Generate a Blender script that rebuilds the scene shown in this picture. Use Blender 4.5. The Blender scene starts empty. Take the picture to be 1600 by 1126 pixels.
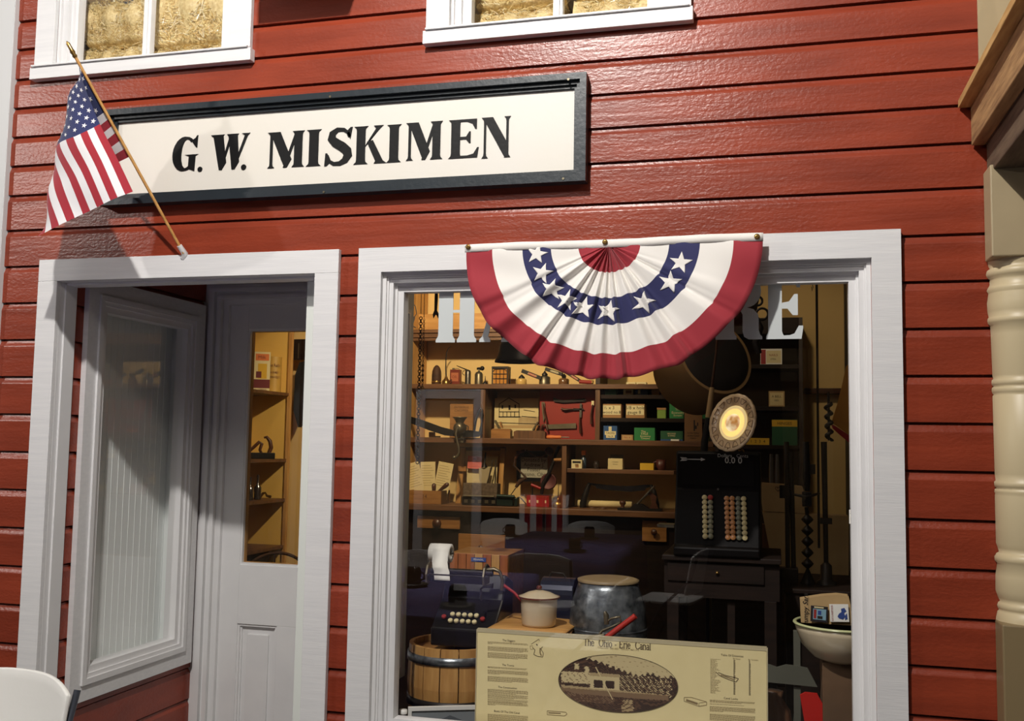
import bpy, bmesh, math, random
from mathutils import Vector, Matrix
random.seed(7)
SC = bpy.context.scene
COL = SC.collection
PI = math.pi

# ------------------------------------------------------------------ camera
FPX, YAW, PITCH, ROLL, DIST, EYE = 1567.7, 0.257956, 0.0835904, 0.0166685, 3.0952, 1.5
def cam_axes():
    cy, sy, cp, sp = math.cos(YAW), math.sin(YAW), math.cos(PITCH), math.sin(PITCH)
    w = Vector((-sy*cp, cy*cp, sp)); r = Vector((cy, sy, 0)); u = r.cross(w)
    c, s = math.cos(ROLL), math.sin(ROLL)
    return c*r + s*u, -s*r + c*u, w
CR, CU, CW = cam_axes()
CAMP = Vector((0, -DIST, EYE))
cam_data = bpy.data.cameras.new('camera'); cam = bpy.data.objects.new('camera', cam_data); COL.objects.link(cam)
cam_data.sensor_width = 36; cam_data.lens = FPX/1600*36; cam_data.clip_start = .02
m3 = Matrix((CR, CU, -CW)).transposed()
cam.matrix_world = Matrix.Translation(CAMP) @ m3.to_4x4()
SC.camera = cam
def ray(px, py): return CR*((px-800)/FPX) - CU*((py-563)/FPX) + CW
def P(px, py, Y):                       # point of the plane y = Y seen at a pixel of the photo
    d = ray(px, py); t = (Y+DIST)/d.y; return CAMP + d*t
def PX(px, py, X):
    d = ray(px, py); return CAMP + d*(X/d.x)
def PZ(px, py, Z):
    d = ray(px, py); return CAMP + d*((Z-EYE)/d.z)
def MPP(px, py, Y): return (P(px+1, py, Y)-P(px, py, Y)).x      # metres per pixel there

# ------------------------------------------------------------------ materials
def lin(c):
    def f(v):
        v /= 255.0
        return v/12.92 if v <= .04045 else ((v+.055)/1.055)**2.4
    return (f(c[0]), f(c[1]), f(c[2]), 1)
MATS = {}
def mat(name, col, rough=.55, metal=0, var=None, bump=None, spec=.5, coat=0, emit=None, alpha=None, stretch=None, two=None):
    """procedural material; var=(scale, amount, colour2) mottles the colour, bump=(scale, strength)"""
    if name in MATS: return MATS[name]
    m = bpy.data.materials.new(name); m.use_nodes = True; MATS[name] = m
    nt = m.node_tree; b = nt.nodes['Principled BSDF']
    b.inputs['Base Color'].default_value = lin(col); b.inputs['Roughness'].default_value = rough
    b.inputs['Metallic'].default_value = metal; b.inputs['Specular IOR Level'].default_value = spec
    b.inputs['Coat Weight'].default_value = coat
    tc = nt.nodes.new('ShaderNodeTexCoord'); mp = nt.nodes.new('ShaderNodeMapping')
    nt.links.new(tc.outputs['Object'], mp.inputs['Vector'])
    if stretch: mp.inputs['Scale'].default_value = stretch
    if var:
        n = nt.nodes.new('ShaderNodeTexNoise'); n.inputs['Scale'].default_value = var[0]; n.inputs['Detail'].default_value = 5
        r = nt.nodes.new('ShaderNodeValToRGB'); r.color_ramp.elements[0].position = .5-.22*1; r.color_ramp.elements[1].position = .5+.22
        c2 = var[2] if len(var) > 2 else tuple(v*.7 for v in col)
        a, c = lin(col), lin(c2)
        r.color_ramp.elements[0].color = tuple(a[i]*(1-var[1])+c[i]*var[1] for i in range(3))+(1,)
        r.color_ramp.elements[1].color = a
        nt.links.new(mp.outputs[0], n.inputs['Vector']); nt.links.new(n.outputs['Fac'], r.inputs[0]); nt.links.new(r.outputs[0], b.inputs['Base Color'])
    if bump:
        n = nt.nodes.new('ShaderNodeTexNoise'); n.inputs['Scale'].default_value = bump[0]; n.inputs['Detail'].default_value = 4
        bp = nt.nodes.new('ShaderNodeBump'); bp.inputs['Strength'].default_value = bump[1]; bp.inputs['Distance'].default_value = bump[2] if len(bump) > 2 else .004
        nt.links.new(mp.outputs[0], n.inputs['Vector']); nt.links.new(n.outputs['Fac'], bp.inputs['Height']); nt.links.new(bp.outputs[0], b.inputs['Normal'])
    if emit:
        b.inputs['Emission Color'].default_value = lin(emit[0]); b.inputs['Emission Strength'].default_value = emit[1]
    return m
def wood(name, c1, c2, axis='x', scale=6, rough=.5, bump=.25):
    s = {'x': (1, 9, 9), 'y': (9, 1, 9), 'z': (9, 9, 1)}[axis]
    return mat(name, c1, rough, var=(scale, 1, c2), bump=(scale*3, bump, .002), stretch=s)

M = dict(
 white=mat('white_paint', (232, 231, 231), .42, var=(7, .5, (218, 218, 220)), bump=(60, .12, .002), stretch=(1, 1, 1)),
 whiteh=mat('white_paint_brushed', (230, 229, 229), .45, var=(10, .6, (214, 214, 216)), bump=(40, .2, .002), stretch=(.4, 4, 8)),
 cream=mat('cream_wall_paint', (228, 194, 128), .75, var=(3, .4, (214, 186, 130)), bump=(30, .15)),
 board=wood('shelf_wood', (118, 80, 48), (84, 54, 32), 'x', 5),
 boardv=wood('shelf_wood_upright', (118, 80, 48), (80, 52, 30), 'z', 5),
 dark=wood('dark_shelf_wood', (40, 27, 20), (26, 18, 14), 'x', 5, .6),
 darkv=wood('dark_shelf_wood_upright', (52, 34, 25), (36, 24, 18), 'z', 5),
 pine=wood('pine_wood', (206, 158, 92), (176, 124, 62), 'x', 5),
 pinez=wood('pine_wood_upright', (204, 158, 94), (172, 122, 64), 'z', 5),
 oak=wood('oak_wood', (168, 118, 62), (132, 88, 42), 'x', 6),
 oldoak=wood('weathered_porch_wood', (184, 146, 98), (124, 92, 60), 'y', 7, .7, .5),
 oldoak2=wood('grey_weathered_wood', (110, 92, 72), (72, 58, 44), 'y', 7, .75, .5),
 walnut=wood('walnut_wood', (92, 54, 34), (58, 32, 20), 'x', 8, .35),
 iron=mat('black_iron', (34, 32, 31), .45, .6, var=(20, .6, (58, 50, 44)), bump=(60, .2)),
 iron2=mat('dark_enamel_metal', (22, 20, 20), .3, .1, bump=(80, .1)),
 steel=mat('worn_steel', (120, 116, 108), .4, .85, var=(25, .7, (70, 62, 52)), bump=(80, .1)),
 galv=mat('galvanised_steel', (166, 172, 176), .33, .75, var=(26, 1, (60, 66, 74)), bump=(22, .5)),
 tin=mat('dull_tin', (132, 124, 104), .4, .8, var=(20, .6, (86, 74, 54))),
 brass=mat('aged_brass', (176, 140, 80), .28, .9, var=(14, .6, (110, 82, 44))),
 rust=mat('rusty_iron', (92, 62, 42), .7, .4, var=(25, .9, (50, 36, 28)), bump=(60, .4)),
 rubber=mat('black_rubber', (18, 18, 18), .7),
 black=mat('black_paint', (8, 8, 9), .55, spec=.3, bump=(60, .15)),
 signfr=mat('blue_black_sign_paint', (38, 46, 52), .38, bump=(50, .2), var=(9, .5, (28, 34, 40))),
 signp=mat('cream_white_sign_paint', (226, 222, 214), .5, var=(2.6, .6, (226, 220, 206)), bump=(50, .08)),
 cardbox=mat('brown_cardboard', (170, 128, 82), .8, var=(12, .4)),
 kraft=mat('kraft_paper', (190, 160, 112), .8, var=(9, .5, (164, 132, 88)), bump=(14, .5)),
 paper=mat('aged_paper', (222, 204, 152), .8, var=(8, .5, (196, 174, 120))),
 paperw=mat('white_paper', (240, 238, 230), .8),
 red=mat('red_enamel', (150, 30, 28), .4), reddk=mat('red_board_paint', (150, 38, 22), .6, var=(6, .6, (120, 28, 18))),
 green=mat('green_carton', (34, 120, 62), .6), greend=mat('dark_green_carton', (28, 84, 52), .6), greeny=mat('lime_carton', (120, 150, 60), .6),
 blue=mat('blue_carton', (38, 78, 128), .6), yellow=mat('yellow_carton', (214, 170, 40), .6), orange=mat('orange_carton', (216, 120, 60), .6),
 ivory=mat('ivory_carton', (222, 208, 160), .6), ink=mat('black_ink', (30, 24, 20), .7), inkr=mat('red_ink', (150, 40, 34), .7), inkb=mat('blue_ink', (48, 72, 140), .7),
 pink=mat('pink_note_paper', (216, 112, 96), .8),
 enamel=mat('cream_enamel', (214, 198, 168), .22, coat=.4, var=(6, .3)), enamelr=mat('red_brown_enamel_rim', (96, 40, 26), .3),
 tan=mat('tan_porch_paint', (176, 158, 124), .5, var=(5, .3), bump=(40, .1)), tan2=mat('pale_tan_post_paint', (196, 180, 144), .42, bump=(40, .06)),
 tand=mat('olive_tan_plinth_paint', (132, 114, 82), .5, bump=(40, .1)),
 leather=mat('brown_leather', (96, 66, 44), .4, var=(12, .6), bump=(30, .4)),
 glassy=mat('amber_glass', (190, 130, 60), .15, coat=.5), bottle=mat('dark_bottle_glass', (50, 42, 38), .12, coat=.5),
 cloth_p=mat('purple_tablecloth', (108, 102, 156), .8, var=(3, .3), bump=(30, .3)),
 plastic=mat('white_chair_plastic', (236, 235, 230), .4, bump=(90, .05)), plasticd=mat('grey_chair_frame', (84, 88, 98), .35, .6),
 ceramic=mat('dark_glazed_ceramic', (30, 26, 24), .12, coat=.5),
 yellowcl=mat('golden_cloth', (196, 140, 58), .8, var=(6, .5), bump=(10, .6)), redcl=mat('red_cloth', (160, 40, 40), .8),
 photo=mat('pale_grey_print', (150, 156, 160), .35, var=(3, .8, (120, 126, 130))), sepia=mat('sepia_print', (196, 174, 128), .7, var=(14, .7, (150, 124, 84))),
 concrete=mat('grey_concrete_floor', (84, 80, 76), .6, var=(3, .5), bump=(20, .2)),
 hall=mat('museum_wall_paint', (56, 52, 48), .8, var=(2, .4)),
)

# ------------------------------------------------------------------ mesh builder
class MB:
    def __init__(s, T=None): s.v = []; s.f = []; s.T = T or Matrix.Identity(4)
    def at(s, x=0, y=0, z=0, rx=0, ry=0, rz=0, sc=1):
        s.T = Matrix.Translation((x, y, z)) @ Matrix.Rotation(rz, 4, 'Z') @ Matrix.Rotation(ry, 4, 'Y') @ Matrix.Rotation(rx, 4, 'X') @ Matrix.Scale(sc, 4); return s
    def add(s, vs, fs, m=0, sm=False):
        o = len(s.v); s.v += [s.T @ Vector(v) for v in vs]
        for f in fs: s.f.append((tuple(i+o for i in f), m, sm))
        return s
    def box(s, x0, x1, y0, y1, z0, z1, m=0):
        v = [(x, y, z) for z in (z0, z1) for y in (y0, y1) for x in (x0, x1)]
        return s.add(v, [(0, 2, 3, 1), (4, 5, 7, 6), (0, 1, 5, 4), (2, 6, 7, 3), (0, 4, 6, 2), (1, 3, 7, 5)], m)
    def prism(s, pts, y0, y1, m=0, sm=False):           # outline in x,z extruded along y
        n = len(pts)
        v = [(p[0], y0, p[1]) for p in pts]+[(p[0], y1, p[1]) for p in pts]
        a = sum(pts[i][0]*pts[(i+1) % n][1]-pts[(i+1) % n][0]*pts[i][1] for i in range(n))
        fr = tuple(range(n)); bk = tuple(range(2*n-1, n-1, -1))
        fs = [fr, bk] if a > 0 else [fr[::-1], bk[::-1]]
        s.add(v, fs, m)
        return s.add(v, [((i+1) % n, i, i+n, (i+1) % n+n) if a > 0 else (i, (i+1) % n, (i+1) % n+n, i+n) for i in range(n)], m, sm)
    def prismz(s, pts, z0, z1, m=0):                    # outline in x,y extruded along z
        n = len(pts); v = [(p[0], p[1], z0) for p in pts]+[(p[0], p[1], z1) for p in pts]
        return s.add(v, [tuple(range(n))[::-1], tuple(range(n, 2*n))]+[(i, (i+1) % n, (i+1) % n+n, i+n) for i in range(n)], m)
    def prismx(s, pts, x0, x1, m=0):                    # outline in y,z extruded along x
        n = len(pts); v = [(x0, p[0], p[1]) for p in pts]+[(x1, p[0], p[1]) for p in pts]
        return s.add(v, [tuple(range(n))[::-1], tuple(range(n, 2*n))]+[(i, (i+1) % n, (i+1) % n+n, i+n) for i in range(n)], m)
    def lathe(s, prof, n=24, m=0, a0=0, a1=2*PI, sm=True):   # prof: (radius, z)
        full = abs(a1-a0-2*PI) < 1e-6; k = n if full else n+1
        v = []
        for r, z in prof:
            for i in range(k):
                a = a0+(a1-a0)*i/n; v.append((r*math.cos(a), r*math.sin(a), z))
        fs = []
        for j in range(len(prof)-1):
            for i in range(n):
                i2 = (i+1) % k
                fs.append((j*k+i, j*k+i2, (j+1)*k+i2, (j+1)*k+i))
        s.add(v, fs, m, sm)
        if full:
            if prof[0][0] > 1e-4: s.add(v[:k], [tuple(range(k))[::-1]], m)
            if prof[-1][0] > 1e-4: s.add(v[-k:], [tuple(range(k))], m)
        return s
    def cyl(s, r, z0, z1, n=20, m=0): return s.lathe([(r, z0), (r, z1)], n, m)
    def ball(s, x, y, z, r, m=0, n=14, sz=1):
        pr = [(r*math.sin(PI*i/8)+1e-5, -r*sz*math.cos(PI*i/8)) for i in range(9)]
        T = s.T; s.T = T @ Matrix.Translation((x, y, z)); s.lathe(pr, n, m); s.T = T; return s
    def tube(s, path, r, n=8, m=0, cap=True, flat=1):
        path = [Vector(p) for p in path]; k = len(path)
        rs = r if isinstance(r, (list, tuple)) else [r]*k
        vs = []; up = Vector((0, 0, 1)); prev = None
        for i, p in enumerate(path):
            t = (path[min(i+1, k-1)]-path[max(i-1, 0)])
            t = t.normalized() if t.length > 1e-9 else Vector((0, 0, 1))
            if prev is None:
                a = t.cross(up);
                if a.length < .05: a = t.cross(Vector((1, 0, 0)))
                a.normalize()
            else:
                a = prev - t*prev.dot(t); a.normalize()
            prev = a; b = t.cross(a)
            for j in range(n):
                q = 2*PI*j/n; vs.append(p+a*rs[i]*math.cos(q)+b*rs[i]*math.sin(q)*flat)
        fs = [(i*n+j, i*n+(j+1) % n, (i+1)*n+(j+1) % n, (i+1)*n+j) for i in range(k-1) for j in range(n)]
        s.add(vs, fs, m, True)
        if cap: s.add(vs[:n], [tuple(range(n))[::-1]], m); s.add(vs[-n:], [tuple(range(n))], m)
        return s
    def grid(s, fn, nu, nv, m=0, sm=True, mf=None):
        v = [fn(i/nu, j/nv) for j in range(nv+1) for i in range(nu+1)]
        o = len(s.v); s.v += [s.T @ Vector(q) for q in v]
        for j in range(nv):
            for i in range(nu):
                a = o+j*(nu+1)+i
                s.f.append(((a, a+1, a+nu+2, a+nu+1), mf((i+.5)/nu, (j+.5)/nv) if mf else m, sm))
        return s
    def ring(s, x0, x1, z0, z1, w, y0, y1, m=0, wb=None, wt=None):    # rectangular frame, mitred boards
        wb = w if wb is None else wb; wt = w if wt is None else wt
        o = [(x0, z0), (x1, z0), (x1, z1), (x0, z1)]; i_ = [(x0+w, z0+wb), (x1-w, z0+wb), (x1-w, z1-wt), (x0+w, z1-wt)]
        for k in range(4):
            l = (k+1) % 4
            s.prism([o[k], o[l], i_[l], i_[k]], y0, y1, m)
        return s
    def text(s, body, size, x, y, z, m=0, align='CENTER', depth=0, bold=0, rx=PI/2, rz=0, sx=1, ry=0, shear=0):
        cu = bpy.data.curves.new('t', 'FONT'); cu.body = body; cu.size = size; cu.align_x = align; cu.align_y = 'CENTER'
        cu.extrude = depth; cu.offset = bold; cu.resolution_u = 2; cu.shear = shear
        ob = bpy.data.objects.new('t', cu); COL.objects.link(ob)
        bpy.context.view_layer.update()
        me = bpy.data.meshes.new_from_object(ob.evaluated_get(bpy.context.evaluated_depsgraph_get()))
        L = Matrix.Translation((x, y, z)) @ Matrix.Rotation(rz, 4, 'Z') @ Matrix.Rotation(ry, 4, 'Y') @ Matrix.Rotation(rx, 4, 'X') @ Matrix.Diagonal((sx, 1, 1, 1))
        s.add([L @ v.co for v in me.vertices], [tuple(p.vertices) for p in me.polygons], m)
        bpy.data.objects.remove(ob); bpy.data.curves.remove(cu); bpy.data.meshes.remove(me)
        return s
    def build(s, name, mats, parent=None, bevel=0, kind=None, subs=0):
        me = bpy.data.meshes.new(name); me.from_pydata([tuple(v) for v in s.v], [], [f[0] for f in s.f])
        if not isinstance(mats, (list, tuple)): mats = [mats]
        for mm in mats: me.materials.append(mm)
        for p, f in zip(me.polygons, s.f): p.material_index = f[1]; p.use_smooth = f[2]
        me.update()
        o = bpy.data.objects.new(name, me); COL.objects.link(o)
        if parent: o.parent = parent
        if kind: o['kind'] = kind
        if bevel:
            md = o.modifiers.new('bevel', 'BEVEL'); md.width = bevel; md.segments = 2; md.limit_method = 'ANGLE'; md.angle_limit = .7
        if subs:
            md = o.modifiers.new('sub', 'SUBSURF'); md.levels = subs; md.render_levels = subs
        return o
def tag(o, label, cat, group=None):
    o['label'] = label; o['category'] = cat
    if group: o['group'] = group
    return o
def thing(name, label, cat, loc, rz=0, group=None, rx=0, ry=0):
    o = bpy.data.objects.new(name, None); COL.objects.link(o); o.location = loc; o.rotation_euler = (rx, ry, rz)
    o.empty_display_size = .05
    return tag(o, label, cat, group)
def dup(root, loc, rz=0, label=None, group=None, sc=None):
    r = root.copy(); COL.objects.link(r); r.location = loc; r.rotation_euler = (0, 0, rz)
    if label: r['label'] = label
    if group: r['group'] = group
    if sc: r.scale = sc
    for ch in list(root.children):
        c = ch.copy(); COL.objects.link(c); c.parent = r
        for g in list(ch.children):
            d = g.copy(); COL.objects.link(d); d.parent = c
    return r
def lamp(name, kind, loc, target, power, col, size=.1, spot=None, blend=.5):
    l = bpy.data.lights.new(name, kind); l.energy = power; l.color = col
    o = bpy.data.objects.new(name, l); COL.objects.link(o); o.location = loc
    o.rotation_euler = (Vector(target)-Vector(loc)).to_track_quat('-Z', 'Y').to_euler()
    if kind == 'SPOT': l.spot_size = spot; l.spot_blend = blend; l.shadow_soft_size = size
    elif kind == 'AREA': l.size = size
    else: l.shadow_soft_size = size
    return o
def pane_mat(name, tint=(255, 255, 255), refl=1.0):
    """thin pane: sees through, mirrors with the glancing angle"""
    m = bpy.data.materials.new(name); m.use_nodes = True; nt = m.node_tree; nt.nodes.clear()
    out = nt.nodes.new('ShaderNodeOutputMaterial'); mix = nt.nodes.new('ShaderNodeMixShader')
    tr = nt.nodes.new('ShaderNodeBsdfTransparent'); tr.inputs[0].default_value = lin(tint)
    gl = nt.nodes.new('ShaderNodeBsdfGlossy'); gl.inputs['Roughness'].default_value = 0.0
    fr = nt.nodes.new('ShaderNodeFresnel'); fr.inputs[0].default_value = 1.5
    mu = nt.nodes.new('ShaderNodeMath'); mu.operation = 'MULTIPLY'; mu.inputs[1].default_value = 1.35*refl; mu.use_clamp = True
    ge = nt.nodes.new('ShaderNodeNewGeometry'); sb = nt.nodes.new('ShaderNodeMath'); sb.operation = 'SUBTRACT'; sb.inputs[0].default_value = 1; nt.links.new(ge.outputs['Backfacing'], sb.inputs[1])
    m2 = nt.nodes.new('ShaderNodeMath'); m2.operation = 'MULTIPLY'; nt.links.new(mu.outputs[0], m2.inputs[0]); nt.links.new(sb.outputs[0], m2.inputs[1])
    nt.links.new(fr.outputs[0], mu.inputs[0]); nt.links.new(m2.outputs[0], mix.inputs[0])
    nt.links.new(tr.outputs[0], mix.inputs[1]); nt.links.new(gl.outputs[0], mix.inputs[2]); nt.links.new(mix.outputs[0], out.inputs[0])
    return m
GLASS = pane_mat('window_glass'); M['glass'] = GLASS

M['planked'] = wood('reddish_plank_wood', (176, 104, 58), (140, 76, 40), 'z', 6)
M['dark'].node_tree.nodes['Principled BSDF'].inputs['Specular IOR Level'].default_value = .2
# ------------------------------------------------------------------ red siding
def red_siding():
    m = mat('red_siding_paint', (160, 62, 42), .33, spec=.5); nt = m.node_tree; b = nt.nodes['Principled BSDF']
    for n in list(nt.nodes):
        if n.type in ('TEX_COORD', 'MAPPING'): nt.nodes.remove(n)
    tc = nt.nodes.new('ShaderNodeTexCoord')
    def noise(scale, st, det=4):
        mp = nt.nodes.new('ShaderNodeMapping'); mp.inputs['Scale'].default_value = st
        n = nt.nodes.new('ShaderNodeTexNoise'); n.inputs['Scale'].default_value = scale; n.inputs['Detail'].default_value = det
        nt.links.new(tc.outputs['Object'], mp.inputs[0]); nt.links.new(mp.outputs[0], n.inputs['Vector']); return n
    n1 = noise(5, (.5, 1, 3)); n2 = noise(70, (1, 1, 1.6), 3); n3 = noise(12, (.6, 1, 5), 6); n4 = noise(2.2, (1, 1, 1), 2)
    r = nt.nodes.new('ShaderNodeValToRGB'); e = r.color_ramp.elements
    e[0].position = .3; e[0].color = lin((126, 50, 31)); e[1].position = .75; e[1].color = lin((154, 64, 40))
    nt.links.new(n1.outputs['Fac'], r.inputs[0]); nt.links.new(r.outputs[0], b.inputs['Base Color'])
    mu = nt.nodes.new('ShaderNodeMath'); mu.operation = 'MULTIPLY'      # coarse orange peel, stronger in patches
    mr = nt.nodes.new('ShaderNodeMapRange'); mr.inputs['From Min'].default_value = .4; mr.inputs['From Max'].default_value = .62; mr.inputs['To Min'].default_value = .35
    nt.links.new(n4.outputs['Fac'], mr.inputs['Value'])
    nt.links.new(n2.outputs['Fac'], mu.inputs[0]); nt.links.new(mr.outputs[0], mu.inputs[1])
    ad = nt.nodes.new('ShaderNodeMath'); ad.operation = 'ADD'; nt.links.new(mu.outputs[0], ad.inputs[0])
    m2 = nt.nodes.new('ShaderNodeMath'); m2.operation = 'MULTIPLY'; m2.inputs[1].default_value = .8; nt.links.new(n3.outputs['Fac'], m2.inputs[0]); nt.links.new(m2.outputs[0], ad.inputs[1])
    bp = nt.nodes.new('ShaderNodeBump'); bp.inputs['Strength'].default_value = .42; bp.inputs['Distance'].default_value = .004
    nt.links.new(ad.outputs[0], bp.inputs['Height']); nt.links.new(bp.outputs[0], b.inputs['Normal'])
    return m
M['siding'] = red_siding()
ZG = [1.7194+.1368*k for k in range(5)]                         # grooves between the boards
ZG += [2.399, 2.512, 2.623, 2.735, 2.847, 2.964, 3.075, 3.187, 3.3]
ZG = sorted([1.7194-.1368*k for k in range(1, 13)]+[0.0]+ZG)
def siding_strip(mb, t0, t1, zlo, zhi, fn):
    """boards with a cove at the top edge and a dark groove; fn(t, out, z) -> point; stops at zlo / zhi"""
    for k in range(len(ZG)-1):
        b, t = ZG[k], ZG[k+1]
        if t <= zlo+.004 or b >= zhi-.004: continue
        pr = [(-.019, b), (-.019, b+.0012), (0, b+.0016), (0, t-.027), (-.0012, t-.0235), (-.0035, t-.019), (-.0062, t-.0135), (-.0078, t-.008), (-.0085, t-.0055), (-.019, t-.0052), (-.019, t)]
        q = []
        for (o, z) in pr:
            q.append((o, min(max(z, zlo), zhi)))
        n = len(q); v = [fn(t0, o, z) for o, z in q]+[fn(t1, o, z) for o, z in q]
        mb.add(v, [(i, i+n, i+n+1, i+1) for i in range(n-1)], 0)
front = lambda t, o, z: (t, -o, z)

DX0, DX1, DZ = -2.529, -1.507, 2.066                            # entry opening
WX0, WX1, WZ0, WZ1 = -1.266, .272, .549, 2.064                  # display window opening
U = [(-2.691, -1.775, -2.684, -1.785), (-1.136, -.244, -1.13, -.25)]  # upper windows: sill x0,x1, casing x0,x1
UZ = 2.828                                                       # underside of the upper sills
mb = MB()
ZM = 2.12
siding_strip(mb, -2.95, DX0-.01, 0, UZ+.02, front)
siding_strip(mb, DX1+.01, WX0, 0, UZ+.02, front)
siding_strip(mb, WX0, WX1, 0, WZ0-.01, front)
siding_strip(mb, WX1, .9, 0, UZ+.02, front)
siding_strip(mb, DX0-.01, DX1+.01, ZM, UZ+.02, front)
siding_strip(mb, WX0, WX1, ZM, UZ+.02, front)
siding_strip(mb, -2.95, U[0][2]+.02, UZ+.02, 3.3, front)
siding_strip(mb, U[0][3]-.02, U[1][2]+.02, UZ+.02, 3.3, front)
siding_strip(mb, U[1][3]-.02, .9, UZ+.02, 3.3, front)
# wall thickness behind the boards
for x0, x1, z0, z1 in ((-2.95, DX0-.02, 0, UZ), (-2.95, U[0][2]+.06, UZ, 3.3), (DX1+.02, WX0-.01, 0, DZ), (WX0-.01, WX1+.01, 0, WZ0-.02), (WX1+.01, .9, 0, 3.3), (DX0-.02, WX1+.01, DZ+.02, UZ), (U[0][3]-.06, U[1][2]+.06, UZ, 3.3), (U[1][3]-.06, WX1+.01, UZ, 3.3)):
    mb.box(x0, x1, .0192, .075, z0, z1)
mb.build('wall_front', M['siding'], kind='structure')

def moulded_window(x0, x1, z0, z1, T, nm, gy=.065, steps=((.012, .0, .024), (.020, .014, .05), (.028, .04, .085)), m='white'):
    """stepped mouldings inside an opening; returns the glass rectangle"""
    mb = MB(T)
    a = 0
    for (w, y0, y1) in steps:
        mb.ring(x0+a, x1-a, z0+a, z1-a, w-.0, y0, y1); a += w
    # beads along the steps
    mb.ring(x0+.012, x1-.012, z0+.012, z1-.012, .006, .008, .014)
    mb.ring(x0+.032, x1-.032, z0+.032, z1-.032, .008, .033, .040)
    return mb, (x0+a, x1-a, z0+a, z1-a)

# ---- display window
win = MB(); CW_ = .085
win.ring(WX0-.082, WX1+.083, WZ0-.085, WZ1+.082, .082, -.02, .0, 0, wb=.085)
w3 = win.build('window_3', M['whiteh'], kind='structure', bevel=.0015)
fr, G3 = moulded_window(WX0, WX1, WZ0, WZ1, Matrix.Identity(4), 'w')
fr.build('window_frame', M['white'], w3, bevel=.0012)
g = MB().box(G3[0]-.006, G3[1]+.006, .0645, .0685, G3[2]-.006, G3[3]+.006, 0)
pane = g.build('window_pane', GLASS, w3)
# ---- lettering painted on the pane
def arc(cx, cz, rx, rz, a0, a1, n=14): return [(cx+rx*math.cos(math.radians(a0+(a1-a0)*i/n)), cz+rz*math.sin(math.radians(a0+(a1-a0)*i/n))) for i in range(n+1)]
def slab_h(x0, x1): return [(x0, 0), (x1, 0), (x1, .045), (x1-.035, .085), (x1-.05, .12), (x1-.05, .88), (x1-.035, .915), (x1, .955), (x1, 1), (x0, 1), (x0, .955), (x0+.035, .915), (x0+.05, .88), (x0+.05, .12), (x0+.035, .085), (x0, .045)]
SLAB = {
 'H': ([slab_h(0, .41), slab_h(.45, .86), [(.3, .49), (.56, .49), (.56, .535), (.3, .535)]], .86),
 'A': ([[(0, 0), (.24, 0), (.24, .045), (.19, .09), (.47, 1), (.40, 1), (.06, .09), (0, .045)], [(.36, 1), (.58, 1), (.86, .09), (.92, .045), (.92, 0), (.48, 0), (.48, .045), (.55, .09)], [(.2, .3), (.62, .3), (.62, .35), (.2, .35)]], .92),
 'R': ([slab_h(0, .42), [(.3, .97), (.3, 1), (.62, 1)]+arc(.62, .745, .29, .255, 90, -90, 12)+[(.3, .49), (.3, .535), (.50, .535), (.54, .60), (.54, .9), (.5, .97)],
        [(.3, .44), (.3, .49), (.62, .49), (.76, .46), (.85, .38), (.86, .30), (.86, .14), (.89, .07), (.93, .04), (.93, 0), (.66, 0), (.57, .04), (.54, .12), (.54, .38), (.5, .44)]], .93),
 'D': ([slab_h(0, .42), [(.3, 0), (.5, 0)]+arc(.5, .5, .4, .5, -90, 90, 16)+[(.3, 1), (.3, .955), (.46, .955)]+arc(.46, .5, .09, .40, 90, -90, 10)+[(.46, .045), (.3, .045)]], .9),
 'W': ([[(0, 1), (.36, 1), (.36, .955), (.31, .91), (.47, .25), (.40, 0), (.3, 0), (.06, .91), (0, .955)], [(.33, 0), (.40, 0), (.60, .91), (.56, .97), (.50, .97)], [(.42, 1), (.76, 1), (.76, .955), (.7, .91), (.86, .25), (.80, 0), (.70, 0), (.5, .91), (.42, .955)], [(.72, 0), (.8, 0), (1.0, .91), (1.06, .955), (1.06, 1), (.86, 1), (.86, .955), (.93, .91)]], 1.06),
 'E': ([slab_h(0, .42), [(.3, 0), (.82, 0), (.86, .16), (.86, .2), (.76, .2), (.66, .085), (.56, .06), (.3, .05)], [(.3, .46), (.5, .46), (.62, .36), (.74, .36), (.74, .68), (.66, .68), (.54, .57), (.3, .54)], [(.3, 1), (.78, 1), (.80, .78), (.72, .78), (.64, .90), (.54, .945), (.3, .95)]], .86),
}
lt = MB()
z0 = 1.835; hh = .203
for ch, px in zip('HARDWARE', (681, 749, 822, 893, 962, 1043, 1118, 1197)):
    gx0 = P(px, 512, .06).x
    wpx = {'H': 63, 'A': 66, 'R': 73, 'D': 66, 'W': 76, 'E': 58}[ch]
    sx = (P(px+wpx, 512, .06).x-gx0)/SLAB[ch][1]
    for k, pl in enumerate(SLAB[ch][0]): lt.prism([(gx0+x*sx, z0+z*hh) for x, z in pl], .0618+.0002*k, .0643)
lt.build('lettering', mat('pale_window_lettering', (206, 212, 212), .5), w3)

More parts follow.
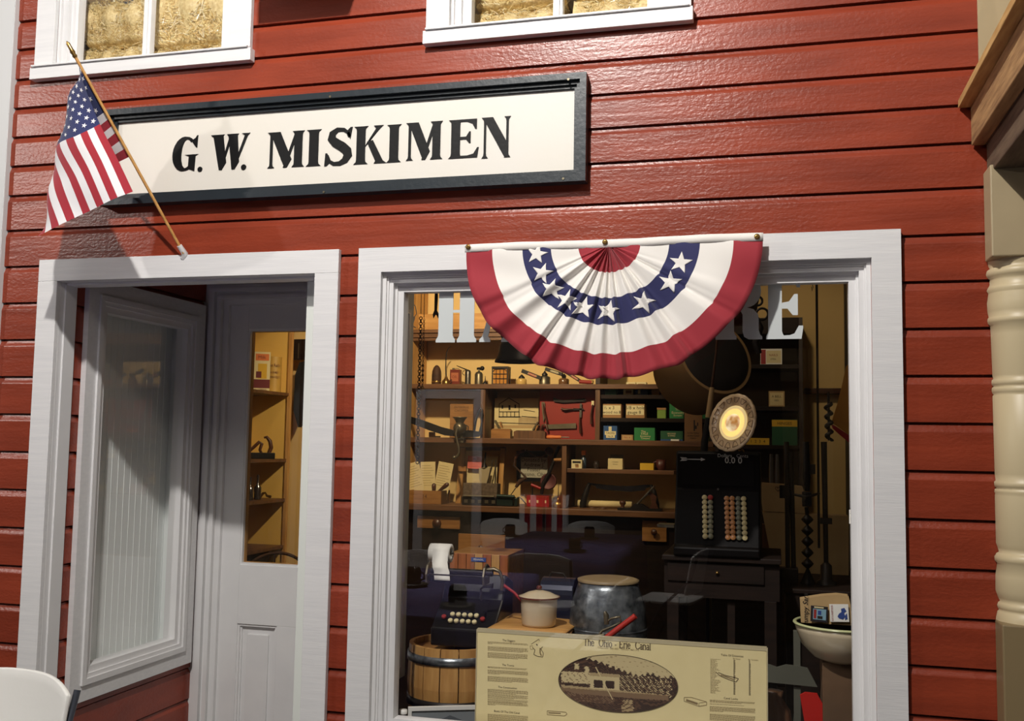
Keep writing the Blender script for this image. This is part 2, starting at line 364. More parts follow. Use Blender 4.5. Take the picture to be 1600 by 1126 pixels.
# ---- upper windows
for k, (s0, s1, c0, c1) in enumerate(U):
    mb = MB(); x0, x1 = c0+.082, c1-.082
    mb.box(s0, s1, -.032, 0, UZ, UZ+.045); mb.box(s0+.01, s1-.01, -.04, .05, UZ+.045, UZ+.052)
    mb.box(c0, c0+.082, -.02, 0, UZ+.052, 3.3); mb.box(c1-.082, c1, -.02, 0, UZ+.052, 3.3)
    w = mb.build('window_%d' % (k+1), M['whiteh'], kind='structure', bevel=.0015)
    mb = MB(); a = 0
    for (ww, y0, y1) in ((.010, 0, .03), (.022, .012, .05), (.030, .03, .07)):
        mb.box(x0+a, x0+a+ww, y0, y1, UZ+.045, 3.3); mb.box(x1-a-ww, x1-a, y0, y1, UZ+.045, 3.3); a += ww
    mb.box(x0+.03, x1-.03, .03, .07, UZ+.045, UZ+.075)
    xm = (x0+x1)/2+(.0 if k else -.012); mb.box(xm-.016, xm+.016, .038, .066, UZ+.07, 3.3); mb.box(xm-.006, xm+.006, .03, .04, UZ+.07, 3.3)
    mb.build('window_frame', M['white'], w, bevel=.001)
    MB().box(x0+a-.004, x1-a+.004, .054, .057, UZ+.07, 3.3).build('window_pane', GLASS, w)
    # dark closet behind each upper window
    mb = MB(); X0, X1 = x0-.05, x1+.05
    mb.box(X0-.02, X1+.02, .62, .64, UZ-.02, 3.32); mb.box(X0-.02, X0, .076, .62, UZ-.02, 3.32); mb.box(X1, X1+.02, .076, .62, UZ-.02, 3.32)
    mb.box(X0, X1, .076, .62, UZ-.02, UZ+.04)
    mb.build('trim_%d' % (k+8), mat('loft_board_paint', (150, 130, 100), .8), kind='structure')

# ---- entry: casing, jambs, head, side walls, recess ceiling, floor
mb = MB()
cx0, cx1, cz = -2.611, -1.42, 2.146
mb.box(cx0, DX0, -.02, 0, 0, DZ); mb.box(DX1, cx1, -.02, 0, 0, DZ); mb.box(cx0, cx1, -.02, 0, DZ, cz)
mb.build('trim_1', M['whiteh'], kind='structure', bevel=.0015)
mb = MB()
mb.box(DX0-.013, DX0, 0, .085, 0, DZ); mb.box(DX0-.013, DX0+.006, .085*.28, .085, 0, DZ-.006)
mb.box(DX1, DX1+.013, 0, .085, 0, DZ)
mb.box(DX0-.013, DX1+.013, 0, .095, DZ, DZ+.015); mb.box(DX0, DX1, .03, .095, DZ-.008, DZ)
mb.build('trim_2', M['white'], kind='structure', bevel=.0012)
SX, RX_, YD = -2.533, -1.585, 1.0                               # side walls of the recess and the plane of the door
SW = (.140, .94, .517, 2.108)                                   # side window outer: y0,y1,z0,z1
leftw = lambda t, o, z: (SX+o, t, z)
mb = MB()
siding_strip(mb, .08, SW[0]+.02, 0, 2.35, leftw); siding_strip(mb, SW[1]-.02, 1.02, 0, 2.35, leftw)
siding_strip(mb, SW[0]+.02, SW[1]-.02, 0, SW[2]+.02, leftw); siding_strip(mb, SW[0]+.02, SW[1]-.02, SW[3]-.02, 2.35, leftw)
mb.box(SX-.08, SX-.0192, .076, SW[0]+.05, 0, 2.35); mb.box(SX-.08, SX-.0192, SW[1]-.05, 1.02, 0, 2.35)
mb.box(SX-.08, SX-.0192, SW[0]+.05, SW[1]-.05, 0, SW[2]+.05); mb.box(SX-.08, SX-.0192, SW[0]+.05, SW[1]-.05, SW[3]-.05, 2.35)
mb.build('wall_left', M['siding'], kind='structure')
# side window: local x runs deeper into the recess, local y out of the wall
def side_window(T, nm, mirror=False):
    L = SW[1]-SW[0]; H0, H1 = SW[2], SW[3]
    mb = MB(T); mb.ring(0, L, H0, H1, .072, -.022, 0, wb=.072); w = mb.build(nm, M['whiteh'], kind='structure', bevel=.0015)
    mb = MB(T); a = .06
    for (ww, y0, y1) in ((.016, -.03, .02), (.022, -.022, .035), (.024, -.012, .045)):
        mb.ring(a, L-a, H0+a, H1-a, ww, y0, y1); a += ww
    mb.ring(.076, L-.076, H0+.076, H1-.076, .006, -.03, -.02)
    mb.build('window_frame', M['white'], w, bevel=.001)
    MB(T).box(a-.004, L-a+.004, .014, .018, H0+a-.004, H1-a+.004).build('window_pane', GLASS, w)
    return w, a, L
T_left = Matrix.Translation((SX, SW[0], 0)) @ Matrix(((0, -1, 0, 0), (1, 0, 0, 0), (0, 0, 1, 0), (0, 0, 0, 1)))
side_window(T_left, 'window_4')
# pale beadboard lining close behind the side window
mb = MB()
mb.box(SX-.115, SX-.105, SW[0]+.04, SW[1]-.02, SW[2]+.02, SW[3])
for i in range(19): mb.tube([(SX-.105, SW[0]+.06+.042*i, SW[2]+.03), (SX-.105, SW[0]+.06+.042*i, SW[3]-.01)], .0022, 6)
mb.box(SX-.105, SX-.047, SW[0]+.052, SW[0]+.060, SW[2]+.06, SW[3]-.06); mb.box(SX-.105, SX-.047, SW[1]-.060, SW[1]-.052, SW[2]+.06, SW[3]-.06); mb.box(SX-.105, SX-.047, SW[0]+.06, SW[1]-.06, SW[2]+.06, SW[2]+.075); mb.box(SX-.105, SX-.047, SW[0]+.06, SW[1]-.06, SW[3]-.075, SW[3]-.06)
mb.build('trim_3', mat('pale_beadboard_paint', (244, 248, 246), .6), kind='structure')
# right side of the recess: white panelled wall with the same window, seen again from inside the shop
T_right = Matrix.Translation((RX_, SW[0], 0)) @ Matrix(((0, 1, 0, 0), (1, 0, 0, 0), (0, 0, 1, 0), (0, 0, 0, 1)))
w5, a5, L5 = side_window(T_right, 'window_5')
mb = MB()
for (y0, y1, z0, z1) in ((.085, SW[0]+.09, 0, 2.35), (SW[1]-.09, 1.02, 0, 2.35), (SW[0]+.09, SW[1]-.09, 0, SW[2]+.09), (SW[0]+.09, SW[1]-.09, SW[3]-.09, 2.35)):
    mb.box(RX_+.0005, RX_+.05, y0, y1, z0, z1)
mb.build('wall_entry_right', mat('entry_wall_paint', (222, 226, 220), .6), kind='structure')
mb = MB()
for i, w_ in enumerate((.05, .034, .018)):
    T = Matrix.Translation((RX_+.05+.012*i, SW[0]+.045, 0)) @ Matrix(((0, 1, 0, 0), (1, 0, 0, 0), (0, 0, 1, 0), (0, 0, 0, 1)))
    m_ = MB(T); m_.ring(.0, SW[1]-SW[0]-.09, SW[2]+.045, SW[3]-.045, w_, 0, .012); mb.add(m_.v, [f[0] for f in m_.f])
mb.build('trim_4', M['white'], kind='structure', bevel=.0015)
MB().box(SX-.08, RX_+.05, .076, YD+.06, 2.30, 2.35).build('ceiling_entry', mat('entry_ceiling_paint', (60, 24, 20), .6), kind='structure')
# ---- door frame and door
mb = MB(); fx0, fx1, fz = -2.545, -1.586, 2.30
lx0, lx1, lz = -2.419, -1.742, 2.115
mb.box(fx0, lx0-.028, YD-.03, YD+.03, 0, fz); mb.box(lx1+.028, fx1, YD-.03, YD+.03, 0, fz); mb.box(lx0-.028, lx1+.028, YD-.03, YD+.03, lz+.035, fz)
for o, y in ((.09, -.045), (.075, -.052), (.042, -.045)):
    mb.ring(lx0-o, lx1+o, -.2, lz+o, .018, YD+y, YD-.03)
mb.ring(lx0-.03, lx1+.03, -.2, lz+.03, .03, YD-.018, YD+.05)
mb.build('trim_5', M['white'], kind='structure', bevel=.0015)
GL = (-2.326, -1.835, .946, 2.004)                               # door glass
d = MB(); y0, y1 = YD, YD+.04
d.box(lx0, GL[0], y0, y1, .02, lz); d.box(GL[1], lx1, y0, y1, .02, lz); d.box(GL[0], GL[1], y0, y1, GL[3], lz); d.box(GL[0], GL[1], y0, y1, .686, GL[2])
pz0, pz1 = .16, .686
cxm = (lx0+lx1)/2
d.box(GL[0], GL[1], y0, y1, .02, pz0); d.box(cxm-.052, cxm+.052, y0, y1, pz0, pz1)
for px0, px1 in ((GL[0], cxm-.052), (cxm+.052, GL[1])):
    d.box(px0, px1, y0+.022, y1-.004, pz0, pz1)
    d.ring(px0, px1, pz0, pz1, .010, y0+.006, y0+.022); d.ring(px0+.010, px1-.010, pz0+.01, pz1-.01, .008, y0+.014, y0+.022)
    d.box(px0+.045, px1-.045, y0+.012, y0+.022, pz0+.045, pz1-.045)
d.ring(GL[0]-.001, GL[1]+.001, GL[2]-.001, GL[3]+.001, .010, y0+.004, y0+.02)
door = d.build('door_1', M['white'], kind='structure', bevel=.0015)
MB().box(GL[0]+.002, GL[1]-.002, y0+.02, y0+.024, GL[2]+.002, GL[3]-.002).build('door_pane', GLASS, door)
MB().ring(GL[0]-.004, GL[1]+.004, GL[2]-.004, GL[3]+.004, .014, y0+.0242, y1+.006).build('glazing_bead', M['pinez'], door)

# ---- left corner board, neighbour wall on the right, floor, shop shell
mb = MB(); mb.box(-3.3, -2.781, -.022, .08, 0, 3.3); mb.build('trim_6', mat('grey_white_corner_board', (205, 206, 206), .5, bump=(30, .1)), kind='structure', bevel=.002)
MB().box(.577, 4.5, -.006, -.0001, 2.49, 4.5).build('wall_right', M['tan'], kind='structure')
MB().box(.9, 4.5, 0, .08, 0, 4.5).build('wall_neighbour', M['tan'], kind='structure')
MB().box(-7, -3.301, -.01, .08, 0, 4.5).build('wall_left_neighbour', M['tan'], kind='structure')
MB().box(-7, 5, -9, 3, -.1, 0).build('floor', M['concrete'], kind='structure')
YB = 2.6
mb = MB(); mb.box(-4.2, .5, YB, YB+.05, 0, 3.2); mb.build('wall_back', M['cream'], kind='structure')
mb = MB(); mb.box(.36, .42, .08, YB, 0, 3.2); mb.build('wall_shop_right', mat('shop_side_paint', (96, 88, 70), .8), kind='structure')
mb = MB(); mb.box(-4.25, -4.2, .95, YB, 0, 3.2); mb.box(-4.2, fx0-.08, .95, 1.06, 0, 3.2); mb.box(fx0-.08, RX_+.05, YD+.062, YD+.1, 2.2, 3.2); mb.box(fx0-.08, fx0, YD-.03, YD+.03, 0, 2.35)
mb.build('wall_shop_left', M['cream'], kind='structure')
MB().box(-4.25, .42, .076, YB+.05, 2.62, 2.70).build('ceiling', mat('shop_ceiling_paint', (150, 128, 92), .8), kind='structure')
# low display platform inside the window
MB().box(RX_+.06, .355, .09, 1.3, 0, .52).build('display_platform', M['dark'], None)
tag(bpy.data.objects['display_platform'], 'low dark wooden platform inside the shop window carrying the display', 'platform')
# museum hall behind the photographer
mb = MB(); mb.box(-7, 5, -7.1, -7, 0, 5); mb.build('wall_hall', M['hall'], kind='structure')
# ------------------------------------------------------------------ name board
sg = thing('sign_board', 'long white name board with bold black serif lettering in a blue-black moulded frame', 'sign', (-1.463, -.012, 2.331), 0)
SWD, SHT = 1.774, .352
mb = MB(); h = SWD/2
mb.ring(-h, h, 0, SHT, .021, -.034, .010); mb.ring(-h+.021, h-.021, .021, SHT-.021, .012, -.020, .006); mb.ring(-h+.033, h-.033, .033, SHT-.033, .010, -.010, .004)
mb.build('frame', M['signfr'], sg, bevel=.002)
MB().box(-h+.035, h-.035, -.001, .008, .035, SHT-.035).build('panel', M['signp'], sg)
def stem(x0, x1, a=0, b=1, s=.07, t=.06):
    return [(x0-s, a), (x1+s, a), (x1+s*.15, a+t), (x1, a+t*2), (x1, b-t*2), (x1+s*.15, b-t), (x1+s, b), (x0-s, b), (x0-s*.15, b-t), (x0, b-t*2), (x0, a+t*2), (x0-s*.15, a+t)]
def stroke(pts):        # [(x, z, halfwidth)] -> outline
    o1, o2 = [], []
    for i, (x, z, w) in enumerate(pts):
        a, b = pts[max(i-1, 0)], pts[min(i+1, len(pts)-1)]
        dx, dz = b[0]-a[0], b[1]-a[1]; L = math.hypot(dx, dz) or 1
        o1.append((x-dz/L*w, z+dx/L*w)); o2.append((x+dz/L*w, z-dx/L*w))
    return [[o1[i], o2[i], o2[i+1], o1[i+1]] for i in range(len(pts)-1)]
def curve(f, n=16): return stroke([f(i/n) for i in range(n+1)])
def gG():
    def f(t):
        a = math.radians(52+268*t); k = abs(math.cos(math.radians(52+268*t)))
        return (.36+.27*math.cos(a), .5+.44*math.sin(a), .035+.10*(k if math.cos(a) < 0 else .15*k))
    return curve(f, 22)+[[(.50, .06), (.66, .0), (.66, .42), (.74, .47), (.34, .47), (.46, .42), (.46, .12)], [(.50, .86), (.66, .66), (.69, .66), (.69, 1), (.66, 1), (.62, .93)]]
def gS():
    pts = [(.58, .74, .035), (.54, .86, .04), (.44, .94, .05), (.30, .95, .06), (.18, .86, .08), (.16, .72, .10), (.26, .60, .115), (.40, .50, .12), (.52, .38, .115), (.55, .25, .10), (.48, .12, .08), (.36, .05, .06), (.22, .05, .05), (.11, .13, .04), (.06, .28, .035)]
    return stroke(pts)+[[(.60, .68), (.65, 1.0), (.60, 1.0), (.50, .88)], [(.0, 0), (.05, 0), (.16, .12), (.06, .34), (.02, .34)]]
def gM(): return [stem(.07, .15, s=.06), [(.0, 1), (.36, 1), (.70, .22), (.57, 0), (.50, 0), (.13, .86)], [(.46, 0), (.54, 0), (.86, .9), (.80, 1)], stem(.77, 1.0, s=.06)]
def gN(): return [stem(.07, .14, s=.06), [(.0, 1), (.34, 1), (.81, .30), (.81, 0), (.70, 0), (.14, .84)], stem(.74, .81, s=.06)]
def gW(): return [[(.02, .97), (.0, 1), (.36, 1), (.33, .95), (.46, .2), (.36, 0), (.28, 0), (.07, .93)], [(.30, 0), (.36, 0), (.56, .9), (.50, .95)], [(.42, 1), (.74, 1), (.71, .95), (.80, .2), (.70, 0), (.62, 0), (.47, .93)], [(.64, 0), (.70, 0), (.98, .93), (1.04, 1), (.82, 1), (.90, .93)]]
def gI(): return [stem(.08, .32, s=.07)]
def gK(): return [stem(.08, .32, s=.07), [(.30, .42), (.34, .52), (.72, .93), (.80, 1), (.54, 1), (.60, .92)], [(.36, .58), (.52, .62), (.80, .07), (.90, 0), (.56, 0), (.60, .06)]]
def gE(): return [stem(.08, .32, s=.07), [(.28, 0), (.78, 0), (.82, .26), (.78, .26), (.68, .10), (.52, .06), (.28, .06)], [(.28, .48), (.48, .48), (.56, .38), (.60, .38), (.60, .68), (.56, .68), (.48, .55), (.28, .55)], [(.28, .94), (.50, .94), (.64, .88), (.72, .74), (.76, .74), (.76, 1), (.28, 1)]]
def dot(): return [[(.09+.09*math.cos(i*PI/6), .09+.09*math.sin(i*PI/6)) for i in range(12)]]
mbs = {}; Ys = -.012
LT = [('G', gG, .74, 270, 308, 213, 269.5), ('.', dot, .18, 309, 316.5, 213, 269), ('W', gW, 1.04, 326, 387, 210, 267), ('.', dot, .18, 377, 385, 210, 266), ('M', gM, 1.06, 417.5, 475, 206, 263.5), ('I', gI, .40, 477.5, 502, 203, 260.5), ('S', gS, .65, 507, 550, 200, 260), ('K', gK, .90, 552, 604, 197, 257.5), ('I', gI, .40, 603.5, 627, 195, 254.5), ('M', gM, 1.06, 634, 691, 191, 251.5), ('E', gE, .82, 700, 748, 187, 248.5), ('N', gN, .88, 752, 798, 183, 248)]
for li, (ch, fn, w, xa, xb, ya, yb) in enumerate(LT):
    mb = mbs.setdefault(li > 3, MB())
    a, b = P(xa, yb, Ys), P(xb, yb, Ys); zt = P((xa+xb)/2, ya, Ys).z; H = zt-a.z; k = (b.x-a.x)/w
    zb = a.z
    if ch == '.': H = k
    for i, poly in enumerate(fn()):
        sh = .10 if ch in 'GW' else 0
        mb.prism([(a.x+1.463+x*k+sh*z*H*.5, zb-2.331+z*H) for x, z in poly], -.0034-.0001*(i % 7), -.001)
for mb in mbs.values(): mb.build('lettering', M['black'], sg)
mb = MB()
for px, py in ((506, 300), (516, 151), (888, 124), (880, 279)):
    q = P(px, py, -.046); mb = MB(); mb.at(q.x+1.463, -.034, q.z-2.331, rx=PI/2).cyl(.004, 0, .002, 10); mb.build('screw', M['tin'], sg)

# ------------------------------------------------------------------ stars and stripes
def star(cx, cz, r, rot=0):
    return [(cx+(r if i % 2 == 0 else r*.40)*math.sin(rot+i*PI/5), cz+(r if i % 2 == 0 else r*.40)*math.cos(rot+i*PI/5)) for i in range(10)]
def cloth(name, col, **k):
    m = mat(name, col, .8, bump=(220, .15, .001), **k); m.node_tree.nodes['Principled BSDF'].inputs['Sheen Weight'].default_value = .15
    return m
CL = [cloth('red_flag_cloth', (168, 34, 50)), cloth('white_flag_cloth', (238, 236, 238)), cloth('navy_flag_cloth', (38, 46, 96))]
CB = [cloth('red_bunting_cloth', (158, 40, 52)), cloth('white_bunting_cloth', (236, 232, 226)), cloth('navy_bunting_cloth', (38, 40, 88))]
PB, PT = P(287, 396, -.03), P(104, 64, -.34)
pole = thing('flagpole', 'thin pale wooden pole slanting out from the top of the door casing', 'flagpole', PB)
dv = PT-PB
mb = MB(); mb.tube([(0, 0, 0), dv*.935], .0052, 10); mb.build('pole', M['pine'], pole)
mb = MB(); e = dv.normalized(); q = dv*.925
mb.tube([q, q+e*.006, q+e*.012, q+e*.02, q+e*.028, q+e*.05, dv], [.006, .0085, .006, .009, .0065, .0065, .001], 10); mb.build('finial', M['brass'], pole)
mb = MB(); mb.tube([(-.01, .016, -.012), (0, .008, 0), dv*.04], [.012, .011, .009], 10); mb.build('socket', M['white'], pole)
# control net (photo pixel, distance) of the hanging flag: rows run from the top stripe (v=0) to the bottom stripe (v=1);
# the cloth leaves the pole to the left, turns round the left-hand fold and hangs down in front
def pole_pt(px, py):          # point on the pole nearest that pixel
    best = None
    for i in range(201):
        p = PB+dv*(i/200); r_ = (p-CAMP); x = 800+FPX*r_.dot(CR)/r_.dot(CW); y = 563-FPX*r_.dot(CU)/r_.dot(CW)
        dd = (x-px)**2+(y-py)**2
        if best is None or dd < best[0]: best = (dd, p)
    return best[1]
h0, h1, h2 = pole_pt(118, 97), pole_pt(163, 174), pole_pt(203, 245)
us = [0, .15, .4, .7, 1]
net = {
 0: [h0, P(132, 135, -.318), P(155, 193, -.316), P(182, 247, -.31), P(207, 299, -.30)],
 .27: [pole_pt(141, 136), P(107, 150, -.27), P(121, 212, -.322), P(146, 264, -.315), P(168, 316, -.305)],
 .538: [pole_pt(163, 174), P(120, 206, -.20), P(87, 230, -.27), P(108, 282, -.31), P(128.6, 334, -.30)],
 .78: [pole_pt(183, 208), P(135, 245, -.17), P(95, 272, -.20), P(76, 298, -.26), P(92, 353, -.295)],
 1: [h2, P(165, 265, -.14), P(125, 300, -.17), P(84, 340, -.21), P(58, 369, -.27)],
}
vk = sorted(net)
def cr(a, b, c, d, t): return .5*((2*b)+(-a+c)*t+(2*a-5*b+4*c-d)*t*t+(-a+3*b-3*c+d)*t*t*t)
def interp(keys, vals, t):
    i = 0
    while i < len(keys)-2 and t > keys[i+1]: i += 1
    s = (t-keys[i])/(keys[i+1]-keys[i])
    g = lambda j: vals[min(max(j, 0), len(vals)-1)]
    a, b, c, d = g(i-1), g(i), g(i+1), g(i+2)
    if i == 0: a = 2*b-c
    if i == len(keys)-2: d = 2*c-b
    return cr(a, b, c, d, s)
def flagS(u, v):
    rows = [interp(us, net[k], u) for k in vk]
    p = interp(vk, rows, v)
    return Vector(p)+Vector((0, .004*math.sin(11*v+2.5*u)*min(1, u*3), 0))
def flag_mat(u, v):
    if u < .4 and v < 7/13: return 2
    return int(v*13) % 2
fl = thing('flag', 'small American flag hanging from the slanting pole by the sign', 'flag', h0)
mb = MB(Matrix.Translation(-h0))
mb.grid(flagS, 60, 52, mf=flag_mat)
for r_ in range(9):
    for c_ in range(6 if r_ % 2 == 0 else 5):
        u0 = .4*(2*c_+1+(r_ % 2))/12; v0 = (7/13)*(r_+1)/10
        cen = flagS(u0, v0); du = (flagS(u0+.01, v0)-cen)/.01*1; dvv = (flagS(u0, v0+.01)-cen)/.01
        nn = du.cross(dvv).normalized(); nn = nn if nn.y < 0 else -nn
        for sg_ in (-1, 1):
          nn = nn*-1
          pts = [cen+nn*.0016+du.normalized()*x+dvv.normalized()*z for x, z in star(0, 0, .0105, .3)]
          mb.add([cen+nn*.002]+pts, [(0, i+1, (i+1) % 10+1) for i in range(10)], 1)
mb.build('cloth', CL, fl)

# ------------------------------------------------------------------ fan bunting
bc = Vector((-.497, -.03, 2.128))
bt = thing('bunting', 'pleated half-round red, white and blue fan bunting with stars over the shop window', 'bunting', bc)
def sst_(x): x = min(max(x, 0), 1); return x*x*(3-2*x)
KN = [(.155, .055), (.265, -.05), (.34, .02), (.70, .045), (.815, -.06)]       # folds where the bands step
def bun(t, r):               # t 0..1 left to right, r 0..1 from the middle of the band outwards
    s = 2*t-1; m = sst_((1-abs(s)/.82)*2.4); env = math.sin(PI*t)**.6
    a = PI+PI*t
    ph = 2*PI*(7.0*s+.45*math.sin(5.1*s+.4)+.12*math.sin(19*s))
    saw = math.sin(ph)+.32*math.sin(2*ph+.5)+.12*math.sin(3*ph)
    amp = (.0045+.018*r*(1.25-.75*r))*m
    rx, rz = .462, .418
    dr = 0
    for k, h in KN: dr += h*(sst_((t-k)/.012+.5)-1)*math.exp(-abs(t-k)*9) if t < k else h*(sst_((t-k)/.012+.5)-1)
    rr_ = r*(1+.6*dr*(1-r)*2*r)
    x = rx*rr_*math.cos(a+.02*math.sin(ph*.5)*m*r); z = rz*rr_*math.sin(a)
    drape = (1-.6*m)*sst_(r*math.sin(PI*t)*3)*(.010*math.sin(9*r+6*s)*r+.008*math.sin(14*s+3*r)*r)
    wr = .0022*math.sin(31*t+7*r)*math.sin(9*r+13*t)*env
    return Vector((x, -.026-.020*r*env+amp*saw*.75+drape+wr-.006*r*math.sin(t*7+1)*env, z-.006+.003*r*math.cos(ph)*m))
def bmat(t, r):
    return [0, 1, 2, 1, 0][0 if r < .21 else 1 if r < .40 else 2 if r < .60 else 3 if r < .815 else 4]
rr = [0.02]+[.21*i/3 for i in (1, 2, 3)]+[.21+.19*i/4 for i in (1, 2, 3, 4)]+[.40+.20*i/5 for i in range(1, 6)]+[.60+.215*i/5 for i in range(1, 6)]+[.815+.185*i/5 for i in range(1, 6)]
NT = 420
mb = MB(); v = [bun(i/NT, r) for r in rr for i in range(NT+1)]
fs = []
o = 0; mb.v += v
for j in range(len(rr)-1):
    for i in range(NT):
        a = j*(NT+1)+i
        mb.f.append(((a, a+NT+1, a+NT+2, a+1), bmat(0, (rr[j]+rr[j+1])/2), True))
for st in (.035, .135, .225, .305, .39, .50, .655, .80, .90):          # stars follow the folds
    c0 = bun(st, .5)
    R_ = .037; fan = []
    for k in range(10):
        for q in (1.0,):
            ang = k*PI/5+.2; rad = R_*(1 if k % 2 == 0 else .4)
            dx, dz = rad*math.sin(ang), rad*math.cos(ang)
            A = PI+PI*st; rad_d = dx*math.cos(A)/.462+dz*math.sin(A)/.418; tan_d = (-dx*math.sin(A)+dz*math.cos(A))/(.5*.44*PI)
            fan.append((st+tan_d, .5+rad_d))
    nrad = 5; vs = []; f2 = []
    up = Vector((0, -.0016, 0))
    ring = []
    for k in range(10):
        (ta, ra), (tb, rb) = fan[k], fan[(k+1) % 10]
        for s_ in range(4): ring.append((ta+(tb-ta)*s_/4, ra+(rb-ra)*s_/4))
    nv = len(ring); vs.append(bun(st, .5)+up)
    for q in range(1, nrad+1):
        for (tt, ra) in ring: vs.append(bun(min(max(st+(tt-st)*q/nrad, .001), .999), .5+(ra-.5)*q/nrad)+up)
    for k in range(nv): f2.append((0, 1+(k+1) % nv, 1+k))
    for q in range(nrad-1):
        for k in range(nv): f2.append((1+q*nv+k, 1+q*nv+(k+1) % nv, 1+(q+1)*nv+(k+1) % nv, 1+(q+1)*nv+k))
    mb.add(vs, f2, 1, True)
bo = mb.build('cloth', CB, bt)
sm = bo.modifiers.new('thickness', 'SOLIDIFY'); sm.thickness = .0008
mb = MB()
def bband(u, v): return Vector((-.467+.93*u, -.0285-.002*math.sin(u*40), -.014+.025*v+.002*math.sin(3*u*PI)+.004*(u-.5)))
mb.grid(bband, 40, 2); hb = mb.build('header_band', CB[1], bt); hb.modifiers.new('thickness', 'SOLIDIFY').thickness = .003
mb = MB()
for x in (-.455, -.012, .445):
    mb = MB(); mb.at(x, -.0322, .001, rx=PI/2); mb.lathe([(.0035, 0), (.0085, 0), (.0085, .002), (.0035, .002)], 14); mb.build('grommet', M['brass'], bt)

# ------------------------------------------------------------------ hay bales upstairs
hay = mat('straw', (240, 220, 164), .6, coat=.6, var=(60, 1, (198, 168, 110)), bump=(120, .35, .003))
haywrap = [mat('straw_stalk_pale', (228, 208, 148), .45), mat('straw_stalk_gold', (196, 162, 92), .5), mat('straw_stalk_shiny', (240, 230, 196), .18, spec=1)]
def bale(lx, ly, lz, seed):
    rnd = random.Random(seed); r = thing('hay_bale', 'x', 'hay bale', (0, 0, 0))
    mb = MB()
    def side(u, v):
        a = 2*PI*u; ca, sa = math.cos(a), math.sin(a)
        f = (abs(ca)**8+abs(sa)**8)**(-1/8)
        w = .012*math.sin(13*u*2*PI/3+seed)+.01*math.sin(17*v+seed)
        return ((v-.5)*lx, ca*f*(ly/2+w), lz/2+sa*f*(lz/2+w*.5))
    mb.grid(side, 64, 24)
    for s in (-1, 1): mb.box(s*lx/2-.004, s*lx/2+.004, -ly/2+.01, ly/2-.01, .012, lz-.012)
    mb.build('straw_block', hay, r)
    mb = MB()
    for i in range(900):
        x = (rnd.random()-.5)*lx*1.0; z = lz*.03+rnd.random()*lz*.94; a = rnd.gauss(0, .9); L = rnd.uniform(.02, .06)
        y = -ly/2-rnd.uniform(-.002, .008)
        dx, dz = math.cos(a)*L, math.sin(a)*L; w = .0012
        nx, nz = -math.sin(a)*w, math.cos(a)*w; b = rnd.uniform(-.012, .012); zc = min(max(z+dz, .0), lz)
        mb.add([(x-nx, y, z-nz), (x+nx, y, z+nz), (x+dx*.5+nx, y-.006, (z+zc)/2+nz+b*.3), (x+dx*.5-nx, y-.006, (z+zc)/2-nz+b*.3), (x+dx+nx, y+b, zc+nz), (x+dx-nx, y+b, zc-nz)], [(0, 1, 2, 3), (3, 2, 4, 5)], rnd.choice((0, 0, 1, 1, 2)))
    o = mb.build('loose_straw', haywrap, r); o['kind'] = 'stuff'
    return r
UB = UZ+.0405
b1 = bale(.50, .30, .30, 1); G_ = 'straw bales behind the upper windows'
b1.location = (-2.12, .28, UB); b1['label'] = 'low straw bale at the bottom right of the upper left window'; b1['group'] = G_
b1.scale = (.76, 1, .40)
dup(b1, (-2.115, .285, UB+.126), 0, 'large straw bale above the low one in the upper left window', G_, (.77, 1, .92))
dup(b1, (-2.465, .28, UB), 0, 'straw bale at the bottom left of the upper left window', G_, (.58, 1, .50))
dup(b1, (-2.465, .285, UB+.157), 0, 'straw bale stacked at the top left in the upper left window', G_, (.58, 1, .62))
dup(b1, (-.85, .28, UB), 0, 'lower straw bale in the left half of the upper right window', G_, (.66, 1, .48))
dup(b1, (-.85, .285, UB+.15), 0, 'upper straw bale in the left half of the upper right window', G_, (.66, 1, .6))
dup(b1, (-.50, .28, UB), 0, 'lower straw bale in the right half of the upper right window', G_, (.66, 1, .52))
dup(b1, (-.50, .285, UB+.162), 0, 'upper straw bale in the right half of the upper right window', G_, (.66, 1, .6))

for o_ in list(bpy.data.objects):
    if o_.name.startswith('hay_bale'): o_.scale.x *= .96; o_.scale.z *= .95; o_.scale.y *= .9
# ------------------------------------------------------------------ unseen beam added above the view to cast the dark wall shadow
hbm = thing('added_shadow_beam', 'short dark beam added out of view between the upper windows to cast a shadow', 'beam', (-1.525, -.01, 3.12))
MB().box(-.155, .155, -.27, -.001, 0, .16).build('beam', M['walnut'], hbm, bevel=.004); MB().tube([(0, -.2, .16), (0, -.2, .20), (0, -.02, .20)], .01, 8).build('iron_strap', M['iron'], hbm)
# ------------------------------------------------------------------ porch of the neighbouring house
pr = thing('porch_roof', 'rough timber porch roof edge jutting out at the right of the red wall', 'porch roof', (.519, 0, 2.5))
x0 = .519; z = 2.5
MB().box(0, .9, -2.0, -.003, .0, .024).build('roof_board', wood('yellow_deck_board', (206, 168, 108), (168, 126, 72), 'y', 8, .7, .5), pr, bevel=.002)
MB().box(.033, .07, -2.0, -.006, -.115, -.001).build('outer_beam', M['oldoak'], pr, bevel=.003)
MB().box(.0705, .2, -2.0, -.006, -.114, -.002).build('soffit_board', M['oldoak2'], pr)
MB().box(.072, .16, -2.0, -.012, -.21, -.116).build('inner_beam', M['oldoak2'], pr, bevel=.003)
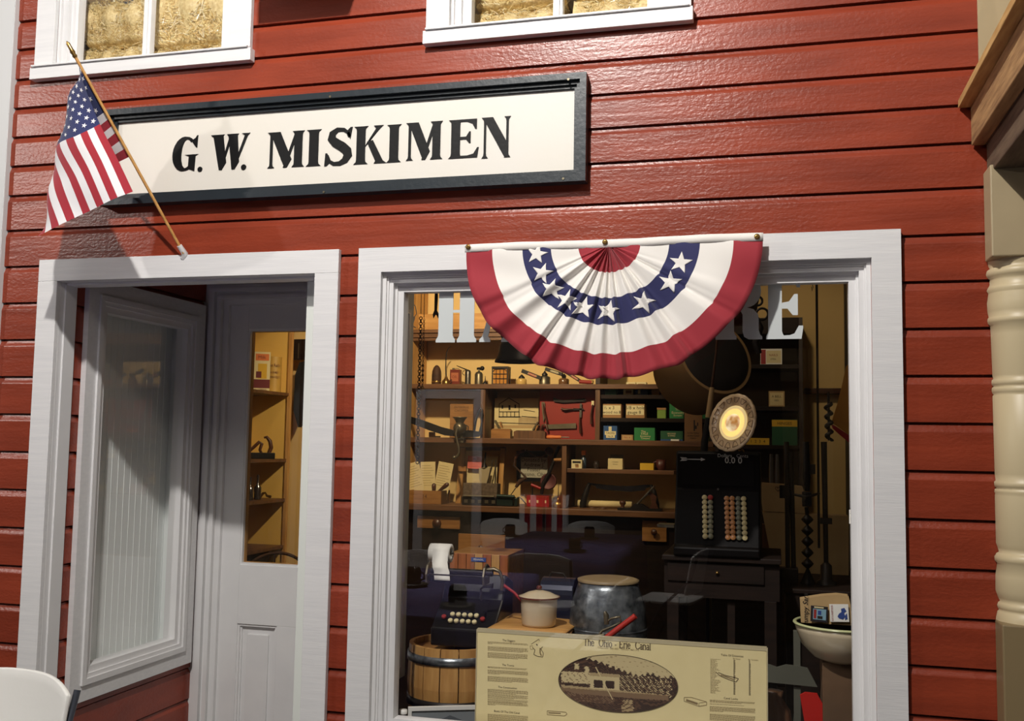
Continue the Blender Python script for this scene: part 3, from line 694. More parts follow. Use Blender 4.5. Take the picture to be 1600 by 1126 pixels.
# turned post
post = thing('porch_post', 'pale tan turned porch post with ringed collars beside the red wall', 'post', (.678, -.004, 0))
zz = lambda y: P(1556, y, -.06).z
mb = MB(); mb.box(-.096, .10, -.094, 0, zz(404), zz(262)); mb.build('capital_block', M['tan'], post, bevel=.004)
mb = MB(); mb.box(-.092, .10, -.094, 0, 0, zz(972)); mb.build('plinth_block', M['tand'], post, bevel=.004)
prof = [(404, .09), (411, .088), (415, .084), (418, .092), (424, .095), (429, .092), (432, .085), (436, .086), (441, .086), (446, .091), (450, .094), (454, .09), (456, .090), (470, .094), (484, .093), (492, .090), (494, .093), (498, .094), (502, .093), (505, .087), (520, .086), (585, .084), (590, .082), (592, .086), (596, .087), (600, .086), (602, .081), (604, .086), (608, .087), (612, .086), (615, .082), (617, .085), (740, .084), (751, .082), (753, .086), (757, .086), (761, .085), (763, .080), (765, .085), (769, .086), (772, .084), (775, .085), (850, .085), (857, .081), (864, .078), (866, .084), (872, .09), (878, .089), (882, .083), (900, .088), (925, .089), (936, .083), (942, .078), (944, .083), (949, .086), (953, .084), (956, .081), (958, .085), (968, .089), (972, .09)]
mb = MB(); mb.lathe([(r_, zz(y)) for y, r_ in reversed(prof)], 28, 0, PI, 2*PI); mb.build('turned_shaft', M['tan2'], post)
bal = thing('porch_baluster', 'short turned cream baluster above the porch roof at the right edge', 'baluster', (.665, -.12, 2.5245))
mb = MB(); mb.lathe([(.02, 0), (.02, .1), (.014, .12), (.022, .14), (.014, .16), (.02, .2), (.024, .26), (.016, .32), (.022, .35), (.02, .37), (.02, .7)], 18); mb.build('turned_shaft', M['tan2'], bal)
mb = MB(); mb.at(0, 0, 0)
# ================================================================== the shop: back shelving
ZS0, ZS1, ZS2, ZR1, ZR2, ZR4, ZC = 2.151, 1.838, 1.534, 1.781, 1.655, 1.375, 1.160
YF = 2.35
xs = dict(l=-2.03, d1=-1.60, d2=-.945, d3=-1.128, r=-.322, lr=-.53)
un = thing('wall_shelving', 'brown wooden wall shelving with pigeonholes across the back of the shop', 'shelves', (-1.2, YF, 0))
T0 = Matrix.Translation((1.2, -YF, 0))
def part(name, m, boxes, bevel=.0015, par=un, T=T0):
    mb = MB(T)
    for b in boxes: mb.box(*b)
    return mb.build(name, m, par, bevel=bevel)
MB(T0).box(xs['l']+.01, -.32, YB-.006, YB-.001, ZC, 2.6).build('back_panel', M['cream'], un)
part('shelf', M['board'], [(xs['l'], xs['r'], YF-.02, YB-.007, ZS1-.026, ZS1)])
part('shelf', M['board'], [(xs['l'], xs['r'], YF-.02, YB-.007, ZS2-.029, ZS2)])
part('shelf', M['dark'], [(xs['d2']+.012, xs['r']-.02, YF, YB-.007, ZR1-.022, ZR1)])
part('shelf', M['dark'], [(xs['d2']+.012, xs['r']-.02, YF, YB-.007, ZR2-.022, ZR2)])
part('shelf', M['board'], [(xs['d3']+.012, xs['lr'], YF, YB-.007, ZR4-.022, ZR4)])
part('cornice', M['board'], [(xs['l'], xs['r'], YF-.03, YB-.007, ZS0-.02, ZS0), (xs['l'], xs['r'], YF-.018, YF, ZS0-.045, ZS0-.02), (xs['l'], xs['r'], YF-.008, YF+.012, ZS0-.063, ZS0-.045)])
part('ledge_board', M['pine'], [(xs['l']+.01, -1.05, YF+.05, YF+.068, ZS0+.001, ZS0+.10)])
for a, z0, z1, m in ((xs['d1'], ZS2, ZS1-.027, 'boardv'), (xs['d2'], ZS2, ZS1-.027, 'boardv'), (xs['d2'], ZS1+.001, ZS0-.021, 'darkv'), (xs['d3'], ZC+.001, ZS2-.03, 'boardv')):
    part('divider', M[m], [(a-.013, a+.013, YF-.01, YB-.007, z0, z1)])
part('end_panel', M['pinez'], [(xs['l']-.03, xs['l']-.001, YF-.03, YB-.007, ZC, 2.6)])
part('end_panel', M['darkv'], [(xs['r']-.019, xs['r']+.006, YF-.01, YB-.007, ZS2+.001, ZS0-.021)])
part('lining', mat('brown_shade_sheet', (66, 54, 44), .8), [(xs['d2']+.014, xs['r']-.02, YB-.011, YB-.0065, ZS2+.001, ZS1-.027)], 0)  # dark sheet over the cream back; the bay's shade put into its colour
ct = thing('counter', 'long dark wooden counter under the shelving at the back of the shop', 'counter', (-1.25, YF-.05, 0))
Tc = Matrix.Translation((1.25, -(YF-.05), 0))
part('counter_top', M['board'], [(-2.06, -.34, YF-.08, YB-.002, ZC-.034, ZC-.001)], .003, ct, Tc)
part('carcass', M['dark'], [(-2.05, -.36, YF-.02, YB-.002, 0, ZC-.036)], 0, ct, Tc)
def drawer(x0, x1, z0, z1, y, par, T, lab=None, m='oak', knob=True, big=False):
    d = MB(T).box(x0, x1, y-.016, y, z0, z1).build('drawer', M[m], par, bevel=.002)
    if knob:
        k = MB(T @ Matrix.Translation(((x0+x1)/2, y-.016, (z0+z1)/2-.004)) @ Matrix.Rotation(PI/2, 4, 'X'))
        s = 1.6 if big else 1
        k.lathe([(.006*s, 0), (.006*s, .008*s), (.014*s, .012*s), (.017*s, .018*s), (.013*s, .024*s), (.001, .027*s)], 18)
        k.build('knob', M['walnut'], d)
    return d
q0, q1 = P(651, 800, 2.3), P(717, 827, 2.3)
drawer(q0.x, q1.x, q1.z, q0.z-.02, YF-.021, ct, Tc, big=True)
q0, q1 = P(1003, 813, 2.3), P(1041, 847, 2.3)
drawer(q0.x, q1.x, q1.z, q0.z, YF-.021, ct, Tc)
drawer(-1.72, -1.45, .86, 1.0, YF-.021, ct, Tc)
# dark bookcase at the right end of the back wall
bk = thing('bookcase', 'tall dark brown bookcase at the right end of the back wall', 'bookcase', (-.09, 2.3, 0)); Tb = Matrix.Translation((.09, -2.3, 0))
bx0, bx1 = -.312, .136
part('side_panel', M['darkv'], [(bx0, bx0+.02, 2.3, YB-.002, ZC+.002, 2.185)], .0015, bk, Tb)
part('side_panel', M['darkv'], [(bx1-.02, bx1, 2.3, YB-.002, ZC+.002, 2.185)], .0015, bk, Tb)
part('back_panel', mat('brown_back_panel', (96, 78, 54), .8), [(bx0+.02, bx1-.02, YB-.012, YB-.003, ZC+.002, 2.165)], 0, bk, Tb)  # plain brown back of the bookcase
part('crown_board', M['dark'], [(bx0+.0201, bx1-.0201, 2.3, YB-.013, 2.10, 2.185)], .0015, bk, Tb)
for z in (1.941, 1.721, 1.52): part('shelf', M['dark'], [(bx0+.021, bx1-.021, 2.31, YB-.013, z-.022, z)], .0015, bk, Tb)
part('cupboard', M['dark'], [(-.33, bx1, 2.32, YB-.002, 0, ZC)], .002, bk, Tb)
rk = tag(MB().box(.145, .355, 2.53, 2.595, 1.80, 1.83).build('coat_rail', M['walnut'], bevel=.004), 'short dark wooden rail fixed to the wall beside the bookcase', 'rail')
# boxes and cartons
def carton(name, label, cat, a, b, Y, dep, m, texts=(), patches=(), group=None, lid=None, rz=0, z=None):
    """a, b = photo pixels of the front's top left and bottom right corner"""
    p0, p1 = P(a[0], a[1], Y), P(b[0], b[1], Y); W_, H_ = p1.x-p0.x, p0.z-p1.z
    if z is not None: H_ = p0.z-z
    zb = p1.z if z is None else z
    t = thing(name, label, cat, ((p0.x+p1.x)/2, Y, zb+.0005), rz, group)
    mb = MB(); top = H_*(.8 if lid else 1)
    mb.box(-W_/2, W_/2, 0, dep, 0, top)
    ms = [m]
    def mi(mm):
        if mm not in ms: ms.append(mm)
        return ms.index(mm)
    for (u0, u1, v0, v1, mm) in patches: mb.box(-W_/2+u0*W_, -W_/2+u1*W_, -.0006, 0, v0*H_, v1*H_, mi(mm))
    for (s, size, u, v, mm) in texts: mb.text(s, size*H_, -W_/2+u*W_, -.0012, v*H_, mi(mm))
    mb.build('carton_body', ms, t)
    if lid:
        MB().box(-W_/2-.0015, W_/2+.0015, -.0015, dep+.0015, top+.0004, H_).build('lid', lid, t)
    return t
GB = 'small hardware cartons in the right-hand pigeonholes'
I, IV = M['ink'], M['ivory']
carton('carton', 'dark green carton at the left end of the top pigeonhole', 'box', (945, 604), (963, 616), 2.38, .07, M['greend'], z=ZR1, group=GB, texts=[('NO. 8', .3, .6, .55, M['green'])])
for px, lb in ((989, 'yellow printed carton in the lower row, left of the grey-blue one'),):
    c1 = carton('carton', lb, 'box', (974, 607), (989, 616), 2.40, .06, IV, z=ZR1, group=GB, patches=[(.25, .85, .25, .75, M['oak'])], texts=[('SCREWS', .26, .55, .5, I)])
carton('carton', 'grey-blue carton beside the yellow carton in the top pigeonhole', 'box', (993, 607), (1012, 616), 2.40, .06, mat('grey_blue_carton', (74, 92, 118), .6), z=ZR1, group=GB, patches=[(.2, .4, .2, .8, IV)])
zt = ZR1+(P(974, 607, 2.40).z-ZR1)+.001
carton('carton', 'upper left of two yellow cartons stacked in the top pigeonhole', 'box', (978.5, 597), (993, 606.5), 2.405, .05, IV, z=zt, group=GB, patches=[(.25, .9, .25, .75, M['oak'])], texts=[('SCREWS', .26, .58, .5, I)])
carton('carton', 'upper right of two yellow cartons stacked in the top pigeonhole', 'box', (994.5, 597), (1009.5, 606.5), 2.405, .05, IV, z=zt, group=GB, patches=[(.15, .85, .25, .75, M['oak'])], texts=[('SCREWS', .26, .5, .5, I)])
carton('carton', 'small tan carton half hidden by the hanging drum', 'box', (1018, 607), (1030, 616), 2.40, .05, M['cardbox'], z=ZR1, group=GB)
hb_ = [(.03, .97, .22, .9, IV)]
carton('carton', 'brown carton with a hand-lettered label at the left of the middle pigeonhole', 'box', (941.5, 631), (970.5, 651), 2.37, .1, M['cardbox'], z=ZR2, group=GB, patches=hb_, texts=[('\u00bd x 3', .34, .35, .72, I), ('wood no.8', .30, .5, .40, I)])
carton('carton', 'brown carton with a hand-lettered gauge label beside the first', 'box', (978, 631), (1007, 651), 2.37, .1, M['cardbox'], z=ZR2, group=GB, patches=hb_, texts=[('5/8 x hole', .34, .5, .72, I), ('gauge 8', .32, .45, .40, I)])
carton('carton', 'small lime green carton under a brown tray in the middle pigeonhole', 'box', (1027, 637), (1040, 652), 2.38, .07, M['greeny'], z=ZR2, group=GB, lid=M['cardbox'])
carton('carton', 'bright green carton with slanting cream lettering in the middle pigeonhole', 'box', (1046, 630), (1068, 652), 2.38, .08, M['green'], z=ZR2, group=GB, texts=[('The', .22, .6, .6, IV), ('Economy', .22, .6, .38, IV), ('Screws', .2, .6, .2, IV)])
carton('carton', 'green carton behind the brown tube box in the middle pigeonhole', 'box', (1094, 641), (1107, 652), 2.38, .08, M['green'], z=ZR2, group=GB)
carton('carton', 'blue and cream carton at the left end of the lowest pigeonhole', 'box', (943, 665), (964, 686.5), 2.36, .09, M['blue'], z=ZS2, group=GB, patches=[(.38, .6, .62, .95, IV), (.1, .92, .35, .62, IV), (.2, .85, .15, .35, IV)], texts=[('TACKS', .2, .5, .48, I), ('No. 8', .16, .5, .25, I)])
carton('carton', 'low tan carton between the blue and the green cartons', 'box', (971, 679), (989, 687), 2.37, .06, M['cardbox'], z=ZS2, group=GB, patches=[(.1, .9, .1, .85, M['kraft'])], texts=[('No. 6', .5, .5, .5, M['inkr'])])
carton('carton', 'wide green carton with large slanting cream lettering in the lowest pigeonhole', 'box', (991, 668), (1023, 688), 2.36, .09, M['green'], z=ZS2, group=GB, texts=[('The', .24, .45, .70, IV), ('YALE', .26, .5, .52, IV), ('Economy', .22, .55, .33, IV), ('Company', .18, .55, .16, IV)])
carton('carton', 'dark green carton with pale capitals and a blue foot in the lowest pigeonhole', 'box', (1032, 673), (1067, 689), 2.37, .09, M['greend'], z=ZS2, group=GB, patches=[(0, 1, 0, .16, M['blue'])], texts=[('SPECIFIED', .2, .5, .72, IV), ('KYMO', .26, .5, .5, IV)])
carton('book', 'tall brown booklet with a small dark figure standing in the pigeonholes', 'booklet', (1069.5, 636), (1097, 692), YF-.016, .012, mat('brown_booklet', (124, 88, 52), .7), z=ZS2, patches=[(.52, .60, .30, .62, I), (.60, .70, .36, .46, I), (.72, .78, .45, .55, I)], texts=[('in the Valley', .07, .5, .24, I), ('of the Canal', .07, .5, .16, I), ('History', .06, .5, .09, I)])
carton('carton', 'small white label card lying in front of the blue-footed green carton', 'card', (1048, 686), (1061, 690), YF, .03, M['paperw'], z=ZS2)
carton('carton', 'yellow-green carton between the tube box and the shelf end', 'box', (1098, 678), (1108, 690), 2.38, .06, M['greeny'], z=ZS2, group=GB)
# lower right shelf
carton('carton', 'small printed cream carton at the left of the lower right shelf', 'box', (893, 718), (909, 730), 2.37, .06, IV, z=ZR4, patches=[(.1, .9, .6, .85, I), (.38, .7, .1, .5, M['cardbox'])], texts=[('OIL', .3, .5, .4, I)])
cz_ = P(909, 718, 2.39).z
t = thing('blue_jar', 'narrow blue-grey bottle with an orange cap behind the printed carton', 'bottle', (P(911, 730, 2.40).x, 2.42, ZR4+.0005))
mb = MB(); mb.lathe([(.014, 0), (.014, .055), (.008, .062), (.007, .072)], 16); mb.build('jar_body', mat('blue_grey_glass', (64, 78, 92), .3), t)
MB().box(-.012, .012, -.01, .01, .0725, .098).build('cap', M['orange'], t)
t = thing('small_jar', 'dark small glass jar on the lower right shelf', 'jar', (P(931, 730, 2.4).x, 2.41, ZR4+.0005)); MB().lathe([(.013, 0), (.015, .004), (.015, .028), (.011, .034), (.012, .042)], 16).build('jar_body', M['bottle'], t)
t = carton('open_carton', 'white carton with its grey lid tipped back on the lower right shelf', 'box', (950, 716), (972.5, 730), 2.37, .06, M['paper'], z=ZR4, texts=[('------', .3, .5, .7, I), ('-----', .3, .5, .5, I)])
MB().at(0, .05, .052, rx=-.5).box(-.036, .036, 0, .003, 0, .03).build('lid', M['tin'], t)
carton('carton', 'flat yellow carton on the lower right shelf', 'box', (1000, 723.5), (1021, 731), 2.37, .05, M['yellow'], z=ZR4)
t = thing('mug', 'dark red-brown mug at the right end of the lower right shelf', 'mug', (P(1032, 733, 2.4).x, 2.42, ZR4+.0005))
MB().lathe([(.022, 0), (.026, .006), (.027, .058), (.025, .058), (.023, .008), (.001, .006)], 22).build('cup', mat('red_brown_stoneware', (78, 38, 30), .4), t)
MB().tube([(-.026, 0, .045), (-.04, 0, .04), (-.042, 0, .025), (-.026, 0, .012)], .004, 8).build('handle', MATS['red_brown_stoneware'], t)
# bookcase contents
carton('carton', 'white carton with a red label panel on the upper bookcase shelf', 'box', (1188, 545), (1222, 569), 2.35, .08, M['paperw'], z=1.941, patches=[(.02, .25, .05, .95, M['red']), (.28, .95, .12, .88, M['ivory'])], texts=[('NAILS', .2, .6, .6, M['inkr']), ('STEEL', .14, .6, .35, I)])
carton('print_card', 'small framed card with faint print on the middle bookcase shelf', 'card', (1201, 611), (1226, 631), 2.36, .012, M['kraft'], z=1.721, patches=[(.08, .92, .1, .9, M['paper'])], texts=[('A BELL', .2, .5, .65, I), ('1831', .16, .5, .4, I)])
carton('carton', 'large dark green carton with a yellow band on the lower bookcase shelf', 'box', (1206, 655), (1246, 693), 2.35, .1, M['greend'], z=1.52, patches=[(0, 1, .72, .98, M['yellow'])], texts=[('HINGES', .16, .5, .84, I)])
carton('wooden_rule', 'bright yellow folding rule lying on the lower bookcase shelf', 'ruler', (1166, 684), (1202, 692), 2.33, .012, M['yellow'], z=1.52, texts=[('1  2  3  4', .6, .5, .5, I)])
# ================================================================== things on the left-hand shelves
def orig(px, py, Y, z=None):
    p = P(px, py, Y)
    if z is not None: p.z = z+.0005
    return p
def sil(mb, o, pts, Y, th, m=0, sm=False):        # outline given in photo pixels at distance Y, th thick
    mb.T = Matrix.Translation(-o); mb.prism([(P(x, y, Y).x, P(x, y, Y).z) for x, y in pts], Y, Y+th, m, sm); mb.T = Matrix.Identity(4); return mb
def tb(mb, o, pts, r, m=0, n=8, flat=1):
    mb.T = Matrix.Translation(-o); mb.tube([P(*q) for q in pts], r, n, m, flat=flat); mb.T = Matrix.Identity(4); return mb
Y1 = 2.43
# top shelf
t = thing('artillery_shell', 'dark pointed iron shell standing at the left of the top shelf', 'shell', orig(682, 597, Y1, ZS1))
MB().lathe([(.026, 0), (.028, .004), (.028, .055), (.026, .08), (.019, .10), (.010, .112), (.001, .116)], 22).build('shell_body', M['rust'], t)
MB().lathe([(.0285, .012), (.0295, .014), (.0295, .02), (.0285, .022)], 22).build('driving_band', M['brass'], t)
t = thing('oil_can', 'small brass oil can with a very tall curved spout', 'oil can', orig(697, 598, Y1-.03, ZS1)); o = t.location.copy()
MB().lathe([(.024, 0), (.025, .006), (.022, .022), (.010, .036), (.006, .048)], 20).build('can_body', M['brass'], t)
mb = MB(); mb.tube([(0, 0, .045), (-.004, 0, .09), (-.004, 0, .15), (.0, 0, .19), (.012, 0, .212), (.022, 0, .222)], [.004, .0035, .003, .0028, .0025, .002], 8); mb.build('spout', M['iron'], t)
mb = MB(); mb.tube([(.018, 0, .02), (.034, 0, .03), (.034, 0, .012), (.022, 0, .006)], .0025, 8); mb.build('handle', M['iron'], t)
t = thing('red_tin', 'square dull red tin can with a screw cap on the top shelf', 'tin', orig(712, 597, Y1, ZS1))
MB().box(-.029, .029, -.02, .02, 0, .088, 0).box(-.022, .022, -.0206, -.02, .02, .07, 1).text('OIL', .022, 0, -.0212, .045, 0).build('can_body', [mat('dull_red_tin', (132, 56, 40), .4, .3, var=(12, .6)), mat('rust_label', (170, 96, 60), .6)], t)
MB(Matrix.Translation((-.015, 0, .088))).cyl(.007, 0, .01, 12).build('cap', M['tin'], t); mb = MB(); mb.tube([(-.004, 0, .088), (-.002, 0, .096), (.018, 0, .096), (.02, 0, .088)], .0018, 6); mb.build('handle', M['tin'], t)
t = thing('oil_can', 'silver cylindrical oil can with a slanting spout beside the red tin', 'oil can', orig(731, 597, Y1, ZS1))
MB().lathe([(.017, 0), (.017, .075), (.013, .084), (.004, .088)], 20).build('can_body', M['steel'], t)
mb = MB(); mb.tube([(.0, 0, .084), (-.02, 0, .092), (-.07, 0, .112)], [.004, .0035, .002], 8); mb.build('spout', M['iron'], t)
mb = MB(); mb.tube([(-.012, 0, .085), (-.03, 0, .08), (-.034, 0, .066), (-.022, 0, .056)], .002, 8); mb.build('trigger', M['iron'], t)
t = thing('blow_torch', 'dark blow torch can with a round burner head', 'blow torch', orig(748, 597, Y1, ZS1))
MB().lathe([(.024, 0), (.024, .06), (.018, .072), (.006, .078), (.006, .09)], 20).build('tank', M['tin'], t)
mb = MB(); mb.tube([(-.012, 0, .094), (.02, 0, .094)], [.006, .010], 10); mb.ball(.020, 0, .096, .013); mb.build('burner', M['iron'], t)
t = thing('oil_can', 'tiny dark cone oiler near the lantern', 'oil can', orig(758, 597, Y1-.03, ZS1))
MB().lathe([(.015, 0), (.016, .004), (.008, .014), (.003, .022), (.0015, .05)], 14).build('can_body', M['iron'], t)
t = thing('caged_lantern', 'square black lantern with arched window bars on the top shelf', 'lantern', orig(783, 597, Y1, ZS1))
mb = MB()
for sx in (-1, 1):
    for sy in (-1, 1): mb.box(sx*.044-.003, sx*.044+.003, sy*.03-.003, sy*.03+.003, .006, .092)
mb.box(-.048, .048, -.034, .034, 0, .006); mb.box(-.048, .048, -.034, .034, .0925, .104)
mb.build('frame', M['iron'], t)
mb = MB()
for x in (-.022, 0, .022): mb.box(x-.0015, x+.0015, -.032, -.029, .006, .092)
for z in (.035, .062): mb.box(-.041, .041, -.032, -.029, z-.0015, z+.0015)
mb.tube([(-.041, -.031, .075), (-.03, -.031, .088), (0, -.031, .09), (.03, -.031, .088), (.041, -.031, .075)], .0015, 6)
mb.build('bars', M['iron'], t)
MB().box(-.040, .040, -.026, .028, .007, .092).build('glass_box', M['glassy'], t)
# branding irons / branded sticks leaning over small jars
def stick(pa, pb, Y, w, label, lab=None):
    a, b = P(*pa, Y), P(*pb, Y); o = b.copy(); o = Vector((a.x, Y, a.z))
    t = thing('mallet_stick', label, 'tool handle', o)
    d = b-a; L = d.length; ang = math.atan2(-d.z, d.x)
    mb = MB(Matrix.Rotation(ang, 4, 'Y')); mb.box(0, L, -.008, .008, -w/2, w/2); mb.build('stick_body', M['iron'], t, bevel=.002)
    mb = MB(Matrix.Rotation(ang, 4, 'Y')); mb.box(L*.35, L*.75, -.0088, -.008, -w*.3, w*.3, 0); mb.text('JOHNSON', w*.55, L*.55, -.0092, 0, 1); mb.build('stick_label', [lab or M['inkr'], IV], t)
    return t
t = thing('glass_jar', 'squat amber glass jar under the first slanting stick', 'jar', orig(815, 597, Y1, ZS1)); MB().lathe([(.028, 0), (.03, .004), (.03, .026), (.026, .034), (.018, .037)], 22).build('jar_body', mat('old_amber_glass', (206, 170, 100), .15, coat=.5), t)
MB().lathe([(.018, .0375), (.018, .045), (.006, .056), (.004, .06)], 16).build('lid', M['iron'], t)
stick((815.5, 579), (846, 591), Y1-.03, .022, 'first black stick with a red label slanting from jar to can')
t = thing('tin_can', 'tall tin can between the two slanting sticks', 'can', orig(851, 597, Y1, ZS1)); MB().lathe([(.032, 0), (.032, .044), (.026, .048), (.016, .052)], 22).build('can_body', M['tin'], t)
MB().lathe([(.016, .0525), (.017, .062), (.006, .074), (.004, .08)], 14).build('neck', M['iron'], t)
stick((852, 576), (879, 585), Y1-.035, .020, 'second black stick slanting from the tall tin can', M['tin'])
t = thing('glass_jar', 'low brown jar behind the end of the second stick', 'jar', orig(881, 597, Y1, ZS1)); MB().lathe([(.028, 0), (.03, .004), (.03, .03), (.024, .036)], 22).build('jar_body', mat('brown_jar_glass', (110, 76, 44), .2, coat=.4), t)
MB().lathe([(.012, .0365), (.014, .052), (.005, .064)], 14).build('burner', M['tin'], t)
stick((886, 582), (908, 596), Y1-.04, .018, 'third dark stick sloping down under the bunting', M['red'])
t = thing('paper_tube', 'red and gold paper tube lying near the shelf divider', 'tube', orig(915, 594, Y1-.05, ZS1+.012))
mb = MB(); mb.tube([(-.035, 0, .004), (.035, 0, 0)], .011, 14); mb.build('tube_body', M['reddk'], t); mb = MB(); mb.tube([(.0352, 0, 0), (.043, 0, -.001)], .0112, 14); mb.build('end_cap', M['brass'], t)

# second shelf, left bay
Y2 = 2.42
t = thing('scythe_blade', 'long curved black snath or sickle lying across the second shelf', 'scythe', orig(650, 665, 2.33)); o = t.location.copy()
up_ = [(640, 650), (660, 656), (690, 667), (710, 672), (735, 672), (748, 674), (751, 662), (753, 660), (753, 676), (748, 682), (735, 683), (715, 682), (695, 680), (670, 672), (650, 664), (638, 660)]
mb = MB(); sil(mb, o, up_, 2.315, .010); mb.build('blade', M['iron2'], t, bevel=.002)
mb = MB(); tb(mb, o, [(741, 674, 2.312), (744, 655, 2.31), (748, 642, 2.308), (751, 637, 2.308), (753.5, 641, 2.31), (752, 655, 2.312)], .006); mb.build('ferrule', M['iron'], t)
t = thing('meat_grinder', 'iron meat grinder clamped to the shelf with its crank hanging down', 'meat grinder', orig(718, 683, 2.29)); o = t.location.copy()
mb = MB(Matrix.Translation((0, 0, 0)))
mb.at(.0, 0, .098); mb.lathe([(.030, 0), (.036, .010), (.041, .012), (.041, .016), (.036, .016), (.02, -.02), (.018, -.05)][::-1], 22)
mb.at(0, .01, .052, rx=PI/2); mb.lathe([(.03, -.03), (.032, -.02), (.032, .03), (.026, .045), (.014, .05)], 22)
mb.at(0, 0, 0); mb.tube([(0, .01, .03), (.006, .012, 0), (.012, .012, -.03)], [.018, .013, .012], 10)
mb.build('grinder_body', M['tin'], t)
mb = MB(); mb.tube([(0, -.045, .052), (-.008, -.05, .02), (.002, -.052, -.02), (.014, -.052, -.06), (.016, -.052, -.085)], [.012, .010, .009, .008, .007], 10, flat=.7); mb.tube([(.016, -.052, -.085), (.010, -.052, -.10), (-.006, -.056, -.112)], [.007, .008, .006], 10); mb.ball(-.010, -.056, -.112, .011)
mb.build('crank', M['tin'], t)
MB().box(-.02, .03, -.006, .03, -.012, -.003).build('clamp', M['iron'], t); MB().tube([(.034, 0, .07), (.05, 0, .06), (.05, 0, .04), (.034, 0, .035)], .003, 8).build('thumb_screw', M['iron'], t)
t = carton('wooden_plaque', 'brown wooden plaque with embossed lettering behind the meat grinder', 'plaque', (703.5, 631), (738.5, 677), 2.46, .014, M['oak'], z=ZS2, texts=[('ENTERPRISE', .085, .5, .9, M['walnut']), ('CHOPPER', .1, .5, .80, M['walnut'])])
t = thing('spokeshave', 'small pale wooden block tool lying under the scythe', 'tool', orig(676, 683, 2.37, ZS2)); MB().box(-.022, .014, -.01, .01, 0, .03).build('tool_body', M['oak'], t, bevel=.004); MB().box(.016, .045, -.008, .008, 0, .008).build('blade', M['tin'], t)
# second shelf, middle bay
t = carton('house_print', 'pale card with a pen drawing of a gabled two-storey house', 'print', (773, 622), (841, 679), 2.50, .004, M['paper'], z=ZS2, patches=[(0, 1, .26, .33, M['kraft']), (.55, 1, .33, .55, M['sepia'])])
mb = MB(); k = MPP(800, 650, 2.498); c_ = P(806, 650, 2.497)-t.location
def ln(x0, y0, x1, y1, w=1.0):
    a, b = P(x0, y0, 2.4975)-t.location, P(x1, y1, 2.4975)-t.location; d = Vector((b.x-a.x, 0, b.z-a.z)); L = d.length; n = Vector((-d.z, 0, d.x))/L*w*k/2
    mb.add([(a.x-n.x, a.y, a.z-n.z), (b.x-n.x, a.y, b.z-n.z), (b.x+n.x, a.y, b.z+n.z), (a.x+n.x, a.y, a.z+n.z)], [(0, 1, 2, 3)])
for q in ((780, 631, 795, 621.5), (795, 621.5, 811, 631), (780, 631, 780, 651), (811, 630, 811, 651), (780, 643, 811, 643), (779, 651, 813, 651, 1.5), (786, 643, 786, 651), (792, 643, 792, 651), (798, 643, 798, 651), (804, 643, 804, 651), (785, 633, 785, 638, 2.4), (796, 633, 796, 640, 3), (805, 632, 805, 637, 2.4), (776, 660, 840, 662, .8), (815, 650, 838, 652, .8), (818, 640, 836, 643, .7)): ln(*q)
mb.build('drawing', M['ink'], t)
def plane(name, label, x0, x1, Y, z, H, blade=-1, lean=1, tote=True, m='oak'):
    a, b = P(x0, 683, Y), P(x1, 683, Y); L = b.x-a.x
    t = thing(name, label, 'hand plane', ((a.x+b.x)/2, Y, z+.0005))
    MB().prism([(-L/2, 0), (L/2, 0), (L/2, H*.8), (L*.42, H), (-L*.40, H), (-L/2, H*.85)], -.025, .025).build('stock', M[m], t, bevel=.003)
    MB(Matrix.Translation((L*.1*lean, 0, H+.0005)) @ Matrix.Rotation(.55*lean, 4, 'Y')).box(-.006, .002, -.016, .016, -.0, .055).build('blade', M['tin'], t)
    MB(Matrix.Translation((L*.1*lean+.004, 0, H+.001)) @ Matrix.Rotation(.35*lean, 4, 'Y')).box(.006, .014, -.013, .013, .0, .035).build('wedge', M['oak'], t)
    return t
plane('wooden_plane', 'block-shaped light wooden plane in front of the house drawing', 769, 799, Y2, ZS2, .055, lean=-1)
t = plane('wooden_plane', 'long low brown wooden plane lying right of the block-shaped one', 804, 853, Y2, ZS2, .046, m='boardv')
MB(Matrix.Translation((.06, 0, .047))).tube([(0, 0, 0), (.01, 0, .03), (.03, 0, .035), (.04, 0, .0)], .007, 10).build('tote', M['walnut'], t)
t = thing('mallet', 'small dark mallet head standing among the planes', 'mallet', orig(827, 683, 2.47, ZS2)); MB(Matrix.Rotation(.7, 4, 'Y')).box(-.01, .01, -.01, .01, .02, .10).build('mallet_handle', M['tin'], t, bevel=.002)
t = thing('awl', 'screwdriver with an orange wooden handle lying before the red board', 'screwdriver', orig(866, 681, 2.385, ZS2+.011)); o = t.location.copy()
mb = MB(); mb.at(0, 0, 0, ry=PI/2); mb.lathe([(.001, -.045), (.009, -.042), (.011, -.02), (.009, .01), (.010, .03), (.007, .04)], 14); mb.build('handle', M['orange'], t)
mb = MB(); mb.tube([(.0405, 0, 0), (.085, 0, .0)], .003, 8); mb.build('shaft', M['steel'], t)
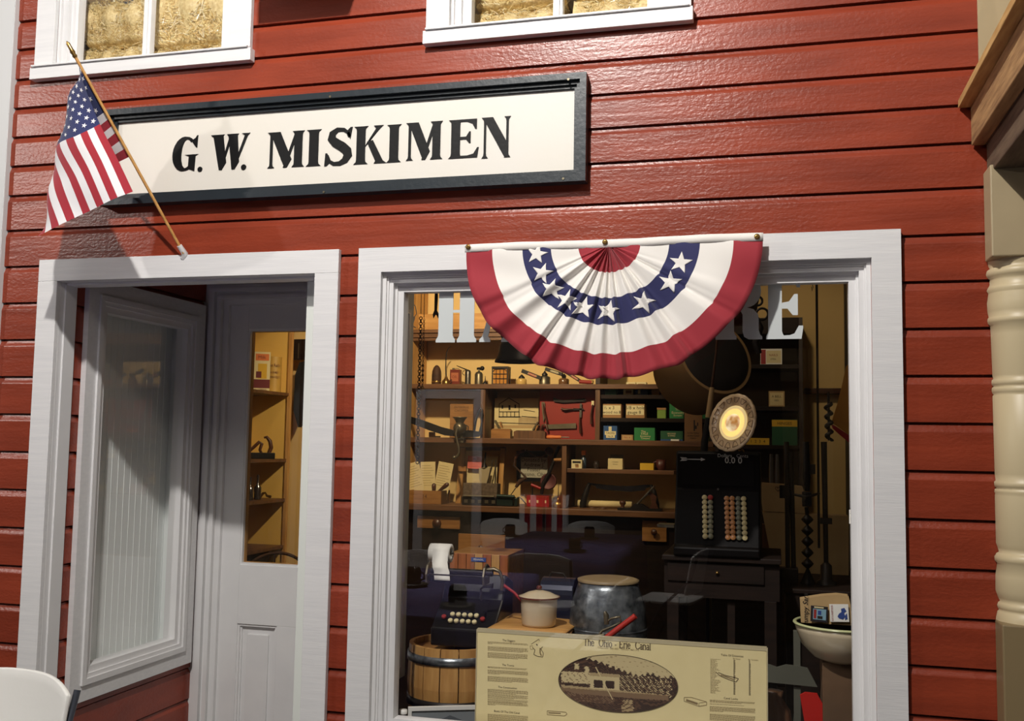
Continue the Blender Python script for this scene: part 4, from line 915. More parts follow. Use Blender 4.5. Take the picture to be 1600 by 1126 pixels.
# red tool board
rb = thing('red_tool_board', 'red painted board with old wooden-handled tools fixed on it', 'tool board', orig(889, 686, 2.44, ZS2)); o = rb.location.copy()
a, b = P(843.5, 609, 2.44), P(935, 685, 2.44)
MB().box(a.x-o.x, b.x-o.x, 0, .012, 0, a.z-o.z).build('board', M['reddk'], rb, bevel=.002)
def knife(name, label, pts, r, m, blade=None, bl=None):
    o_ = P(*pts[0], 2.425); t_ = thing(name, label, 'tool', o_)
    mb = MB(); tb(mb, o_, [(x, y, 2.427) for x, y in pts], r, flat=.6); mb.build('handle', M[m], t_)
    if blade: mb = MB(); sil(mb, o_, blade, 2.427, .003); mb.build('blade', M[bl or 'steel'], t_)
    return t_
knife('hand_tool', 'curved dark handle with a pale tip, left on the red board', [(848.5, 630), (851, 645), (855, 660)], [.006, .012, .008], 'walnut', [(846, 628), (851, 628), (852, 650), (849, 660), (847.5, 645)], 'tin')
knife('hand_tool', 'long flat blade mounted high on the red board', [(912, 625), (916, 625)], .004, 'iron', [(864, 621), (880, 625), (914, 622), (914, 627), (880, 629), (865, 627)], 'iron')
knife('hand_tool', 'turned brown handle lying level in the middle of the red board', [(877, 638), (882, 640), (892, 639), (896, 639)], [.010, .012, .008, .006], 'walnut', [(896, 637.5), (912, 638), (912, 640), (896, 641)], 'iron')
knife('hand_tool', 'upright chisel with a bright tip and brown handle on the red board', [(906, 652), (906, 662), (907, 674), (907, 677)], [.007, .010, .013, .009], 'walnut', [(905, 652), (906, 630), (909, 630), (908.5, 652)], 'steel')
knife('hand_tool', 'long dark handle with an ivory knob at the right of the red board', [(926, 632), (923.5, 648), (924, 662)], [.006, .009, .013], 'walnut', [(924, 626), (928, 626), (928, 633), (924, 633)], 'ivory')
knife('hand_tool', 'flat grey folding rule low on the red board', [(875, 666), (877, 666)], .003, 'tin', [(855, 663), (900, 661), (900, 669), (856, 670)], 'tin')

# counter, left to right
Yc = 2.36
q0, q1 = P(643, 765, 2.33), P(693, 790, 2.33)
cr_ = thing('wooden_crate', 'open brown wooden crate stuffed with paper at the left end of the counter', 'crate', ((q0.x+q1.x)/2, 2.28, ZC+.0005)); w = (q1.x-q0.x)/2; hC = q0.z-ZC
MB().box(-w, w, 0, .012, 0, hC, 0).text('14', .03, .0, -.0008, hC*.55, 1).build('front_panel', [M['oak'], M['walnut']], cr_, bevel=.0015)
MB().box(-w, w, .15, .162, 0, hC).build('back_panel', M['oak'], cr_); MB().box(-w, -w+.01, .0125, .1495, 0, hC).build('side_panel', M['oak'], cr_); MB().box(w-.01, w, .0125, .1495, 0, hC).build('side_panel', M['boardv'], cr_); MB().box(-w+.0105, w-.0105, .0125, .1495, .0, .008).build('bottom_panel', M['oak'], cr_)
for i, (x, an, lb) in enumerate(((-.05, -.28, 'leftmost yellowed leaflet fanned out of the crate'), (-.01, -.04, 'middle yellowed leaflet standing in the crate'), (.05, .16, 'right-hand printed leaflet leaning out of the crate'))):
    t = thing('leaflet', lb, 'leaflet', (cr_.location.x+x, 2.34+.02*i, ZC+.01), group='old leaflets in the crate')
    mb = MB(Matrix.Rotation(an, 4, 'Y') @ Matrix.Rotation(-.08, 4, 'X')); mb.box(-.045, .045, 0, .002, 0, .225, 0)
    for j in range(9): mb.box(-.036, .036-.01*(j % 3), -.0006, 0, .09+.014*j, .092+.014*j, 1)
    mb.build('sheet', [M['paper'], mat('faded_print', (150, 128, 84), .8)], t)
for px, py, lb in ((678, 760, 'round brown knob end poking out of the crate'), (697, 758, 'slanting dark wooden handle sticking out of the crate')):
    t = thing('chisel', lb, 'chisel', orig(px, py, 2.32)); mb = MB(Matrix.Rotation(.9 if px > 680 else 0, 4, 'Y')); mb.lathe([(.006, -.06), (.010, -.03), (.013, .0), (.011, .014), (.001, .02)], 14); mb.build('handle', M['walnut'], t)
# clamp frame leaning behind
fz0 = ZC
t = thing('wooden_press_frame', 'tall pale wooden press frame leaning at the back of the counter', 'frame', orig(748, 790, 2.47, ZC)); o = t.location.copy()
for pts in ([(711, 789), (719, 789), (727, 699), (719, 699)], [(777, 789), (784, 789), (789, 700), (782, 700)]): mb = MB(); sil(mb, o, pts, 2.46, .02); mb.build('upright', M['pinez'], t, bevel=.002)
mb = MB(); sil(mb, o, [(715.5, 728), (728, 728), (728, 736), (715.5, 736)], 2.445, .014); mb.build('clamp_block', M['oak'], t, bevel=.002)
mb = MB(); sil(mb, o, [(718, 698), (790, 698), (790, 704), (718, 704)], 2.4805, .012); mb.build('top_rail', M['boardv'], t)
carton('sheet_of_paper', 'tall yellowed handwritten sheet leaning inside the press frame', 'paper', (730, 712), (776, 790), 2.485, .003, M['paper'], z=ZC, texts=[('~~~ ~~~~ ~~', .05, .45, .45, M['cardbox']), ('~~~~ ~~~', .05, .45, .36, M['cardbox']), ('~~ ~~~~', .05, .45, .27, M['cardbox'])])
q = orig(741, 732, 2.455)
t = thing('pink_note', 'salmon pink printed note pinned above the paper sheet', 'note', q); mb = MB(Matrix.Rotation(.04, 4, 'Y')); mb.box(-.042, .042, 0, .0015, 0, .072, 0)
mb.box(-.009, .009, -.0006, 0, .05, .064, 1)
for j in range(4): mb.box(-.034, .034-.012*(j % 2), -.0006, 0, .012+.009*j, .0135+.009*j, 1)
mb.build('sheet', [M['pink'], M['inkr']], t)
t = thing('whisk_brush', 'pale bristle brush standing in front of the press frame', 'brush', orig(755, 764, 2.43)); o = t.location.copy()
mb = MB(); sil(mb, o, [(751, 762), (761, 762), (763, 745), (766, 730), (748, 731), (748.5, 745)], 2.42, .014); mb.build('bristles', mat('pale_bristles', (176, 160, 126), .8, bump=(90, .8), stretch=(8, 8, 1)), t)
mb = MB(); tb(mb, o, [(757, 730, 2.427), (757, 722, 2.427), (759, 706, 2.427)], [.018, .006, .004]); mb.build('brush_handle', M['iron'], t)
t = thing('pliers', 'open steel pliers hanging at the right of the press frame', 'pliers', orig(772, 724, 2.42)); o = t.location.copy()
mb = MB(); tb(mb, o, [(770, 718, 2.42), (768, 731, 2.42), (764, 745, 2.42), (760, 758, 2.42)], [.004, .007, .006, .005], flat=.6); tb(mb, o, [(775, 719, 2.425), (774, 732, 2.425), (774, 745, 2.425), (773.5, 758, 2.425)], [.004, .008, .007, .006], flat=.6); mb.build('jaws_and_handles', M['steel'], t)
t = thing('tool_tray', 'old grey-green metal tool box with a strip of switches on the counter', 'tool box', orig(748, 791, 2.31, ZC)); o = t.location.copy()
mb = MB(); mb.box(-.10, .10, 0, .09, 0, .045, 0); mb.box(-.10, .10, .02, .09, .0455, .12, 1); mb.build('box_body', [M['iron'], M['oldoak2']], t, bevel=.002)
mb = MB()
for i in range(5): mb.box(-.085+.04*i, -.065+.04*i, -.004, -.0005, .012, .03)
mb.tube([(-.09, -.006, .05), (.09, -.006, .05)], .006, 8); mb.build('fittings', M['tin'], t)
t = thing('bench_vice', 'small dark green bench vice on the counter left of the framed notice', 'vice', orig(790, 792, 2.32, ZC)); mb = MB(); mb.box(-.055, .04, 0, .07, 0, .05); mb.box(.045, .065, .01, .06, 0, .045); mb.tube([(-.05, -.004, .055), (.05, -.004, .052)], .01, 10); mb.build('vice_body', mat('green_black_iron', (38, 52, 46), .4, .5), t, bevel=.004)
mb = MB(); mb.tube([(.058, .03, .046), (.072, .03, .05), (.085, .03, .04), (.11, .03, .012)], .004, 8); mb.build('tommy_bar', M['steel'], t)
# donation notice
t = thing('donation_notice', 'pale notice with four lines of black lettering on a dark board, amid the bent tools', 'notice', orig(832, 755, 2.50)); o = t.location.copy()
mb = MB(); sil(mb, o, [(807, 704), (855, 704), (855, 752), (807, 752)], 2.50, .01); mb.build('backing_board', M['iron2'], t)
a, b = P(814, 714, 2.494), P(855, 746.5, 2.494); cx_ = (a.x+b.x)/2-o.x; w = b.x-a.x; zc_ = (a.z+b.z)/2-o.z
mb = MB(); mb.box(a.x-o.x, b.x-o.x, 2.494-o.y, 2.4995-o.y, b.z-o.z, a.z-o.z, 0)
for i, s in enumerate(('Donated by:', 'Andrew J.', 'Foster', 'Fresno, Ohio')): mb.text(s, .0305, cx_, 2.4935-o.y, zc_+.042-.027*i, 1)
mb.build('notice_card', [mat('grey_cream_card', (176, 172, 152), .7), M['ink']], t)
mb = MB(Matrix.Translation((0, 0, 0))); zb_ = ZC-o.z; mb.tube([(.0, .004, P(830, 752, 2.505).z-o.z), (0, .0, zb_)], .004, 8); mb.build('stand_leg', M['iron'], t)
# tangle of braces and bits in front of the notice
t = thing('hand_brace', 'bent iron carpenter brace with a dark wooden grip standing left of the notice', 'brace', orig(797, 785, 2.40)); o = t.location.copy()
mb = MB(); tb(mb, o, [(806, 761, 2.42), (812, 752, 2.42), (822, 746, 2.42)], [.008, .013, .009]); tb(mb, o, [(822, 746, 2.42), (814, 738, 2.42), (803, 727, 2.42), (805, 716, 2.42)], [.006, .005, .006, .007]); mb.build('crank', M['rust'], t)
mb = MB(); tb(mb, o, [(796, 776, 2.42), (806, 762, 2.42)], [.002, .003]); mb.build('bit', M['steel'], t)
mb = MB(); tb(mb, o, [(805, 716, 2.42), (810, 707, 2.42), (820, 703.5, 2.42)], [.009, .011, .006]); mb.build('wooden_grip', M['walnut'], t)
t = thing('hand_brace', 'dark hand drill with a round head above the donation notice', 'brace', orig(848, 775, 2.41)); o = t.location.copy()
mb = MB(); tb(mb, o, [(846, 772, 2.43), (849, 755, 2.43), (858, 738, 2.43), (865, 722, 2.43), (868, 710, 2.43), (874, 697, 2.43)], [.010, .012, .010, .008, .008, .010]); mb.build('frame', M['iron'], t)
mb = MB(); tb(mb, o, [(822, 703, 2.42), (834, 711, 2.42), (846, 715, 2.42), (856, 707, 2.42)], [.004, .005, .004, .005]); mb.build('rod', M['rust'], t)
q = P(858, 705, 2.43)-o; mb = MB(Matrix.Translation(q) @ Matrix.Rotation(1.1, 4, 'X') @ Matrix.Rotation(.5, 4, 'Y')); mb.lathe([(.001, -.008), (.016, -.008), (.025, 0), (.024, .008), (.012, .014), (.001, .016)], 18); mb.build('drill_head', M['walnut'], t)
q = P(857, 752, 2.44)-o; mb = MB(Matrix.Translation(q) @ Matrix.Rotation(PI/2-.2, 4, 'X')); mb.lathe([(.001, -.004), (.04, -.004), (.046, -.007), (.046, .007), (.04, .004), (.001, .004)], 28); mb.build('gear_wheel', mat('dark_red_iron', (74, 26, 22), .5, .4), t)
mb = MB(); tb(mb, o, [(866, 718, 2.425), (878, 718, 2.42)], [.009, .011], n=12); mb.build('side_handle', M['oak'], t)
mb = MB(); tb(mb, o, [(830, 757, 2.42), (845, 763, 2.42)], [.009, .008], n=10); mb.build('lower_handle', M['red'], t)
carton('red_tin_box', 'red metal box with three pale marks under the hand drill', 'tin box', (823, 774), (857.5, 794), 2.36, .07, M['red'], z=ZC, patches=[(0, 1, .8, 1, M['reddk']), (.1, .16, .35, .6, IV), (.45, .53, .35, .6, IV), (.82, .88, .35, .6, IV)])
t = thing('oil_can', 'brass pump oil can with a thin upright spout at the divider', 'oil can', orig(872, 795, 2.37, ZC))
MB().lathe([(.034, 0), (.036, .01), (.034, .022), (.02, .036), (.008, .042), (.007, .055)], 24).build('can_body', M['brass'], t)
MB().tube([(0, 0, .055), (0, 0, .10), (.002, 0, .13)], [.003, .002, .0015], 8).build('spout', M['tin'], t)
# drawknife, roll, jack plane
t = thing('drawknife', 'black drawknife with two bent-down wooden handles standing on the counter', 'drawknife', orig(968, 796, 2.40, ZC)); o = t.location.copy()
mb = MB(); sil(mb, o, [(919, 754), (945, 757), (968, 759), (990, 759), (1008, 757), (1018, 757), (1018, 760), (1010, 762), (1007, 766), (985, 768), (955, 766), (932, 763), (930, 759), (920, 757)], 2.42, .005); mb.build('blade', M['iron2'], t, bevel=.001)
for nm, pts in (('handle', [(921, 755, 2.42), (917, 765, 2.42), (914, 775, 2.42), (911, 786, 2.42), (910, 794, 2.42)]), ('handle', [(1017, 758, 2.42), (1021, 766, 2.42), (1023, 778, 2.42), (1025, 788, 2.42), (1026, 795, 2.42)])):
    mb = MB(); tb(mb, o, pts, [.009, .014, .017, .019, .015], n=12); mb.build(nm, M['iron'], t)
t = thing('rolled_paper', 'long pale roll of paper lying behind the jack plane', 'paper roll', orig(945, 791, 2.45, ZC+.02)); o = t.location.copy(); mb = MB(); mb.at(0, 0, 0, ry=PI/2); mb.lathe([(.001, -.15), (.019, -.15), (.019, .15), (.001, .15)], 20); mb.build('roll', M['paper'], t)
t = thing('jack_plane', 'iron jack plane with dark knob and tote in front of the drawknife', 'hand plane', orig(1000, 797, 2.33, ZC)); o = t.location.copy()
a, b = P(960, 796, 2.33), P(1028, 796, 2.33); L = b.x-a.x
MB().prism([(-L/2, 0), (L/2, 0), (L/2, .012), (L*.2, .012), (L*.05, .034), (-L*.12, .034), (-L*.22, .012), (-L/2, .012)], -.03, .03).build('plane_body', M['iron'], t, bevel=.002)
MB(Matrix.Translation((-L*.40, 0, .0125))).lathe([(.012, 0), (.009, .008), (.017, .02), (.018, .03), (.012, .036), (.001, .038)], 18).build('front_knob', M['walnut'], t)
MB(Matrix.Translation((-L*.05, 0, .035)) @ Matrix.Rotation(.75, 4, 'Y')).box(-.004, .004, -.022, .022, -.02, .13).build('iron_and_cap', M['steel'], t, bevel=.001)
MB().prism([(L*.22, .0125), (L*.42, .0125), (L*.36, .045), (L*.38, .075), (L*.28, .095), (L*.16, .098), (L*.25, .07), (L*.27, .04)], -.010, .010).build('tote', M['walnut'], t, bevel=.003)
for i, (px, py, lb) in enumerate(((926, 791, 'dark wood shaving lying left of the front knob'), (942, 792, 'small curled chip beside the shaving'))):
    t = thing('wood_scrap', lb, 'scrap', orig(px, py, 2.31, ZC+.002)); MB().tube([(-.025, 0, 0), (-.01, .004, .006), (.008, -.002, .003), (.028, .003, .001)], [.002, .005, .006, .001], 7, flat=.6).build('scrap_body', M['walnut'], t)
# ================================================================== hanging in the window
CZ = 2.619
def hang(t_loc, top, r=.002): return [(0, 0, top), (0, 0, CZ-t_loc[2])]
o = P(808, 566, 1.0)
t = thing('cast_bell', 'black cast iron bell with a forked yoke hanging behind the bunting', 'bell', o); R_ = MPP(808, 566, 1.0)*34
MB().lathe([(R_*.93, .012), (R_, 0), (R_*1.0, .006), (R_*.90, .022), (R_*.82, .045), (R_*.80, .07), (R_*.70, .088), (R_*.40, .10), (.001, .102)], 34).build('bell_body', M['iron'], t)
mb = MB()
for s in (-1, 1): mb.tube([(s*R_*.30, 0, .092), (s*R_*.62, 0, .11), (s*R_*.80, 0, .15), (s*R_*.78, 0, .20), (s*R_*.7, 0, .23), (0, 0, .27)], [.016, .013, .012, .010, .010, .008], 10)
mb.build('yoke', M['iron'], t); MB().tube(hang(o, .27), .003, 6).build('hanging_rod', M['iron'], t); MB().tube([(0, 0, .08), (0, 0, .02)], [.004, .012], 10).build('clapper', M['rust'], t)
# open-ended spanner on a string
o = P(680.5, 497, 1.2); t = thing('spanner', 'black open-ended spanner hanging on a string at the upper left', 'spanner', o)
mb = MB(); sil(mb, o, [(677, 497), (676, 491), (678.5, 485), (679, 462), (679.5, 457), (683.5, 457), (684, 462), (682.5, 485), (685.5, 491), (684, 497), (682.5, 493), (681, 491), (679, 493)], 1.2, .006); mb.build('spanner_body', M['iron'], t, bevel=.001)
zt_ = P(681, 457, 1.2).z-o.z; MB().tube([(0, .003, zt_), (-.006, .003, zt_+.03), (0, .003, zt_+.05), (.0, .003, CZ-o.z)], .0012, 6).build('string', M['iron'], t)
# chains at the left end
def chain(name, label, px, py0, py1, Y, r, wire, m, step):
    o = P(px, py1, Y); L = P(px, py0, Y).z-o.z; t = thing(name, label, 'chain', o); mb = MB(); n = int(L/step)
    for i in range(n):
        z = i*step; a = (i % 2)*PI/2
        mb.at(0, 0, z, rz=a); mb.tube([(r*math.cos(q*PI/5), 0, step*.62*math.sin(q*PI/5)) for q in range(11)], wire, 5, cap=False)
    mb.at(0, 0, 0); o2 = mb.build('links', m, t)
    MB().tube([(0, 0, L), (0, 0, CZ-o.z)], .0015, 6).build('wire', M['iron'], t); return t
chain('roller_chain', 'long rusty ladder chain hanging at the left end of the shelves', 652, 490, 722, 1.16, .007, .0022, M['rust'], .012)
t = chain('bead_chain', 'thin dark chain with round beads hanging in front of the top shelf', 660, 496, 604, 1.2, .004, .0012, M['rust'], .009); o = t.location
mb = MB(); [mb.ball(0, 0, z, .006) for z in (.03, .052, .074, .096)]; bo_ = mb.build('beads', M['rust'], t)
MB().lathe([(.009, -.012), (.010, -.006), (.006, 0), (.003, .006)], 12).build('weight', M['brass'], t)
o = P(645, 500, 1.065); t = thing('electric_cord', 'white electric cord and plug on the end of the entry wall', 'cord', o)
mb = MB(); tb(mb, o, [(638, 447, 1.03), (641, 470, 1.04), (649, 478, 1.05), (651, 490, 1.05), (644, 500, 1.05), (643, 508, 1.05), (650, 512, 1.05)], .0022); mb.build('wire', M['plastic'], t); mb = MB(); mb.tube([(0, -.01, -.012), (.004, -.01, .012)], [.008, .010], 10); mb.build('plug', M['plastic'], t)
# hoop drum
o = P(1118, 556, .98); ax = Vector((-.50, .70, -.32)).normalized()
rot = ax.to_track_quat('Z', 'Y').to_euler(); t = thing('hooped_drum', 'large round drum with a tan hoop and dark face hanging beside the bunting', 'drum', o); t.rotation_euler = rot
R_ = .165
MB().lathe([(R_*.99, .0), (R_*1.0, .005), (R_*1.04, .21), (R_*1.0, .21), (R_*.97, .005)], 48).build('hoop', mat('tan_bentwood', (158, 126, 80), .7, var=(5, .5), bump=(30, .2)), t)
MB().lathe([(.001, -.02), (R_*.6, -.014), (R_*.9, -.002), (R_*.985, .01)][::-1], 48).build('drum_face', mat('dark_drum_face', (44, 40, 38), .55, .2, var=(6, .6)), t)
MB().tube([(R_*1.03*math.cos(2.6), R_*1.03*math.sin(2.6), z) for z in (.01, .1, .2)], .0022, 6).build('seam', M['walnut'], t)
t2 = thing('hanging_hook', 'iron rod hook holding the hooped drum from the ceiling', 'hook', (o.x-.05, o.y+.09, o.z+.125)); MB().tube([(0, 0, 0), (0, 0, CZ-o.z-.125)], .004, 8).build('rod', M['iron'], t2)
# basket and black kettle behind the letter R
o = P(1150, 500, 1.30); t = thing('wicker_basket', 'dark woven basket hanging behind the window lettering', 'basket', o)
wk = mat('dark_wicker', (84, 60, 40), .7, bump=(90, 1, .006), var=(60, 1, (40, 28, 20)))
MB().lathe([(.001, -.02), (.05, -.02), (.085, .03), (.10, .10), (.098, .10), (.08, .03), (.045, -.012), (.001, -.012)], 30).build('weave', wk, t); MB().tube(hang(o, .10), .003, 6).build('string', M['iron'], t)
MB().tube([(-.098, 0, .10), (-.07, 0, .17), (0, 0, .20), (.07, 0, .17), (.098, 0, .10)], .005, 8).build('handle', wk, t)
o = P(1186, 552, .8); t = thing('iron_tongs', 'black iron hook with two round eyes hanging at the right of the drum', 'tongs', o)
MB().tube([(0, 0, 0), (-.012, 0, .04), (.006, 0, .10), (-.004, 0, .125)], [.016, .022, .018, .012], 10, flat=.7).build('jaw', M['iron'], t)
for c, zc, r in ((.012, .15, .022), (-.004, .20, .017)): MB(Matrix.Translation((c, 0, zc))).tube([(r*math.cos(q*PI/8), 0, r*math.sin(q*PI/8)) for q in range(17)], .0045, 8).build('eye', M['iron'], t)
MB().tube(hang(o, .21), .002, 6).build('string', M['iron'], t)
o = P(1269, 455, .5); t = thing('thin_hook', 'thin dark wire with a small hook hanging at the upper right', 'hook', o); MB().tube([(-.002, 0, .016), (0, 0, 0), (.003, 0, .014), (0, 0, .03), (0, 0, CZ-o.z)], .0014, 6).build('wire', M['iron'], t)
# ================================================================== display in the window, left
ZP = .5205
t = thing('half_barrel', 'round light wooden half barrel with dark iron hoops at the lower left', 'barrel', (-1.115, .40, ZP)); RB = .168
nst = 16; h_ = .275
for i in range(nst):
    a0, a1 = 2*PI*i/nst+.012, 2*PI*(i+1)/nst-.012
    mb = MB(); prof = [(RB*.93, 0), (RB, h_*.5), (RB*.97, h_), (RB*.88, h_), (RB*.90, h_*.5), (RB*.84, 0)]
    mb.lathe(prof+[prof[0]], 3, 0, a0, a1, sm=False)
    k = len(prof)
    for s in (0, 3): mb.add([(r*math.cos(a0 if s == 0 else a1), r*math.sin(a0 if s == 0 else a1), z) for r, z in prof], [tuple(range(k)) if s else tuple(range(k))[::-1]])
    mb.build('stave', M['pinez'], t)
for z, m in ((h_*.80, 'galv'), (h_*.26, 'iron')): MB(Matrix.Translation((0, 0, z))).lathe([(RB*.965, 0), (RB*1.012, 0), (RB*1.004, .028), (RB*.965, .028)], 44).build('hoop', M[m], t)
MB().lathe([(.001, h_-.03), (RB*.86, h_-.03), (RB*.86, h_-.02), (.001, h_-.02)], 40).build('barrel_head', M['oak'], t)
# ten-key adding machine with its paper roll
mx0, mx1, my0, my1 = -1.175, -.945, .30, .56; mz = ZP+h_+.0005
t = thing('adding_machine', 'dark old adding machine with a white paper roll standing on the barrel', 'adding machine', ((mx0+mx1)/2, .40, mz)); o = t.location.copy(); hw = (mx1-mx0)/2
MB().prismx([(-.10, 0), (.16, 0), (.16, .20), (.06, .235), (.02, .15), (-.10, .06)], -hw, hw).build('case', M['iron2'], t, bevel=.006)
for k, cs in enumerate(((0, 9), (1, 9))):
    pass
key_ = None
for r_ in range(2):
    for c_ in range(5):
        if key_ is None: key_ = MB().at(0, 0, 0).lathe([(.0085, 0), (.0095, .004), (.008, .008)], 14).build('key', IV, t); kk = key_
        else: kk = key_.copy(); COL.objects.link(kk)
        kk.location = (-.05+.022*c_, -.075+.024*r_, .082+.018*r_); kk.rotation_euler = (.55, 0, 0)
for x in (-.078, .064):
    kk = MB().lathe([(.0085, 0), (.0095, .004), (.008, .008)], 14).build('key', M['inkr'], t); kk.location = (x, -.063, .092); kk.rotation_euler = (.55, 0, 0)
cz = P(690, 892, .34).z-o.z; cy = -.05
ex0, ex1 = P(664, 892, .34).x-o.x, P(756, 892, .34).x-o.x
mb = MB(); mb.tube([(ex0+.02, cy, cz), (ex1+.03, cy, cz)], .011, 14); mb.tube([(ex0+.01, cy-.018, cz-.012), (ex1+.02, cy-.018, cz-.012)], .0035, 8)
mb.build('platen', M['iron'], t)
for x in (ex0+.008, ex1): MB().prismx([(cy-.03, cz-.04), (cy+.04, cz-.04), (cy+.04, cz+.02), (cy+.01, cz+.032), (cy-.02, cz+.02), (cy-.034, cz-.01)], x, x+.008).build('carriage_end', M['tin'], t, bevel=.002)
mb = MB(); mb.box(ex0+.016, ex1, cy, cy+.03, cz-.042, cz-.015); mb.build('carriage', M['iron'], t, bevel=.003)
rz_ = P(688, 864, .38).z-o.z; rx0, rx1 = P(671, 864, .38).x-o.x, P(703, 864, .38).x-o.x; ry_ = cy+.045
rl = MB(); rl.at(rx0, ry_, rz_, ry=PI/2); rl.lathe([(.012, 0), (.033, 0), (.033, rx1-rx0), (.012, rx1-rx0), (.012, 0)], 30)
pr_ = rl.build('paper_roll', M['paperw'], t)
mb = MB(); w_ = .009
strip = [(ry_-.0, rz_+.0335), (ry_-.025, rz_+.024), (cy-.004, cz+.03), (cy-.0135, cz+.012), (cy-.0145, cz-.0), (cy-.023, cz-.03)]
def stripf(u, v):
    i = min(int(v*5), 4); f = v*5-i; a, b = strip[i], strip[i+1]
    return (rx0+.012+.058*u+.028*v, a[0]+(b[0]-a[0])*f-.0015, a[1]+(b[1]-a[1])*f)
mb.grid(stripf, 1, 20); so = mb.build('paper_strip', M['paperw'], t); so.modifiers.new('thickness', 'SOLIDIFY').thickness = .0004
mb = MB(); mb.tube([(rx0-.006, ry_, rz_), (rx0-.006, ry_-.01, rz_-.03), (rx0+.01, cy+.02, cz+.02)], .003, 8); mb.tube([(rx0-.006, ry_, rz_), (rx1+.01, ry_, rz_)], .004, 8); mb.build('roll_holder', M['iron'], t)
mb = MB(); tb(mb, o, [(757, 891, .36), (772, 889, .36), (781, 893, .36), (785, 905, .36), (784, 922, .36)], [.008, .008, .006, .006, .007]); mb.build('side_arm', M['tin'], t)
mb = MB(); tb(mb, o, [(752, 938, .30), (751, 920, .30), (756, 916, .30)], [.004, .004, .004]); tb(mb, o, [(756, 916, .30), (770, 915, .30)], [.005, .008], n=10); mb.build('crank_handle', M['iron'], t)
# crates that carry the left-hand display
def crate(name, label, x0, x1, y0, y1, z0, z1, m, slats=3, zt=None):
    t = thing(name, label, 'crate', ((x0+x1)/2, (y0+y1)/2, z0)); w, d, H = (x1-x0)/2, (y1-y0)/2, z1-z0; g = .006
    for s in (-1, 1):
        for i in range(slats):
            a, b = i*H/slats, (i+1)*H/slats-g
            MB().box(-w, w, s*d-.006, s*d+.006, a, b).build('slat', M[m], t, bevel=.0015)
    MB().box(-w, -w+.012, -d+.0065, d-.0065, 0, H-g).build('end_panel', M[m], t); MB().box(w-.012, w, -d+.0065, d-.0065, 0, H-g).build('end_panel', M[m], t)
    MB().box(-w+.0125, w-.0125, -d+.0065, d-.0065, H-.016, H-g).build('lid', M[m], t); return t
crate('slatted_crate', 'slatted pine crate under the pot and kindling, hidden by the poster', -.935, -.73+.03, .20, .66, ZP, .845, 'oak', 4)
crate('slatted_crate', 'low dark crate under the galvanised churn', -.69, -.42, .32, .60, ZP, .735, 'dark', 2)
t = crate('planked_crate', 'tall reddish planked crate with a small blue label behind the adding machine', P(704, 900, .72).x, P(795, 900, .72).x, .72, .95, ZP, P(750, 862, .72).z, 'oak', 1)
hw_ = (P(795, 900, .72).x-P(704, 900, .72).x)/2; hc_ = P(750, 862, .72).z-ZP
for i in range(7): MB().box(-hw_+i*2*hw_/7+.001, -hw_+(i+1)*2*hw_/7-.001, -.130, -.1215, .0, hc_-.008).build('plank', M['pinez'] if i in (3, 5) else M['planked'], t, bevel=.001)
MB().box(-.03, .03, -.1325, -.1302, hc_-.036, hc_-.020, 0).text('PENNSYL', .010, 0, -.1328, hc_-.028, 1).build('blue_label', [M['inkb'], M['paperw']], t)
# kindling: thin curved boards
for i, (a, dz) in enumerate(((.06, 0), (-.05, .0105), (.10, .021), (-.02, .0315))):
    t = thing('cedar_shake', ('bottom', 'second', 'third', 'top')[i]+' thin curved cedar board in the stack under the enamel pot', 'board', (-.835+.008*i, .42-.01*i, .8455+dz), a, 'thin boards stacked under the pot')
    mb = MB(); mb.grid(lambda u, v, s=1: ((u-.5)*.27, (v-.5)*.34, .003+.004*math.sin(u*PI)), 16, 4); mb.add([((u-.5)*.27, (v-.5)*.34, -.002) for u, v in ((0, 0), (1, 0), (1, 1), (0, 1))], [(0, 3, 2, 1)])
    q = mb.build('board_body', M['pine'] if i % 2 else M['oak'], t); q.modifiers.new('thickness', 'SOLIDIFY').thickness = .004
mz_ = .8455+.0315+.0082
o = Vector((P(840, 960, .30).x, .32, mz_)); t = thing('enamel_pot', 'cream enamel saucepan with a domed lid standing on thin boards', 'pot', o); R_ = .064
MB().lathe([(.001, 0), (R_*.86, 0), (R_*.93, .008), (R_*.98, .07), (R_*.98, .088), (R_*1.0, .09), (R_*.94, .088), (R_*.93, .07), (R_*.88, .01), (.001, .006)], 40).build('pot_body', M['enamel'], t)
MB().lathe([(R_*1.03, .091), (R_*1.12, .094), (R_*1.12, .098), (R_*.95, .101), (R_*.6, .112), (R_*.2, .118), (.001, .119)], 40).build('lid', M['enamel'], t)
MB(Matrix.Translation((0, 0, .0))).lathe([(R_*1.12, .0935), (R_*1.135, .096), (R_*1.12, .0985)], 40).build('rim_band', M['enamelr'], t)
MB(Matrix.Translation((0, 0, .1195))).lathe([(.004, 0), (.009, .003), (.010, .009), (.006, .014), (.001, .015)], 18).build('lid_knob', M['enamelr'], t)
MB().tube([(-R_*.97, .01, .075), (-R_*1.5, .03, .10), (-R_*2.3, .05, .125)], [.005, .005, .006], 8).build('handle', M['red'], t)
q0, q1 = P(845, 897, .52), P(897, 964, .52)
t = thing('domed_metal_case', 'dark blue-black metal case with a domed top and wire handle behind the pot', 'case', ((q0.x+q1.x)/2, .56, mz_-.0080)); w = (q1.x-q0.x)/2; hh_ = q0.z-mz_
MB().prismx([(-.07, 0), (.07, 0), (.07, hh_*.6)]+[(.07*math.cos(a*PI/10), hh_*.6+hh_*.38*math.sin(a*PI/10)) for a in range(1, 10)]+[(-.07, hh_*.6)], -w, w).build('case_body', mat('blue_black_enamel', (36, 40, 60), .25, .3), t, bevel=.004)
